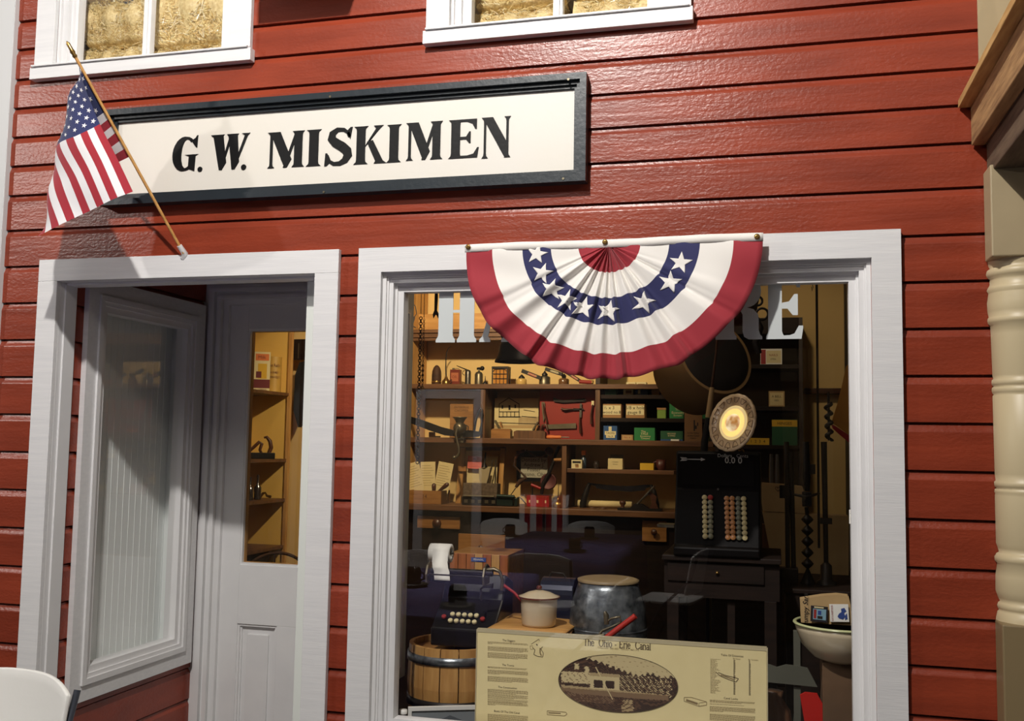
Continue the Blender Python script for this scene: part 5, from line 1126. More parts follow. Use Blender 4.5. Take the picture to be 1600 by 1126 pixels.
MB().tube([(-w*.6, 0, hh_*.98), (-w*.5, 0, hh_+.012), (w*.2, 0, hh_+.01), (w*.35, 0, hh_*.98)], .0028, 8).build('handle', M['iron'], t)
o = Vector((P(950, 950, .46).x, .46, .7355)); t = thing('galvanised_churn', 'barrel-shaped mottled galvanised churn with a tan lid in the window', 'churn', o); R_ = .137; H_ = P(950, 908, .46).z-.7355
MB().lathe([(.001, 0), (R_*.88, 0), (R_*.97, H_*.22), (R_*1.0, H_*.45), (R_*.95, H_*.72), (R_*.80, H_*.93), (R_*.76, H_), (.001, H_-.001)], 48).build('churn_body', M['galv'], t)
MB().lathe([(R_*.785, H_+.0005), (R_*.79, H_+.008), (R_*.70, H_+.012), (R_*.4, H_+.008), (.001, H_+.008)], 44).build('lid', mat('tan_wooden_lid', (150, 128, 92), .5, var=(8, .5)), t)
for k in (.45,): MB().lathe([(R_*1.003, H_*k), (R_*1.012, H_*k+.003), (R_*1.003, H_*k+.006)], 48).build('seam', M['galv'], t)
# red-handled grinder in front of the churn
o = P(948, 998, .22); t = thing('red_handled_tool', 'dark iron clamp tool with a thick red handle in front of the churn', 'tool', o)
mb = MB(); tb(mb, o, [(936, 1005, .22), (966, 982, .22), (993, 962, .22)], .0095, n=12); mb.build('red_handle', mat('red_rubber', (176, 44, 36), .45), t)
mb = MB(); tb(mb, o, [(930, 1000, .25), (941, 985, .25), (958, 978, .25), (970, 972, .25), (969, 963, .25), (955, 966, .25), (947, 972, .25)], [.006, .005, .004, .004, .004, .004, .004]); tb(mb, o, [(948, 975, .25), (947, 960, .25), (945, 955, .25)], [.008, .009, .005]); tb(mb, o, [(926, 994, .24), (944, 992, .24)], .006); mb.build('clamp_frame', M['tin'], t)
# framed print lower left, jar, poster
q = P(638, 1105, .125)
t = thing('framed_print', 'white-framed grey print standing low at the left of the glass', 'picture', (q.x, .125, ZP), .42); W_ = .30; H_ = q.z-ZP
mb = MB(); mb.ring(0, W_, 0, H_, .012, 0, .014); mb.build('frame', M['plastic'], t, bevel=.001); MB().box(.011, W_-.011, .005, .010, .011, H_-.011).build('print', M['photo'], t)
MB().prism([(.06, .04), (.14, .075), (.20, .05), (.12, .02)], .0040, .0048).build('printed_shape', mat('grey_print_dark', (96, 100, 106), .5), t)
t = thing('small_jar', 'tiny white-capped jar at the lower left corner of the glass', 'jar', (P(630, 1115, .13).x, .13, ZP)); H_ = P(630, 1108, .13).z-ZP
MB().lathe([(.012, 0), (.013, .004), (.013, H_-.018), (.010, H_-.014)], 16).build('jar_body', M['bottle'], t); MB().lathe([(.013, H_-.0135), (.013, H_), (.001, H_)], 16).build('cap', M['plastic'], t)
# ------------------------------------------------------------------ the poster
PY = .12; TL, BR = P(746, 983, PY), P(1198, 1013, PY); zt_ = .895
po = thing('canal_poster', 'cream poster about The Ohio-Erie Canal with an oval boat photograph', 'poster', ((TL.x+BR.x)/2, PY, ZP))
sep = [mat('poster_cream', (238, 222, 168), .7, var=(18, .35, (222, 204, 148)), bump=(24, .3)), mat('poster_ink', (70, 50, 38), .7), mat('poster_faint_ink', (140, 120, 84), .7)]
MB().box(TL.x-po.location.x, BR.x-po.location.x, 0, .012, 0, zt_-ZP).build('board', sep[0], po, bevel=.0015)
ed = MB(); w_ = (BR.x-TL.x)/2; ed.box(-w_, w_, -.0012, .0132, zt_-ZP+.0002, zt_-ZP+.0035); ed.box(-w_-.003, -w_-.0002, -.0012, .0132, 0, zt_-ZP); ed.box(w_+.0002, w_+.003, -.0012, .0132, 0, zt_-ZP); ed.box(-w_, w_, -.0012, -.0002, zt_-ZP-.008, zt_-ZP)
ed.build('tape_edge', mat('clear_tape', (196, 184, 150), .3), po)
pk = MPP(970, 1050, PY)
def pp(px, py): q = P(px, py, PY); return q.x-po.location.x, q.z-ZP
ink = MB(); rnd = random.Random(3)
def words(x0, x1, y, sl, h=1.0, m=1):            # a line of illegible small print, word by word
    x = x0
    while x < x1-1:
        w = min(rnd.uniform(1.6, 4.5), x1-x); a = pp(x, y+(x-x0)*sl); b = pp(x+w, y+(x+w-x0)*sl)
        ink.add([(a[0], -.0006, a[1]-h*pk/2), (b[0], -.0006, b[1]-h*pk/2), (b[0], -.0006, b[1]+h*pk/2), (a[0], -.0006, a[1]+h*pk/2)], [(0, 1, 2, 3)], m); x += w+.7
S = .062
def para(x0, x1, y, n, last=.5, dy=1.55):
    for i in range(n): words(x0, x1 if i < n-1 else x0+(x1-x0)*last, y+i*dy, S, .55, 2)
def head(s, px, py, hpx, bold=.0, m=1):
    x, z = pp(px, py); ink.text(s, hpx*pk*1.35, x, -.0007, z, m, bold=bold, ry=.0)
head('The Diggers', 795, 1000.5, 3.2); head('The Towns', 794, 1039, 3.2); head('The Construction', 793, 1074, 3.2); head('Boats Of The Old Canal', 792, 1112, 3.2)
for y, n, l in ((1002, 3, .12), (1009.5, 5, .9), (1019, 6, .75), (1041, 2, .95), (1046, 5, .3), (1056, 6, .6), (1076, 5, .7), (1083.5, 5, .65), (1091, 4, .85), (1096, 4, .2), (1115, 8, 1)): para(762, 825, y, n, l, 1.45)
head('Construction 1825-1832    Operation 1827-1913', 966, 1013.5, 2.4, m=2); head('Table Of Distances', 1144, 1024, 3.2); head('By Canal', 1151, 1029, 2.2, m=2); head('By Turnpike', 1177, 1030.5, 2.2, m=2); head('Canal Locks', 1142, 1091, 3.2)
for i in range(32):
    y = 1029+i*1.7; words(1110, 1110+rnd.uniform(6, 16), y, S, .5, 2); words(1146, 1149, y+2.5, 0, .8, 1); words(1170, 1173, y+3.5, 0, .8, 1)
for y, n, l in ((1093, 3, .7), (1099, 1, .75), (1103, 6, .3), (1115, 7, .5)): para(1109, 1180, y, n, l, 1.45)
def line(pts, w=.6, m=1):
    for (a, b) in zip(pts, pts[1:]):
        A, B = pp(*a), pp(*b); d = Vector((B[0]-A[0], 0, B[1]-A[1])); L = d.length
        if L < 1e-6: continue
        n = Vector((-d.z, 0, d.x))/L*w*pk/2; ink.add([(A[0]-n.x, -.0008, A[1]-n.z), (B[0]-n.x, -.0008, B[1]-n.z), (B[0]+n.x, -.0008, B[1]+n.z), (A[0]+n.x, -.0008, A[1]+n.z)], [(0, 1, 2, 3)], m)
line([(830, 1006), (842, 998), (843, 1001)], .5); line([(832, 1011), (836, 1015), (834, 1022), (840, 1025), (848, 1026), (849, 1020), (845, 1013), (848, 1010)], .8); line([(838, 1006), (840, 1008)], 1.6); line([(844, 1012), (844, 1020), (846, 1024)], 2, 2); line([(828, 1009), (832, 1008), (833, 1014), (829, 1014), (828, 1009)], .5, 2)
line([(1118, 1049), (1126, 1056), (1138, 1061), (1150, 1065), (1154, 1060), (1148, 1058), (1134, 1055), (1122, 1050)], .9); line([(1126, 1054), (1146, 1061)], 1.4, 2)
line([(1069, 1089), (1069, 1095), (1092, 1103), (1104, 1101), (1104, 1096), (1080, 1089), (1069, 1089)], .8, 2); line([(1092, 1103), (1092, 1098), (1104, 1096)], .6, 2); line([(1072, 1093), (1090, 1099)], 3, 2)
line([(855, 1110), (884, 1112), (886, 1115), (882, 1118), (855, 1116), (855, 1110)], .8, 2); line([(857, 1113), (876, 1114)], 1.6, 2)
# serif title
def sst(x0, x1, a, b, s=.05): return [(x0-s, a), (x1+s, a), (x1+s, a+.05), (x1, a+.08), (x1, b-.08), (x1+s, b-.05), (x1+s, b), (x0-s, b), (x0-s, b-.05), (x0, b-.08), (x0, a+.08), (x0-s, a+.05)]
def bowl(cx, cz, rx, rz, a0, a1): return stroke([(cx+rx*math.cos(math.radians(a0+(a1-a0)*i/14)), cz+rz*math.sin(math.radians(a0+(a1-a0)*i/14)), .025+.045*abs(math.cos(math.radians(a0+(a1-a0)*i/14)))) for i in range(15)])
SG = {'T': ([sst(.27, .41, 0, 1), [(0, .93), (.68, .93), (.68, .99), (.68, 1), (0, 1)], [(0, .93), (.04, .76), (0, .76)], [(.64, .93), (.68, .76), (.68, .93)]], .72),
 'h': ([sst(.06, .18, 0, 1), sst(.44, .56, 0, .5)]+bowl(.31, .46, .2, .18, 175, 0), .64), 'e': (bowl(.26, .33, .21, .31, 10, 325)+[[(.05, .33), (.48, .33), (.48, .38), (.05, .38)]], .54),
 'O': (bowl(.42, .5, .36, .47, 0, 360), .88), 'i': ([sst(.08, .20, 0, .66), [(.07, .80), (.21, .80), (.21, .95), (.07, .95)]], .30), 'o': (bowl(.28, .33, .22, .31, 0, 360), .58),
 '-': ([[(.05, .32), (.33, .32), (.33, .40), (.05, .40)]], .4), 'E': ([sst(.08, .22, 0, 1), [(.2, 0), (.66, 0), (.70, .26), (.66, .26), (.58, .07), (.2, .07)], [(.2, .48), (.5, .48), (.5, .54), (.2, .54)], [(.2, .93), (.58, .93), (.62, .76), (.66, .76), (.66, 1), (.2, 1)]], .74),
 'r': ([sst(.08, .20, 0, .66)]+bowl(.34, .46, .16, .18, 170, 40), .46), 'C': (bowl(.42, .5, .36, .47, 40, 320)+[[(.66, .7), (.72, .7), (.72, 1), (.66, .9)]], .78),
 'a': (bowl(.24, .2, .17, .17, 0, 360)+bowl(.26, .45, .17, .19, 150, 10)+[sst(.38, .49, 0, .5, .02)], .54), 'n': ([sst(.06, .18, 0, .66), sst(.42, .54, 0, .5)]+bowl(.30, .46, .19, .18, 175, 0), .62), 'l': ([sst(.08, .20, 0, 1)], .28), ' ': ([], .42)}
txt = 'The  Ohio - Eric  Canal'.replace('Eric', 'Erie'); tot = sum(SG[c][1] for c in txt); A, B = pp(912, 1008), pp(1017, 1015.5); kx = (B[0]-A[0])/tot; Hh = 12.0*pk; x = A[0]
for c in txt:
    for i, pl in enumerate(SG[c][0]): ink.prism([(x+u*kx, A[1]+(B[1]-A[1])*(x-A[0])/(B[0]-A[0])+v*Hh) for u, v in pl], -.0009-.00003*(i % 5), -.0001, 1)
    x += SG[c][1]*kx
ink.build('printing', sep, po)
# oval sepia photograph of a canal boat
tones = [mat('sepia_tone_dark', (58, 40, 32), .6), mat('sepia_tone_brown', (92, 66, 50), .6), mat('sepia_tone_mid', (130, 104, 78), .6), mat('sepia_tone_light', (176, 154, 114), .6), mat('sepia_tone_pale', (208, 190, 144), .6)]
def tone(px, py):
    hull_t = 1069+(px-880)*.035; hull_b = 1084+(px-880)*.02-max(0, (px-990))*.02
    n = ((int(px*.8)*7349+int(py*.9)*9151)*2654435 % 10007)/5003.5-1
    if 877 < px < 1040 and py < hull_t+9-.00*px and py > 1053:                      # boat
        if px < 922 and py < 1071: return 4 if n < .75 else 2
        if 922 <= px < 968:
            if py < 1058: return 3
            if 928 < px < 960 and 1064 < py < 1076: return 0 if (px-944)**2 > 4 else 4
            if py < 1078: return 4
    if 877 < px < 1045 and hull_t+6 < py < hull_b+3+max(0, 900-px)*-.2: return 2 if py > hull_b-5 else 3
    for fx, fy in ((901, 1044), (917, 1048), (938, 1056)):
        if abs(px-fx) < 3.2 and fy-4 < py < fy+11: return 4 if py < fy+5 else 1
    if py < 1086 and py > 1054 and 960 < px < 1050: return 4 if n > .6 else (2 if n > .1 else 0)
    if py > hull_b:                                                                  # water
        if 880 < px < 960 and py < 1100: return 1 if n < .5 else 2
        if 972 < px < 990 and py > 1092: return 3 if n > -.2 else 1
        return 1 if n > .2 else 0
    hill = 1022+max(0, px-890)*.30 if px < 1000 else 1052-3*math.sin(px*.15)
    if py > hill+2.5*math.sin(px*.7): return 0 if n < .4 else 1
    return 4 if n < .9 else 3
cxo, cyo, rxo, ryo = 966, 1067.5, 93, 44.5
ov = MB(); NR, NA = 46, 150
for j in range(NR):
    for i in range(NA):
        q = []
        for (jj, ii) in ((j, i), (j, i+1), (j+1, i+1), (j+1, i)):
            r_ = jj/NR; a = 2*PI*ii/NA; q.append((cxo+rxo*r_*math.cos(a), cyo+ryo*r_*math.sin(a)+.062*rxo*r_*math.cos(a)))
        mx = sum(a for a, b in q)/4; my = sum(b for a, b in q)/4
        ov.add([(pp(*k)[0], -.0007, pp(*k)[1]) for k in q][::-1], [(0, 1, 2, 3)], tone(mx, my-.062*(mx-cxo)))
line_pts = [(cxo+(rxo+.5)*math.cos(2*PI*i/90), cyo+(ryo+.5)*math.sin(2*PI*i/90)+.062*rxo*math.cos(2*PI*i/90)) for i in range(91)]
ov.tube([(pp(*k)[0], -.0009, pp(*k)[1]) for k in line_pts], .7*pk, 5, 0, cap=False, flat=.3)
ov.add([(pp(*k)[0], -.0011, pp(*k)[1]) for k in ((930, 1042), (931.5, 1041), (958, 1092), (956.8, 1092.5))], [(0, 1, 2, 3)], 4)
ov.build('boat_photograph', tones, po)
po.rotation_euler = (0, 0, 0)
# ================================================================== display in the window, right
# writing table under the calculating register
tx0, tx1 = P(1037, 868, .42).x, P(1218, 872, .42).x; TZ = P(1100, 869, .42).z
t = thing('writing_stand', 'dark wooden stand with a drawer carrying the calculating register', 'table', ((tx0+tx1)/2, .62, ZP)); w = (tx1-tx0)/2; tz = TZ-ZP
MB().box(-w-.006, w+.006, -.20, .20, tz-.018, tz).build('table_top', M['dark'], t, bevel=.003)
z1 = P(1100, 910, .42).z-ZP; z2 = P(1100, 935, .42).z-ZP
mb = MB().box(-w, w, -.18, .19, z2, tz-.0185).build('apron', M['dark'], t)
d = MB().box(-w+.012, w-.05, -.188, -.1805, z1, tz-.026).build('drawer', M['dark'], t, bevel=.002)
k = MB(Matrix.Translation((-.012, -.1885, (z1+tz)/2-.01)) @ Matrix.Rotation(PI/2, 4, 'X')).lathe([(.004, 0), (.006, .003), (.006, .007), (.001, .009)], 14).build('knob', M['brass'], d)
for sx in (-1, 1):
    for sy in (-1, 1): MB().box(sx*(w-.03)-.02, sx*(w-.03)+.02, sy*.16-.02, sy*.16+.02, 0, z2-.0005).build('leg', M['dark'], t, bevel=.002)
MB().box(.02, .045, -.16, -.14, 0, z2-.0005).build('centre_stile', M['dark'], t)
# the register
bl = mat('black_japanned_case', (9, 7, 7), .5, spec=.12, var=(5, .5, (18, 12, 11)), bump=(40, .08))
rx0, rx1 = P(1056, 780, .5).x, P(1188, 780, .5).x
t = thing('calculating_register', 'black calculating register with columns of round keys and an arrow on top', 'register', ((rx0+rx1)/2, .62, TZ+.0005)); o = t.location.copy(); w = (rx1-rx0)/2
ztop = P(1120, 705, .52).z-o.z; zk0 = P(1130, 848, .44).z-o.z; zk1 = P(1130, 772, .50).z-o.z
MB().prismx([(-.21, 0), (.16, 0), (.16, ztop), (-.10, ztop), (-.115, ztop-.008), (-.125, zk1+.02), (-.13, zk1+.012), (-.19, zk0-.012), (-.21, .03)], -w, w).build('case', bl, t, bevel=.006)
def kb_y(px, py):          # meet the sloping keyboard
    for i in range(200):
        Y = .40+i*.001; q = P(px, py, Y); lz = q.z-o.z; ly = Y-o.y
        f = (lz-(zk0-.012))/((zk1+.012)-(zk0-.012)); sy = -.19+f*.06
        if ly >= sy-.0045: return q
    return q
slope = math.atan2(.06, zk1-zk0+.024)
kc = [mat('ivory_key', (196, 180, 130), .3), mat('tan_key', (178, 120, 70), .3), mat('grey_key', (104, 104, 86), .3), mat('green_grey_key', (126, 124, 100), .3)]
rimm = mat('dark_key_rim', (14, 12, 12), .4)
def mkkey(m):
    k = MB(Matrix.Rotation(PI/2+.0-slope, 4, 'X')).lathe([(.0105, 0), (.0105, .004), (.0092, .0045)], 16, 1).lathe([(.0092, .0046), (.0082, .0058), (.001, .006)], 16, 0)
    return k.build('key', [m, rimm], t)
kp = {}
for c_, (xa, xb) in enumerate(((1101, 1102), (1110, 1110.5), (1135.5, 1137.5), (1144, 1145.5), (1153.5, 1155), (1162, 1164))):
    for r_ in range(9):
        ya = (777.5, 777.5, 779, 779, 779.5, 779.5)[c_]; yb = (838, 838, 839.5, 839.5, 840, 840.5)[c_]
        px, py = xa+(xb-xa)*r_/8, ya+(yb-ya)*r_/8
        mi_ = kc[(0, 3, 1, 1, 2, 0)[c_]]
        if (c_, r_) == (1, 0): mi_ = M['inkr']
        k = kp.get(mi_.name)
        if k is None: k = kp[mi_.name] = mkkey(mi_)
        else: k = k.copy(); COL.objects.link(k)
        q = kb_y(px, py); k.location = q-o
mb = MB(); yy = -.1262
def rp(px, py, Y=.4925): return P(px, py, Y)-o
q = rp(1145, 712); mb.text('Dollars   Cents', .017, q.x, -.1278, q.z, 0)
q = rp(1146, 719.5); mb.text('0.0 0', .030, q.x, -.1278, q.z, 0, bold=.0004)
a, b = rp(1068, 717), rp(1095, 717.5); mb.box(a.x, b.x, -.1282, -.1278, a.z-.0015, a.z+.0015); mb.prism([(b.x, b.z-.006), (b.x+.016, b.z), (b.x, b.z+.006)], -.1282, -.1278); mb.prism([(a.x-.012, a.z+.007), (a.x+.010, a.z+.005), (a.x+.016, a.z), (a.x+.010, a.z-.005), (a.x-.012, a.z-.007), (a.x-.006, a.z)], -.1282, -.1278)
mb.build('arrow_and_lettering', mat('silver_lettering', (186, 184, 176), .4), t)
mb = MB(); mb.prismx([(-.128, zk1+.03), (-.1145, ztop-.012), (-.116, ztop-.012), (-.1296, zk1+.03)], -w+.02, w-.02); mb.build('front_plate', bl, t)
q = rp(1122, 764); MB(Matrix.Translation((q.x, -.131, q.z)) @ Matrix.Rotation(PI/2, 4, 'X')).cyl(.004, 0, .004, 12).build('lock', M['steel'], t)
MB().box(-w-.06, -w-.001, -.17, -.09, .09, .10).build('side_tray', M['tin'], t)
# plate on a wire stand; its glow is light put in as emission
c0 = P(1149, 661.5, .49)
t = thing('pressed_glass_plate', 'ornate pressed-glass plate with amber light put into its centre, propped tilted on top of the black register', 'plate', (c0.x, .49, TZ+.0005+ztop+.0005)); o = t.location.copy()
R_ = .100; RT = Matrix.Translation((0, 0, c0.z-o.z)) @ Matrix.Rotation(.0, 4, 'Y') @ Matrix.Rotation(PI/2-.12, 4, 'X')
# plate turned about an upright, slightly leaning axis
RT = Matrix.Translation((0, 0, c0.z-o.z)) @ Matrix.Rotation(.33, 4, 'Y') @ Matrix.Rotation(-.95+.26, 4, 'Z') @ Matrix.Rotation(PI/2, 4, 'X')
pl = mat('pressed_glass_rim', (240, 212, 170), .25, coat=.3, var=(30, .35, (150, 110, 76)), bump=(80, .5))
n = 96; mb = MB(RT)
vs = []
prof = [(1.0, .014), (.985, .018), (.86, .012), (.64, .004), (.60, .008), (.56, .003), (.52, .008), (.47, .002)]
for r, z in prof:
    for i in range(n):
        a = 2*PI*i/n; k = 1+(.016*abs(math.sin(a*10)) if r > .97 else 0); vs.append((R_*r*k*math.cos(a), R_*r*k*math.sin(a), z))
mb.add(vs, [(j*n+i, (j+1)*n+i, (j+1)*n+(i+1) % n, j*n+(i+1) % n) for j in range(len(prof)-1) for i in range(n)], 0, True)
r_ = mb.build('rim', pl, t); r_.modifiers.new('thickness', 'SOLIDIFY').thickness = .003
mb = MB(RT)
for i in range(16):
    a0, a1 = 2*PI*(i+.15)/16, 2*PI*(i+.85)/16
    pts = [(R_*rr_*math.cos(a), R_*rr_*math.sin(a), .018-.0*rr_) for rr_, a in ((.90, a0), (.90, a1), (.74, a1-.06), (.70, (a0+a1)/2), (.74, a0+.06), (.90, a0))]
    mb.tube(pts, .0011, 5)
mb.build('relief_pattern', mat('dark_relief_glass', (110, 76, 50), .4), t)  # relief lines in dark brown
MB(RT).lathe([(R_*.60, .0105), (R_*.615, .012), (R_*.60, .0135)], 60).lathe([(R_*.50, .0105), (R_*.515, .012), (R_*.50, .0135)], 60).build('gold_rings', mat('gilt_ring_glint', (250, 214, 130), .2, .6, emit=((255, 226, 160), .6)), t)  # ring glints put in as emission
gm = mat('amber_centre_emission', (240, 180, 90), .3, emit=((255, 190, 90), .85))
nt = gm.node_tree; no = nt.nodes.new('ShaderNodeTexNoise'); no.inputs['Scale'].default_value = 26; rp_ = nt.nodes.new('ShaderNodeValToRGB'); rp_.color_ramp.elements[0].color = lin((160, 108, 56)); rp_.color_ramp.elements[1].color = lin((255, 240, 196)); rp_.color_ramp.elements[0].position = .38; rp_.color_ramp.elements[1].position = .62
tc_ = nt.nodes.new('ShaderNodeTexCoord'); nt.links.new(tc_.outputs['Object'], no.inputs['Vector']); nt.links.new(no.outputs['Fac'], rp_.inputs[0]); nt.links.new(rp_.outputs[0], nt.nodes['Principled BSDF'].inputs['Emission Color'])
MB(RT).lathe([(R_*.33, .010), (R_*.30, .018), (R_*.18, .026), (.001, .029)], 40).build('emissive_centre', gm, t)
MB(RT).lathe([(R_*.50, .006), (R_*.33, .008)], 40).build('inner_band', MATS['dark_relief_glass'], t)
MB().tube([(-.03, -.02, 0), (-.025, -.03, .01), (-.02, .0, .004), (-.01, .05, .002), (0, .05, .07)], .002, 6).tube([(.03, -.02, 0), (.025, -.03, .01), (.02, .0, .004), (.01, .05, .002), (0, .05, .07)], .002, 6).build('wire_stand', M['brass'], t)
# long handled tool
o = P(1102, 690, .68); t = thing('long_handled_tool', 'long tapering brown rod with a pale sleeve and black grip standing behind the register', 'rod', (o.x, .802, TZ+.001)); o = t.location.copy()
MB().tube([P(1121.5, 512, .78)-o, P(1119, 550, .785)-o, P(1112.5, 604, .79)-o], [.0035, .0045, .0055], 10).build('rod', M['rust'], t)
MB().tube([P(1112.4, 605, .79)-o, P(1112, 610, .79)-o, P(1107, 652, .795)-o], [.008, .0095, .012], 12).build('sleeve', M['kraft'], t)
MB().tube([P(1107, 653, .795)-o, P(1101, 690, .80)-o, P(1099, 720, .802)-o, Vector((-.01, 0, .0))], [.012, .014, .014, .012], 12).build('grip', M['rubber'], t)
# long dark chest at the right with augers and rods
CZT = P(1262, 912, .80).z
t = thing('tool_chest', 'long dark chest under the augers at the right of the window', 'chest', (.19, .95, ZP)); hz = CZT-ZP
MB().box(-.16, .155, -.30, .34, 0, hz-.016).build('carcass', M['dark'], t, bevel=.003); MB().box(-.17, .16, -.31, .35, hz-.0155, hz).build('lid', M['dark'], t, bevel=.003)
def on_chest(px, Y): return Vector((P(px, 900, Y).x, Y, CZT+.0005))
def rodz(py, px, Y): return P(px, py, Y).z-(CZT+.0005)
ir = M['iron']; Y_ = .80
o = on_chest(1234, Y_); t = thing('twin_rod_jack', 'pair of tall black iron rods on a block foot at the left of the augers', 'jack', o)
MB().box(-.045, .03, -.03, .03, 0, rodz(886, 1234, Y_)).build('foot', ir, t, bevel=.004)
for px0, px1, top in ((1229, 1231, 690), (1236, 1240, 706)):
    mb = MB(); mb.tube([(P(px1, 885, Y_).x-o.x, 0, rodz(886, 1234, Y_)), (P(px0, top, Y_).x-o.x, 0, rodz(top, 1231, Y_))], .009, 8); mb.build('rod', ir, t)
MB().box(-.035, .0, -.016, .016, rodz(778, 1230, Y_), rodz(758, 1230, Y_)).build('clamp_block', ir, t)
o = on_chest(1262, Y_); t = thing('screw_jack', 'tall black screw standard with stacked diamond-shaped collars in the middle', 'auger', o)
s_ = MPP(1262, 850, Y_); pr = [(.026, 0), (.026, .006)]
for k in range(5):
    zc_ = rodz(880-17.2*k, 1262, Y_); hgt = 8.2*s_
    pr += [(.0045, zc_-hgt), (.016, zc_-hgt*.45), (.0225, zc_), (.016, zc_+hgt*.45), (.0045, zc_+hgt)]
pr = [p for p in pr if p[1] >= 0]; pr.sort(key=lambda p: p[1]); MB().lathe(pr, 22).build('collars', ir, t)
zt1 = rodz(805, 1262, Y_); MB().tube([(0, 0, zt1), (-.003, 0, rodz(792, 1262, Y_))], .007, 8).build('neck', ir, t)
MB().box(-.018, .016, -.016, .016, rodz(791, 1262, Y_), rodz(768, 1262, Y_)).build('socket', ir, t, bevel=.003)
mb = MB(); mb.tube([(0, 0, rodz(767, 1262, Y_)), (-.002, 0, rodz(745, 1261, Y_)), (-.004, 0, rodz(690, 1261, Y_))], [.010, .016, .012], 10); mb.box(-.012, .03, -.01, .01, rodz(740, 1261, Y_), rodz(725, 1261, Y_)); mb.build('upper_rod', ir, t)
MB().tube([(-.055, 0, rodz(772, 1255, Y_)), (.0, -.018, rodz(776, 1262, Y_)), (.045, 0, rodz(770, 1268, Y_))], [.004, .007, .004], 8).build('handle_bar', ir, t)
o = on_chest(1291, Y_); t = thing('rod_standard', 'slim black rod standard with a cross clamp at the right of the screw standard', 'rod', o)
MB().lathe([(.036, 0), (.034, .012), (.022, .02), (.020, .07), (.009, .08)], 16).build('foot', ir, t)
mb = MB(); mb.tube([(0, 0, .08), (-.004, 0, rodz(690, 1289, Y_))], [.0085, .011], 8); mb.build('rod', ir, t)
MB().box(-.02, .022, -.014, .014, rodz(818, 1290, Y_), rodz(809, 1290, Y_)).build('cross_clamp', ir, t)
zb = rodz(688, 1297, Y_); o2 = o+Vector((.014, -.005, 0))
mb = MB(); pts = []
zs, ze = rodz(688, 1297, Y_), rodz(630, 1297, Y_)
for i in range(60):
    u = i/59; a = u*4*2*PI; pts.append((.014+.011*math.cos(a), .011*math.sin(a), zs+(ze-zs)*u))
mb.tube(pts, .0075, 7, flat=.6); mb.tube([(.014, 0, zs), (.014, 0, rodz(612, 1297, Y_))], .0045, 8); mb.build('auger_bit', ir, t)
o = on_chest(1280, .86); t = thing('flat_bar', 'short flat dark bar hanging between the screw standard and the slim rod', 'bar', (o.x, .86, P(1280, 856, .86).z)); MB().box(-.0045, .0045, -.002, .002, 0, CZ-t.location.z, 0).build('bar', ir, t)
# kraft paper parcels
def parcel(pts, Y, th, label, zb=None):
    a = P(*pts[0], Y); o = Vector((a.x, Y, CZT+.0005)); t = thing('paper_parcel', label, 'parcel', o, group=None); mb = MB(); sil(mb, o, pts, Y, th); mb.build('wrapping', M['kraft'], t, bevel=.003); return t
Yp = 1.12; bt_ = lambda px: 563  # lower edge follows the chest top
def zpx(px, Y, z):      # photo row at which height z shows at this column
    lo, hi = 300, 1400
    for _ in range(40):
        m_ = (lo+hi)/2
        if P(px, m_, Y).z > z: lo = m_
        else: hi = m_
    return lo
b0 = CZT+.001
t = parcel([(1203, 862), (1215, zpx(1215, Yp, b0)), (1326, zpx(1326, Yp, b0)), (1326, 806), (1262, 803), (1191, 799.5), (1194, 815)], Yp, .09, 'large tan kraft paper parcel standing behind the augers')
t = parcel([(1186, 754), (1190, 785), (1192, 798.5), (1262, 802), (1262, 792), (1254, 760), (1229, 757)], Yp+.0, .08, 'smaller kraft parcel with a heart mark stacked above the large one')
q = P(1215.5, 763, Yp-.001)-t.location; mb = MB(Matrix.Translation((q.x, q.y, q.z))); hp = []
for i in range(25):
    a = 2*PI*i/24; hp.append((.0098*math.sin(a)**3*1.1, 0, .0085*(math.cos(a)-.35*math.cos(2*a)-.15*math.cos(3*a)-.05)))
mb.tube(hp, .0009, 5, cap=False); mb.text('C', .010, 0, 0, .001, 0); mb.build('heart_stamp', M['ink'], t)
# picture glass and small things behind the register
t = thing('glass_bell_jars', 'two slim clear tubes on a dark wooden block behind the parcels', 'tube', (P(1210, 752, 1.26).x, 1.26, CZT+.3400))
t.name = 'lamp_chimney'; t['label'] = 'two slim glass lamp chimneys with glints behind the parcels'; t['category'] = 'lamp chimney'
for dx in (-.012, .012): MB(Matrix.Translation((dx, 0, 0))).lathe([(.008, -.16), (.008, .0), (.010, .04), (.007, .13)], 12).build('chimney', mat('dim_clear_glass', (120, 120, 112), .08, coat=.6), t)
MB().box(-.05, .05, -.03, .03, -.339, -.1605).build('wooden_block', M['boardv'], t)
# yellow pennant and tag on the side wall
o = P(1322, 572, .9); t = thing('pennant', 'golden cloth pennant with a red border hanging by the right edge of the glass', 'pennant', o)
mb = MB(); sil(mb, o, [(1322, 572), (1316, 600), (1308, 632), (1299, 660), (1311, 668), (1330, 682), (1333, 600), (1330, 565)], .90, .006); mb.build('cloth', M['yellowcl'], t)
mb = MB(); sil(mb, o, [(1298, 661), (1301, 669), (1312, 679), (1330, 694), (1331, 683), (1311, 669)], .901, .006); mb.build('border', M['redcl'], t)
MB().tube([(0, .003, -.01), (0, .003, CZ-o.z)], .0015, 6).build('string', M['iron'], t)
o = P(1327, 818, .0695); t = thing('price_tag', 'small white tag stuck low on the pane beside the right window edge', 'tag', o); H_ = P(1327, 796, .0695).z-o.z
MB().box(0, .012, 0, .001, 0, H_, 0).text('@', .010, .007, -.0004, H_*.75, 1).build('card', [M['paperw'], M['inkb']], t)
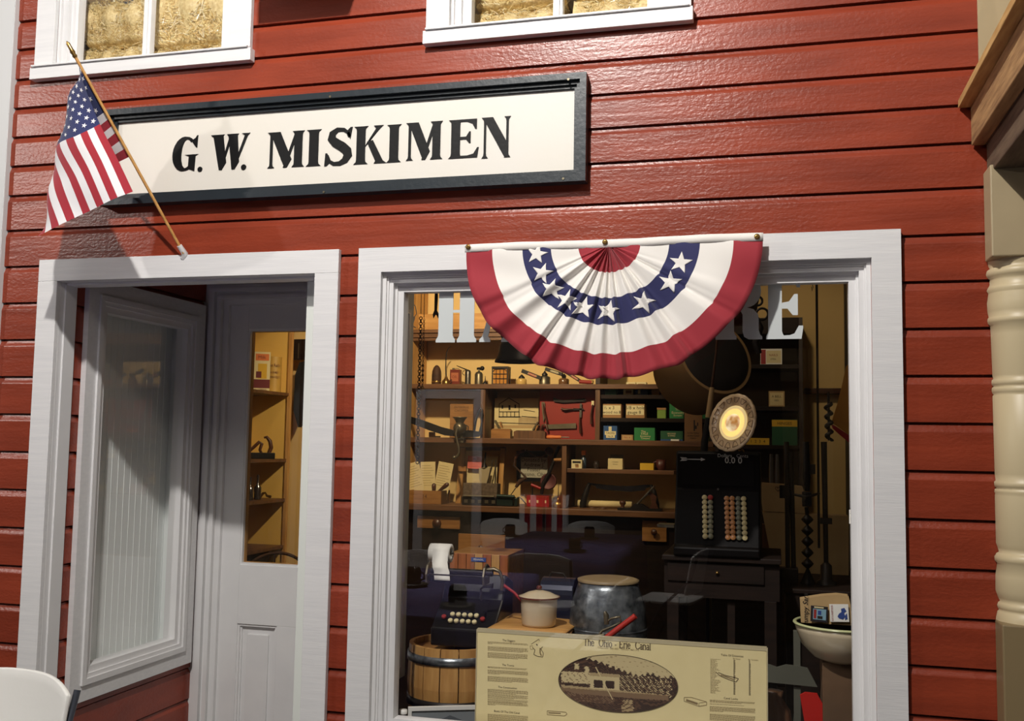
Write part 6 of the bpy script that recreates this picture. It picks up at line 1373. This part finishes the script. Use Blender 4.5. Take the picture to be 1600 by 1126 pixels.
# grey trestle, bowl, bags
gp = mat('grey_green_paint', (96, 96, 84), .6, var=(6, .4))
o = Vector((P(1246, 1060, .42).x, .42, ZP)); t = thing('grey_trestle', 'grey painted trestle with an upright post and a notched cross board', 'trestle', o)
def gz(py): return P(1240, py, .42).z-o.z
def gx(px, py=1050): return P(px, py, .42).x-o.x
MB().box(gx(1240), gx(1251), 0, .02, 0, gz(985)).build('post', gp, t, bevel=.001)
MB().prism([(gx(1160), gz(1066)), (gx(1277), gz(1069)), (gx(1262), gz(1041)), (gx(1246), gz(1039)), (gx(1228), gz(1038)), (gx(1214), gz(1043)), (gx(1204), gz(1040)), (gx(1160), gz(1034))], -.013, -.0005).build('cross_board', gp, t, bevel=.001)
MB().prism([(gx(1236), 0), (gx(1243), 0), (gx(1250), gz(1068)), (gx(1244), gz(1068))], .021, .035).build('brace', gp, t)
kx = .20
t = thing('cardboard_box', 'worn brown cardboard box under the enamel bowl at the right edge', 'box', (P(1322, 1080, .34).x+.0, .36, ZP)); H_ = P(1300, 1033, .30).z-ZP; w = .075
bm = MB(); bm.prismx([(-.11, 0), (.10, 0), (.10, H_), (-.09, H_)], -w, w); bm.build('box_body', mat('scuffed_cardboard', (112, 84, 58), .75, var=(8, .7), bump=(16, .3)), t, bevel=.003)
o = Vector((P(1312, 980, .30).x+.0, .32, ZP+H_+.0005)); t = thing('enamel_bowl', 'wide cream enamel bowl with a green rim holding a paper bag', 'bowl', o); R_ = .146; hb = P(1290, 975, .30).z-o.z
t.location.x = .199
MB().lathe([(.001, 0), (R_*.42, 0), (R_*.62, hb*.12), (R_*.86, hb*.45), (R_*.96, hb*.80), (R_*1.0, hb), (R_*.95, hb-.001), (R_*.90, hb*.8), (R_*.8, hb*.45), (R_*.5, hb*.10), (.001, .006)], 60).build('bowl_body', M['enamel'], t)
MB(Matrix.Translation((0, 0, hb+.001))).lathe([(R_*.99+.006*math.cos(a*PI/6), .0045*math.sin(a*PI/6)) for a in range(13)], 60).build('rolled_rim', mat('pale_green_enamel', (196, 200, 150), .25), t)
bY = .30; a, b = P(1250, 933, bY), P(1333, 985, bY); o = Vector(((a.x+b.x)/2, bY, t.location.z+hb*.55))
t = thing('paper_bag', 'creased kraft paper bag with sideways lettering and two cards standing in the bowl', 'bag', o)
mb = MB(); sil(mb, o, [(1253, 1000), (1250, 936), (1262, 934), (1285, 930.5), (1308, 929), (1326, 931), (1329, 945), (1332, 1000)], bY, .05); mb.build('bag_body', M['kraft'], t, bevel=.004)
mb = MB(); q = P(1259, 956, bY-.001)-o; mb.text('Grumpy Sara', .022, q.x, q.y, q.z, 0, ry=-PI/2, shear=.3, bold=.0003); mb.box(q.x+.009, q.x+.0096, q.y, q.y+.0005, q.z-.012, q.z+.05)
mb.build('lettering', M['ink'], t)
def card(name, label, a, b, m, extra, an=0):
    A, B = P(*a, bY-.012), P(*b, bY-.012); o = Vector(((A.x+B.x)/2, bY-.012, B.z)); W_, H_ = B.x-A.x, A.z-B.z; t = thing(name, label, 'card', o, 0)
    mb = MB(Matrix.Rotation(an, 4, 'Y')); ms = [m]; mb.box(-W_/2, W_/2, 0, .003, 0, H_, 0)
    for (u0, u1, v0, v1, mm) in extra:
        if mm not in ms: ms.append(mm)
        mb.box(-W_/2+u0*W_, -W_/2+u1*W_, -.0006-.0002*len(ms), 0, v0*H_, v1*H_, ms.index(mm))
    return t, mb, ms, W_, H_
t, mb, ms, W_, H_ = card('picture_card', 'dark-bordered card with a pale blue picture leaning on the paper bag', (1266, 946), (1293, 972), mat('dark_card', (44, 40, 44), .4), [(.14, .9, .14, .82, mat('sky_blue_print', (132, 170, 186), .5)), (.18, .34, .2, .78, M['inkr']), (.42, .62, .45, .72, M['inkb']), (.4, .7, .2, .38, M['ink']), (.2, .75, .88, .96, M['ivory'])], .04); mb.build('card_body', ms, t)
t, mb, ms, W_, H_ = card('picture_card', 'white card with a blue figure and red sideways lettering beside the dark card', (1297, 943), (1327, 972), M['paperw'], [], -.05)
ms += [M['inkb'], M['inkr']]
for pts in ([(.0, .2), (.2, .14), (.34, .3), (.28, .5), (.4, .62), (.3, .8), (.12, .74), (.14, .56), (0, .46), (-.08, .3)], [(.3, .1), (.44, .18), (.42, .5), (.34, .4)]): mb.prism([((x-.02)*W_, z*H_) for x, z in pts], -.0012, -.0002, 1)
mb.text('PLAY A WARM RIDER', .0085, -W_*.36, -.001, H_*.5, 2, ry=-PI/2, sx=.6); mb.build('card_body', ms, t)
o = Vector((P(1206, 1110, .28).x, .28, ZP)); t = thing('leather_bag', 'gathered brown leather pouch beside the poster edge', 'bag', o); H_ = P(1206, 1078, .28).z-ZP
mb = MB(); prf = [(.04, 0), (.062, .02), (.066, H_*.4), (.055, H_*.72), (.030, H_*.9), (.034, H_)]
vs = []
for r, z in prf:
    for i in range(40): a = 2*PI*i/40; k = 1+.07*math.sin(a*9)*(z/H_); vs.append((r*k*math.cos(a), r*.8*k*math.sin(a), z))
mb.add(vs, [(j*40+i, j*40+(i+1) % 40, (j+1)*40+(i+1) % 40, (j+1)*40+i) for j in range(5) for i in range(40)]+[tuple(range(40))[::-1], tuple(range(200, 240))], 0, True); mb.build('pouch', M['leather'], t)
o = Vector((P(1268, 1105, .27).x, .27, ZP)); t = thing('red_plank', 'bright red painted board leaning low between trestle and box', 'board', o)
mb = MB(); sil(mb, o, [(1250, 1086), (1258, 1082), (1277, 1084), (1290, 1108), (1290, zpx(1290, .27, ZP+.001)), (1268, zpx(1268, .27, ZP+.001))], .27, .015); mb.build('board', mat('bright_red_paint', (190, 26, 16), .5), t)
# ================================================================== seen through the door glass
bx, y0, y1 = -2.79, 1.78, 2.30
t = thing('corner_shelf_unit', 'tall wooden shelf unit with cream lining seen through the door glass', 'shelves', (bx, 2.0, 0)); T = Matrix.Translation((-bx, -2.0, 0))
for y in (y0, y1): MB(T).box(bx-.0, bx+.022, y-.012, y+.012, 0, 2.25).build('post', M['pinez'], t, bevel=.002)
MB(T).box(bx-.26, bx-.25, y0-.01, y1+.01, 0, 2.25).build('back_panel', M['cream'], t)
MB(T).box(bx-.249, bx-.001, y1+.001, y1+.012, 0, 2.25).build('end_panel', mat('deep_cream_paint', (224, 184, 96), .75), t)
MB(T).box(bx-.26, bx+.05, y0-.4, y1+.3, 2.251, 2.30).build('crown_board', M['pine'], t)
dz = {}
for nm, py in (('a', 610), ('b', 717), ('c', 781), ('d', 856)):
    z = PX(415, py, bx).z; dz[nm] = z
    MB(T).box(bx-.249, bx+.012, y0+.013, y1-.013, z-.018, z).build('shelf', M['boardv'], t, bevel=.001)
def onsh(px, nm, x=bx-.06):
    q = PX(px, 650, x); return Vector((x, q.y, dz[nm]+.0005))
LF = .5
t = thing('oats_box', 'tall cream and dark red cereal box on the top shelf behind the door glass', 'box', onsh(406, 'a', bx-.07), LF); 
H_ = PX(406, 549, bx-.07).z-dz['a']; ms = [M['ivory'], mat('maroon_print', (104, 26, 34), .6), M['yellow'], M['orange']]
MB().box(-.048, .048, -.0, .05, 0, H_, 0).box(-.048, .048, -.0008, 0, .08*H_, .30*H_, 1).box(-.02, .03, -.0008, 0, .32*H_, .7*H_, 2).box(-.035, .04, -.0012, -.0008, .78*H_, .95*H_, 3).text('Milk', .026, 0, -.0016, .86*H_, 1).text('CEREAL', .014, .01, -.001, .04*H_, 1).box(-.03, .0, -.0012, -.0008, .34*H_, .5*H_, 1).build('carton_body', ms, t)
t = thing('oats_tin', 'round yellow tin with dark lettering on the top shelf behind the door glass', 'tin', onsh(425, 'a', bx-.075)); H_ = PX(427, 557, bx-.065).z-dz['a']
mb = MB().lathe([(.046, 0), (.046, H_)], 28); mb.v and None
tb_ = MB(Matrix.Rotation(.5, 4, 'Z')); tb_.lathe([(.046, 0), (.046, H_)], 28, 0); tb_.text('Oka Rolls', .026, 0, -.0475, H_*.75, 1, sx=.7); tb_.text('CRUSHED', .017, 0, -.0475, H_*.55, 1, sx=.8); tb_.text('CORN FEED', .017, 0, -.0475, H_*.42, 1, sx=.8)
tb_.build('tin_body', [mat('old_yellow_tin', (200, 160, 78), .5, var=(10, .5)), mat('brown_print', (96, 44, 26), .6)], t)
t = thing('iron_plane', 'dark wooden plane with two curved handles on the second shelf behind the door glass', 'hand plane', onsh(408, 'b'), LF)
MB().box(-.085, .085, -.025, .025, 0, .035).build('stock', M['iron'], t, bevel=.003)
MB().tube([(-.07, 0, .03), (-.03, 0, .07), (-.005, 0, .095), (.01, 0, .085), (.0, 0, .05), (.01, 0, .03)], [.008, .010, .010, .010, .009, .008], 10).build('front_handle', M['walnut'], t)
MB().tube([(.05, 0, .03), (.062, 0, .065), (.055, 0, .10), (.035, 0, .125), (.02, 0, .12)], [.012, .013, .012, .009, .006], 10).build('tote', M['walnut'], t)
for px, lb, h in ((395, 'left dark slim-necked bottle on the third shelf behind the door glass', .13), (407, 'right dark slim-necked bottle on the third shelf behind the door glass', .14)):
    t = thing('bottle', lb, 'bottle', onsh(px, 'c')); MB().lathe([(.018, 0), (.020, .004), (.020, h*.5), (.008, h*.6), (.007, h)], 18).build('bottle_body', M['bottle'], t)
t = thing('door_latch', 'small curled brass latch lying on the third shelf behind the door glass', 'latch', onsh(419, 'c')); MB().tube([(-.03, 0, .008), (-.015, 0, .03), (.0, 0, .035), (.01, 0, .018), (.035, 0, .012)], [.006, .008, .005, .007, .009], 8).build('latch_body', M['brass'], t)
t = thing('spoked_wheel', 'large dark wheel rim leaning low behind the door glass', 'wheel', (bx+.10, 2.02, .58)); MB(Matrix.Rotation(1.1, 4, 'Z')).tube([(.30*math.cos(a*PI/30), 0, .30*math.sin(a*PI/30)) for a in range(61)], .009, 8, cap=False).build('rim', M['rust'], t)
MB(Matrix.Rotation(1.1, 4, 'Z')).tube([(-.29, 0, 0), (.29, 0, 0)], .005, 6).tube([(0, 0, -.29), (0, 0, .29)], .005, 6).build('spoke', M['rust'], t); MB().box(-.03, .03, -.03, .03, -.58, -.30).build('stand', M['dark'], t)
t = thing('low_cabinet', 'dark cupboard door low behind the door glass', 'cabinet', (bx-.08, 2.0, 0)); MB().box(-.15, .06, -.19, .18, 0, dz['d']-.02).build('carcass', M['dark'], t)
o = P(474, 618, 2.42); t = thing('dark_reflection_shape', 'black shape standing in for a dark reflection in the door glass beside the shelf post', 'coat', o)  # added shape in place of a dark reflection on the pane
mb = MB(); sil(mb, o, [(458, 640), (461, 585), (468, 566), (484, 562), (500, 568), (504, 600), (488, 622), (476, 650), (466, 668)], 2.40, .04); mb.build('cloth', M['rubber'], t, bevel=.006)
mb = MB(); tb(mb, o, [(476, 566, 2.42), (476, 548, 2.42), (482, 545, 2.42)], .003); mb.build('shape_wire', M['iron'], t)
carton('hanging_print', 'dark framed panel with thin pale lines above the dark reflection shape', 'picture', (459, 530), (500, 562), 2.46, .01, M['dark'], texts=[('| | | | |', .8, .5, .5, M['tin'])])
for i, x in enumerate((-2.63, -2.575, -2.52)):
    tag(MB().box(x, x+.03, 2.50, 2.53, 0, 1.90).build('white_lath', M['ivory'], bevel=.002), ('left', 'middle', 'right')[i]+' of three pale upright laths far behind the door glass', 'lath', 'upright laths behind the door')
# ================================================================== the hall in front of the shop (mostly seen mirrored in the glass)
YG = .065
def mir(px, py, z):            # real place of a thing whose mirror image shows at that pixel
    q = PZ(px, py, z); return q.x, 2*YG-q.y
def chair(loc, rz, label, first=[]):
    if first:
        return dup(first[0], loc, rz, label, 'white folding chairs around the purple tables')
    t = thing('folding_chair', label, 'chair', loc, rz, 'white folding chairs around the purple tables')
    def back(u, v):
        x = (u-.5)*.44; w_ = 1-.0*v; ztop = .80-.045*abs(2*u-1)**3.2; z = .50+(ztop-.50)*v
        return (x, .19+.045*(2*u-1)**2*-1+.05*v, z)
    mb = MB(); n = 24; m_ = 10; O = []
    mb.grid(back, n, m_); b = mb.build('backrest', M['plastic'], t); s_ = b.modifiers.new('thickness', 'SOLIDIFY'); s_.thickness = .016; bb = b.modifiers.new('bevel', 'BEVEL'); bb.width = .005; bb.segments = 2; bb.limit_method = 'ANGLE'
    MB().prismz([(-.2, -.2), (.2, -.2), (.21, .0), (.18, .19), (-.18, .19), (-.21, 0)], .43, .45).build('seat', M['plastic'], t, bevel=.006)
    for s in (-1, 1):
        MB().tube([(s*.215, .24, .76), (s*.215, .19, .60), (s*.215, -.02, .40), (s*.215, -.22, .0)], .010, 8).build('front_leg', M['plasticd'], t)
        MB().tube([(s*.20, -.10, .44), (s*.20, .05, .25), (s*.20, .26, .0)], .010, 8).build('rear_leg', M['plasticd'], t)
    first.append(t); return t
q = PZ(22, 1056, .795)
chair((q.x-.055, q.y-.17, 0), -.12, 'white folding chair with a grey frame at the lower left corner of the photo')
for (px, py, rz, lb) in ((-1.50, -3.45, .0, 'white folding chair mirrored above the enamel pot'), (-1.68, -5.95, PI, 'white folding chair mirrored below the shelf drawer, far side of the purple table'), (-.72, -4.0, -1.4, 'white folding chair mirrored beside the register'), (-1.02, -2.2, -1.5, 'white folding chair mirrored behind the enamel pot'), (-2.25, -2.88, PI, 'white folding chair mirrored at the left edge of the glass'), (-2.45, -5.9, PI-.3, 'white folding chair mirrored under the red tin box')):
    chair((px, py, 0), rz, lb)
def ptable(cx, cy, w, d, label):
    t = thing('banquet_table', label, 'table', (cx, cy, 0))
    mb = MB(); mb.box(-w/2+.01, w/2-.01, -d/2+.01, d/2-.01, .715, .742); mb.build('table_top', M['plastic'], t)
    for sx in (-1, 1):
        for sy in (-1, 1): MB().tube([(sx*(w/2-.12), sy*(d/2-.12), 0), (sx*(w/2-.12), sy*(d/2-.12), .714)], .014, 8).build('leg', M['plasticd'], t)
    mb = MB(); mb.box(-w/2, w/2, -d/2, d/2, .7425, .746)
    per = [(-w/2, -d/2), (w/2, -d/2), (w/2, d/2), (-w/2, d/2)]
    for k in range(4):
        (xa, ya), (xb, yb) = per[k], per[(k+1) % 4]; nx, ny = (yb-ya), -(xb-xa); L = math.hypot(nx, ny); nx /= L; ny /= L
        mb.grid(lambda u, v: (xa+(xb-xa)*u+nx*.02*v*math.sin(u*22)*.8+nx*.015*v, ya+(yb-ya)*u+ny*.02*v*math.sin(u*22)*.8+ny*.015*v, .744-.42*v), 40, 5)
    c = mb.build('tablecloth', M['cloth_p']); c.location = (cx, cy, 0); tag(c, 'purple cloth draped over the '+label.split(' under')[0], 'tablecloth'); c.modifiers.new('thickness', 'SOLIDIFY').thickness = .0015
    return t
ptable(-1.88, -1.80, 1.05, 1.6, 'long banquet table near the shop front under a purple cloth')
ptable(-1.58, -4.62, 1.0, 1.7, 'second banquet table behind the photographer under a purple cloth')
cup0 = None
for (px, py, lb) in ((645, 915, 'upturned dark cup on a saucer, mirrored at the left edge of the glass'), (715, 948, 'upturned dark cup on a saucer, mirrored over the adding machine'), (636, 975, 'upturned dark cup on a saucer, mirrored above the barrel'), (921, 842, 'patterned cup on a saucer, mirrored on the far purple table, right one'), (898, 862, 'patterned cup on a saucer, mirrored on the far purple table, middle one'), (797, 838, 'patterned cup on a saucer, mirrored on the far purple table, left one')):
    x, y = mir(px, py, .748); y = min(y, -1.12); x -= .3*(px == 636)
    if cup0 is None:
        cup0 = c = thing('cup', lb, 'cup', (x, y, .7475), 0, 'cups set out on the purple tables')
        MB().lathe([(.001, 0), (.05, 0), (.085, .010), (.085, .013), (.05, .006), (.001, .006)], 30).build('saucer', M['ceramic'], c)
        MB(Matrix.Translation((0, 0, .0145))).lathe([(.042, 0), (.042, .07), (.034, .085), (.001, .087)], 26).build('cup_body', M['ceramic'], c); MB().tube([(.042, 0, .03), (.062, 0, .04), (.062, 0, .065), (.042, 0, .075)], .005, 8).build('handle', M['ceramic'], c)
    else: dup(cup0, (x, y, .7475), random.random()*6, lb, 'cups set out on the purple tables')
# white door casing, posts and banner across the hall
YH = -6.98
def mv(px, py, Yv): q = P(px, py, Yv); return q.x, q.z
xa, za = mv(652, 608, 2*YG-YH); xb, _ = mv(756, 608, 2*YG-YH)
MB().ring(xa, xb, -.1, za, .10, YH, YH+.03).build('trim_7', M['white'], kind='structure')
MB().box(xa+.1, xb-.1, YH, YH+.01, 0, za-.1).build('door_2', mat('beige_hall_door', (150, 136, 112), .6), kind='structure')
for px, lb in ((1240, 'turned porch post across the hall, mirrored left of the augers'), (1284, 'turned porch post across the hall, mirrored over the augers')):
    x, _ = mv(px, 700, 5.2); dup(post, (x, -5.07, 0), 0, lb)
post['group'] = ''
del post['group']
x0, zt0 = mv(812, 772, 6.4); x1, zb0 = mv(888, 850, 6.4)
bn = thing('striped_banner', 'red and white striped banner across the hall, mirrored over the counter', 'banner', ((x0+x1)/2, -6.27, zb0-.1)); w = (x1-x0)
mb = MB(); mb.grid(lambda u, v: ((u-.5)*w, .02*math.sin(u*9), (zt0-zb0+.1)*v), 26, 3, mf=lambda u, v: int(u*9) % 2); mb.build('cloth', [CL[1], CL[0]], bn).modifiers.new('thickness', 'SOLIDIFY').thickness = .002
MB().tube([(-w/2-.02, 0, zt0-zb0+.1), (w/2+.02, 0, zt0-zb0+.1)], .01, 8).tube([(0, .0, zt0-zb0+.1), (0, .03, -zb0+.1)], .012, 8).build('stand', M['plasticd'], bn)
# ------------------------------------------------------------------ light
W = bpy.data.worlds.new('World'); SC.world = W; W.use_nodes = True
bg = W.node_tree.nodes['Background']; bg.inputs[0].default_value = (1, .97, .95, 1); bg.inputs[1].default_value = .10
key = lamp('track_light', 'SPOT', (-1.0, -2.4, 4.30), (-1.2, 0, 1.6), 455, (1, .955, .90), .05, 2.2, .6)
left = lamp('track_light', 'SPOT', (-5.2, -2.6, 3.6), (-2.6, 0, 1.8), 160, (1, .94, .88), .06, 1.6, .6)
right = lamp('track_light', 'SPOT', (2.2, -3.0, 3.8), (.3, 0, 1.8), 38, (1, .9, .76), .08, 1.8, .7)
shop = lamp('shop_light', 'SPOT', (-1.45, 1.2, 2.50), (-1.75, 2.6, 1.75), 85, (1, .80, .50), .03, 1.75, .5)
shop2 = lamp('shop_light', 'SPOT', (-2.3, 1.55, 2.5), (-2.9, 2.15, 1.3), 5, (1, .80, .50), .03, 1.9, .4)
shop_fill = lamp('shop_light', 'SPOT', (-.05, 1.45, 2.55), (.08, 2.4, 1.5), 9, (1, .80, .52), .04, 1.9, .6)  # fill added to brighten the right-hand wall and parcels
disp = lamp('display_light', 'AREA', (-.55, .5, 2.55), (-.55, .5, 0), 3, (1, .86, .66), .5)
table_fill = lamp('track_light', 'SPOT', (-1.7, -3.1, 4.4), (-1.7, -3.1, 0), 620, (1, .95, .9), .1, .9, .4)  # spot added to strengthen the tables' mirror image
far = lamp('track_light', 'SPOT', (-2.6, -4.6, 4.2), (-3.0, -7, 1.4), 900, (1, .95, .9), .1, 1.0, .5)  # spot added to brighten the door casing mirrored in the glass
hall = lamp('hall_fill', 'AREA', (-1.5, -4.2, 4.5), (-1.5, -4.2, 0), 40, (1, .95, .9), 1.5)  # area fill added so the mirrored hall is not dark
SC.view_settings.view_transform = 'Standard'; SC.view_settings.look = 'None'; SC.view_settings.gamma = 1; SC.view_settings.use_curve_mapping = False
SC.view_settings.exposure = 0
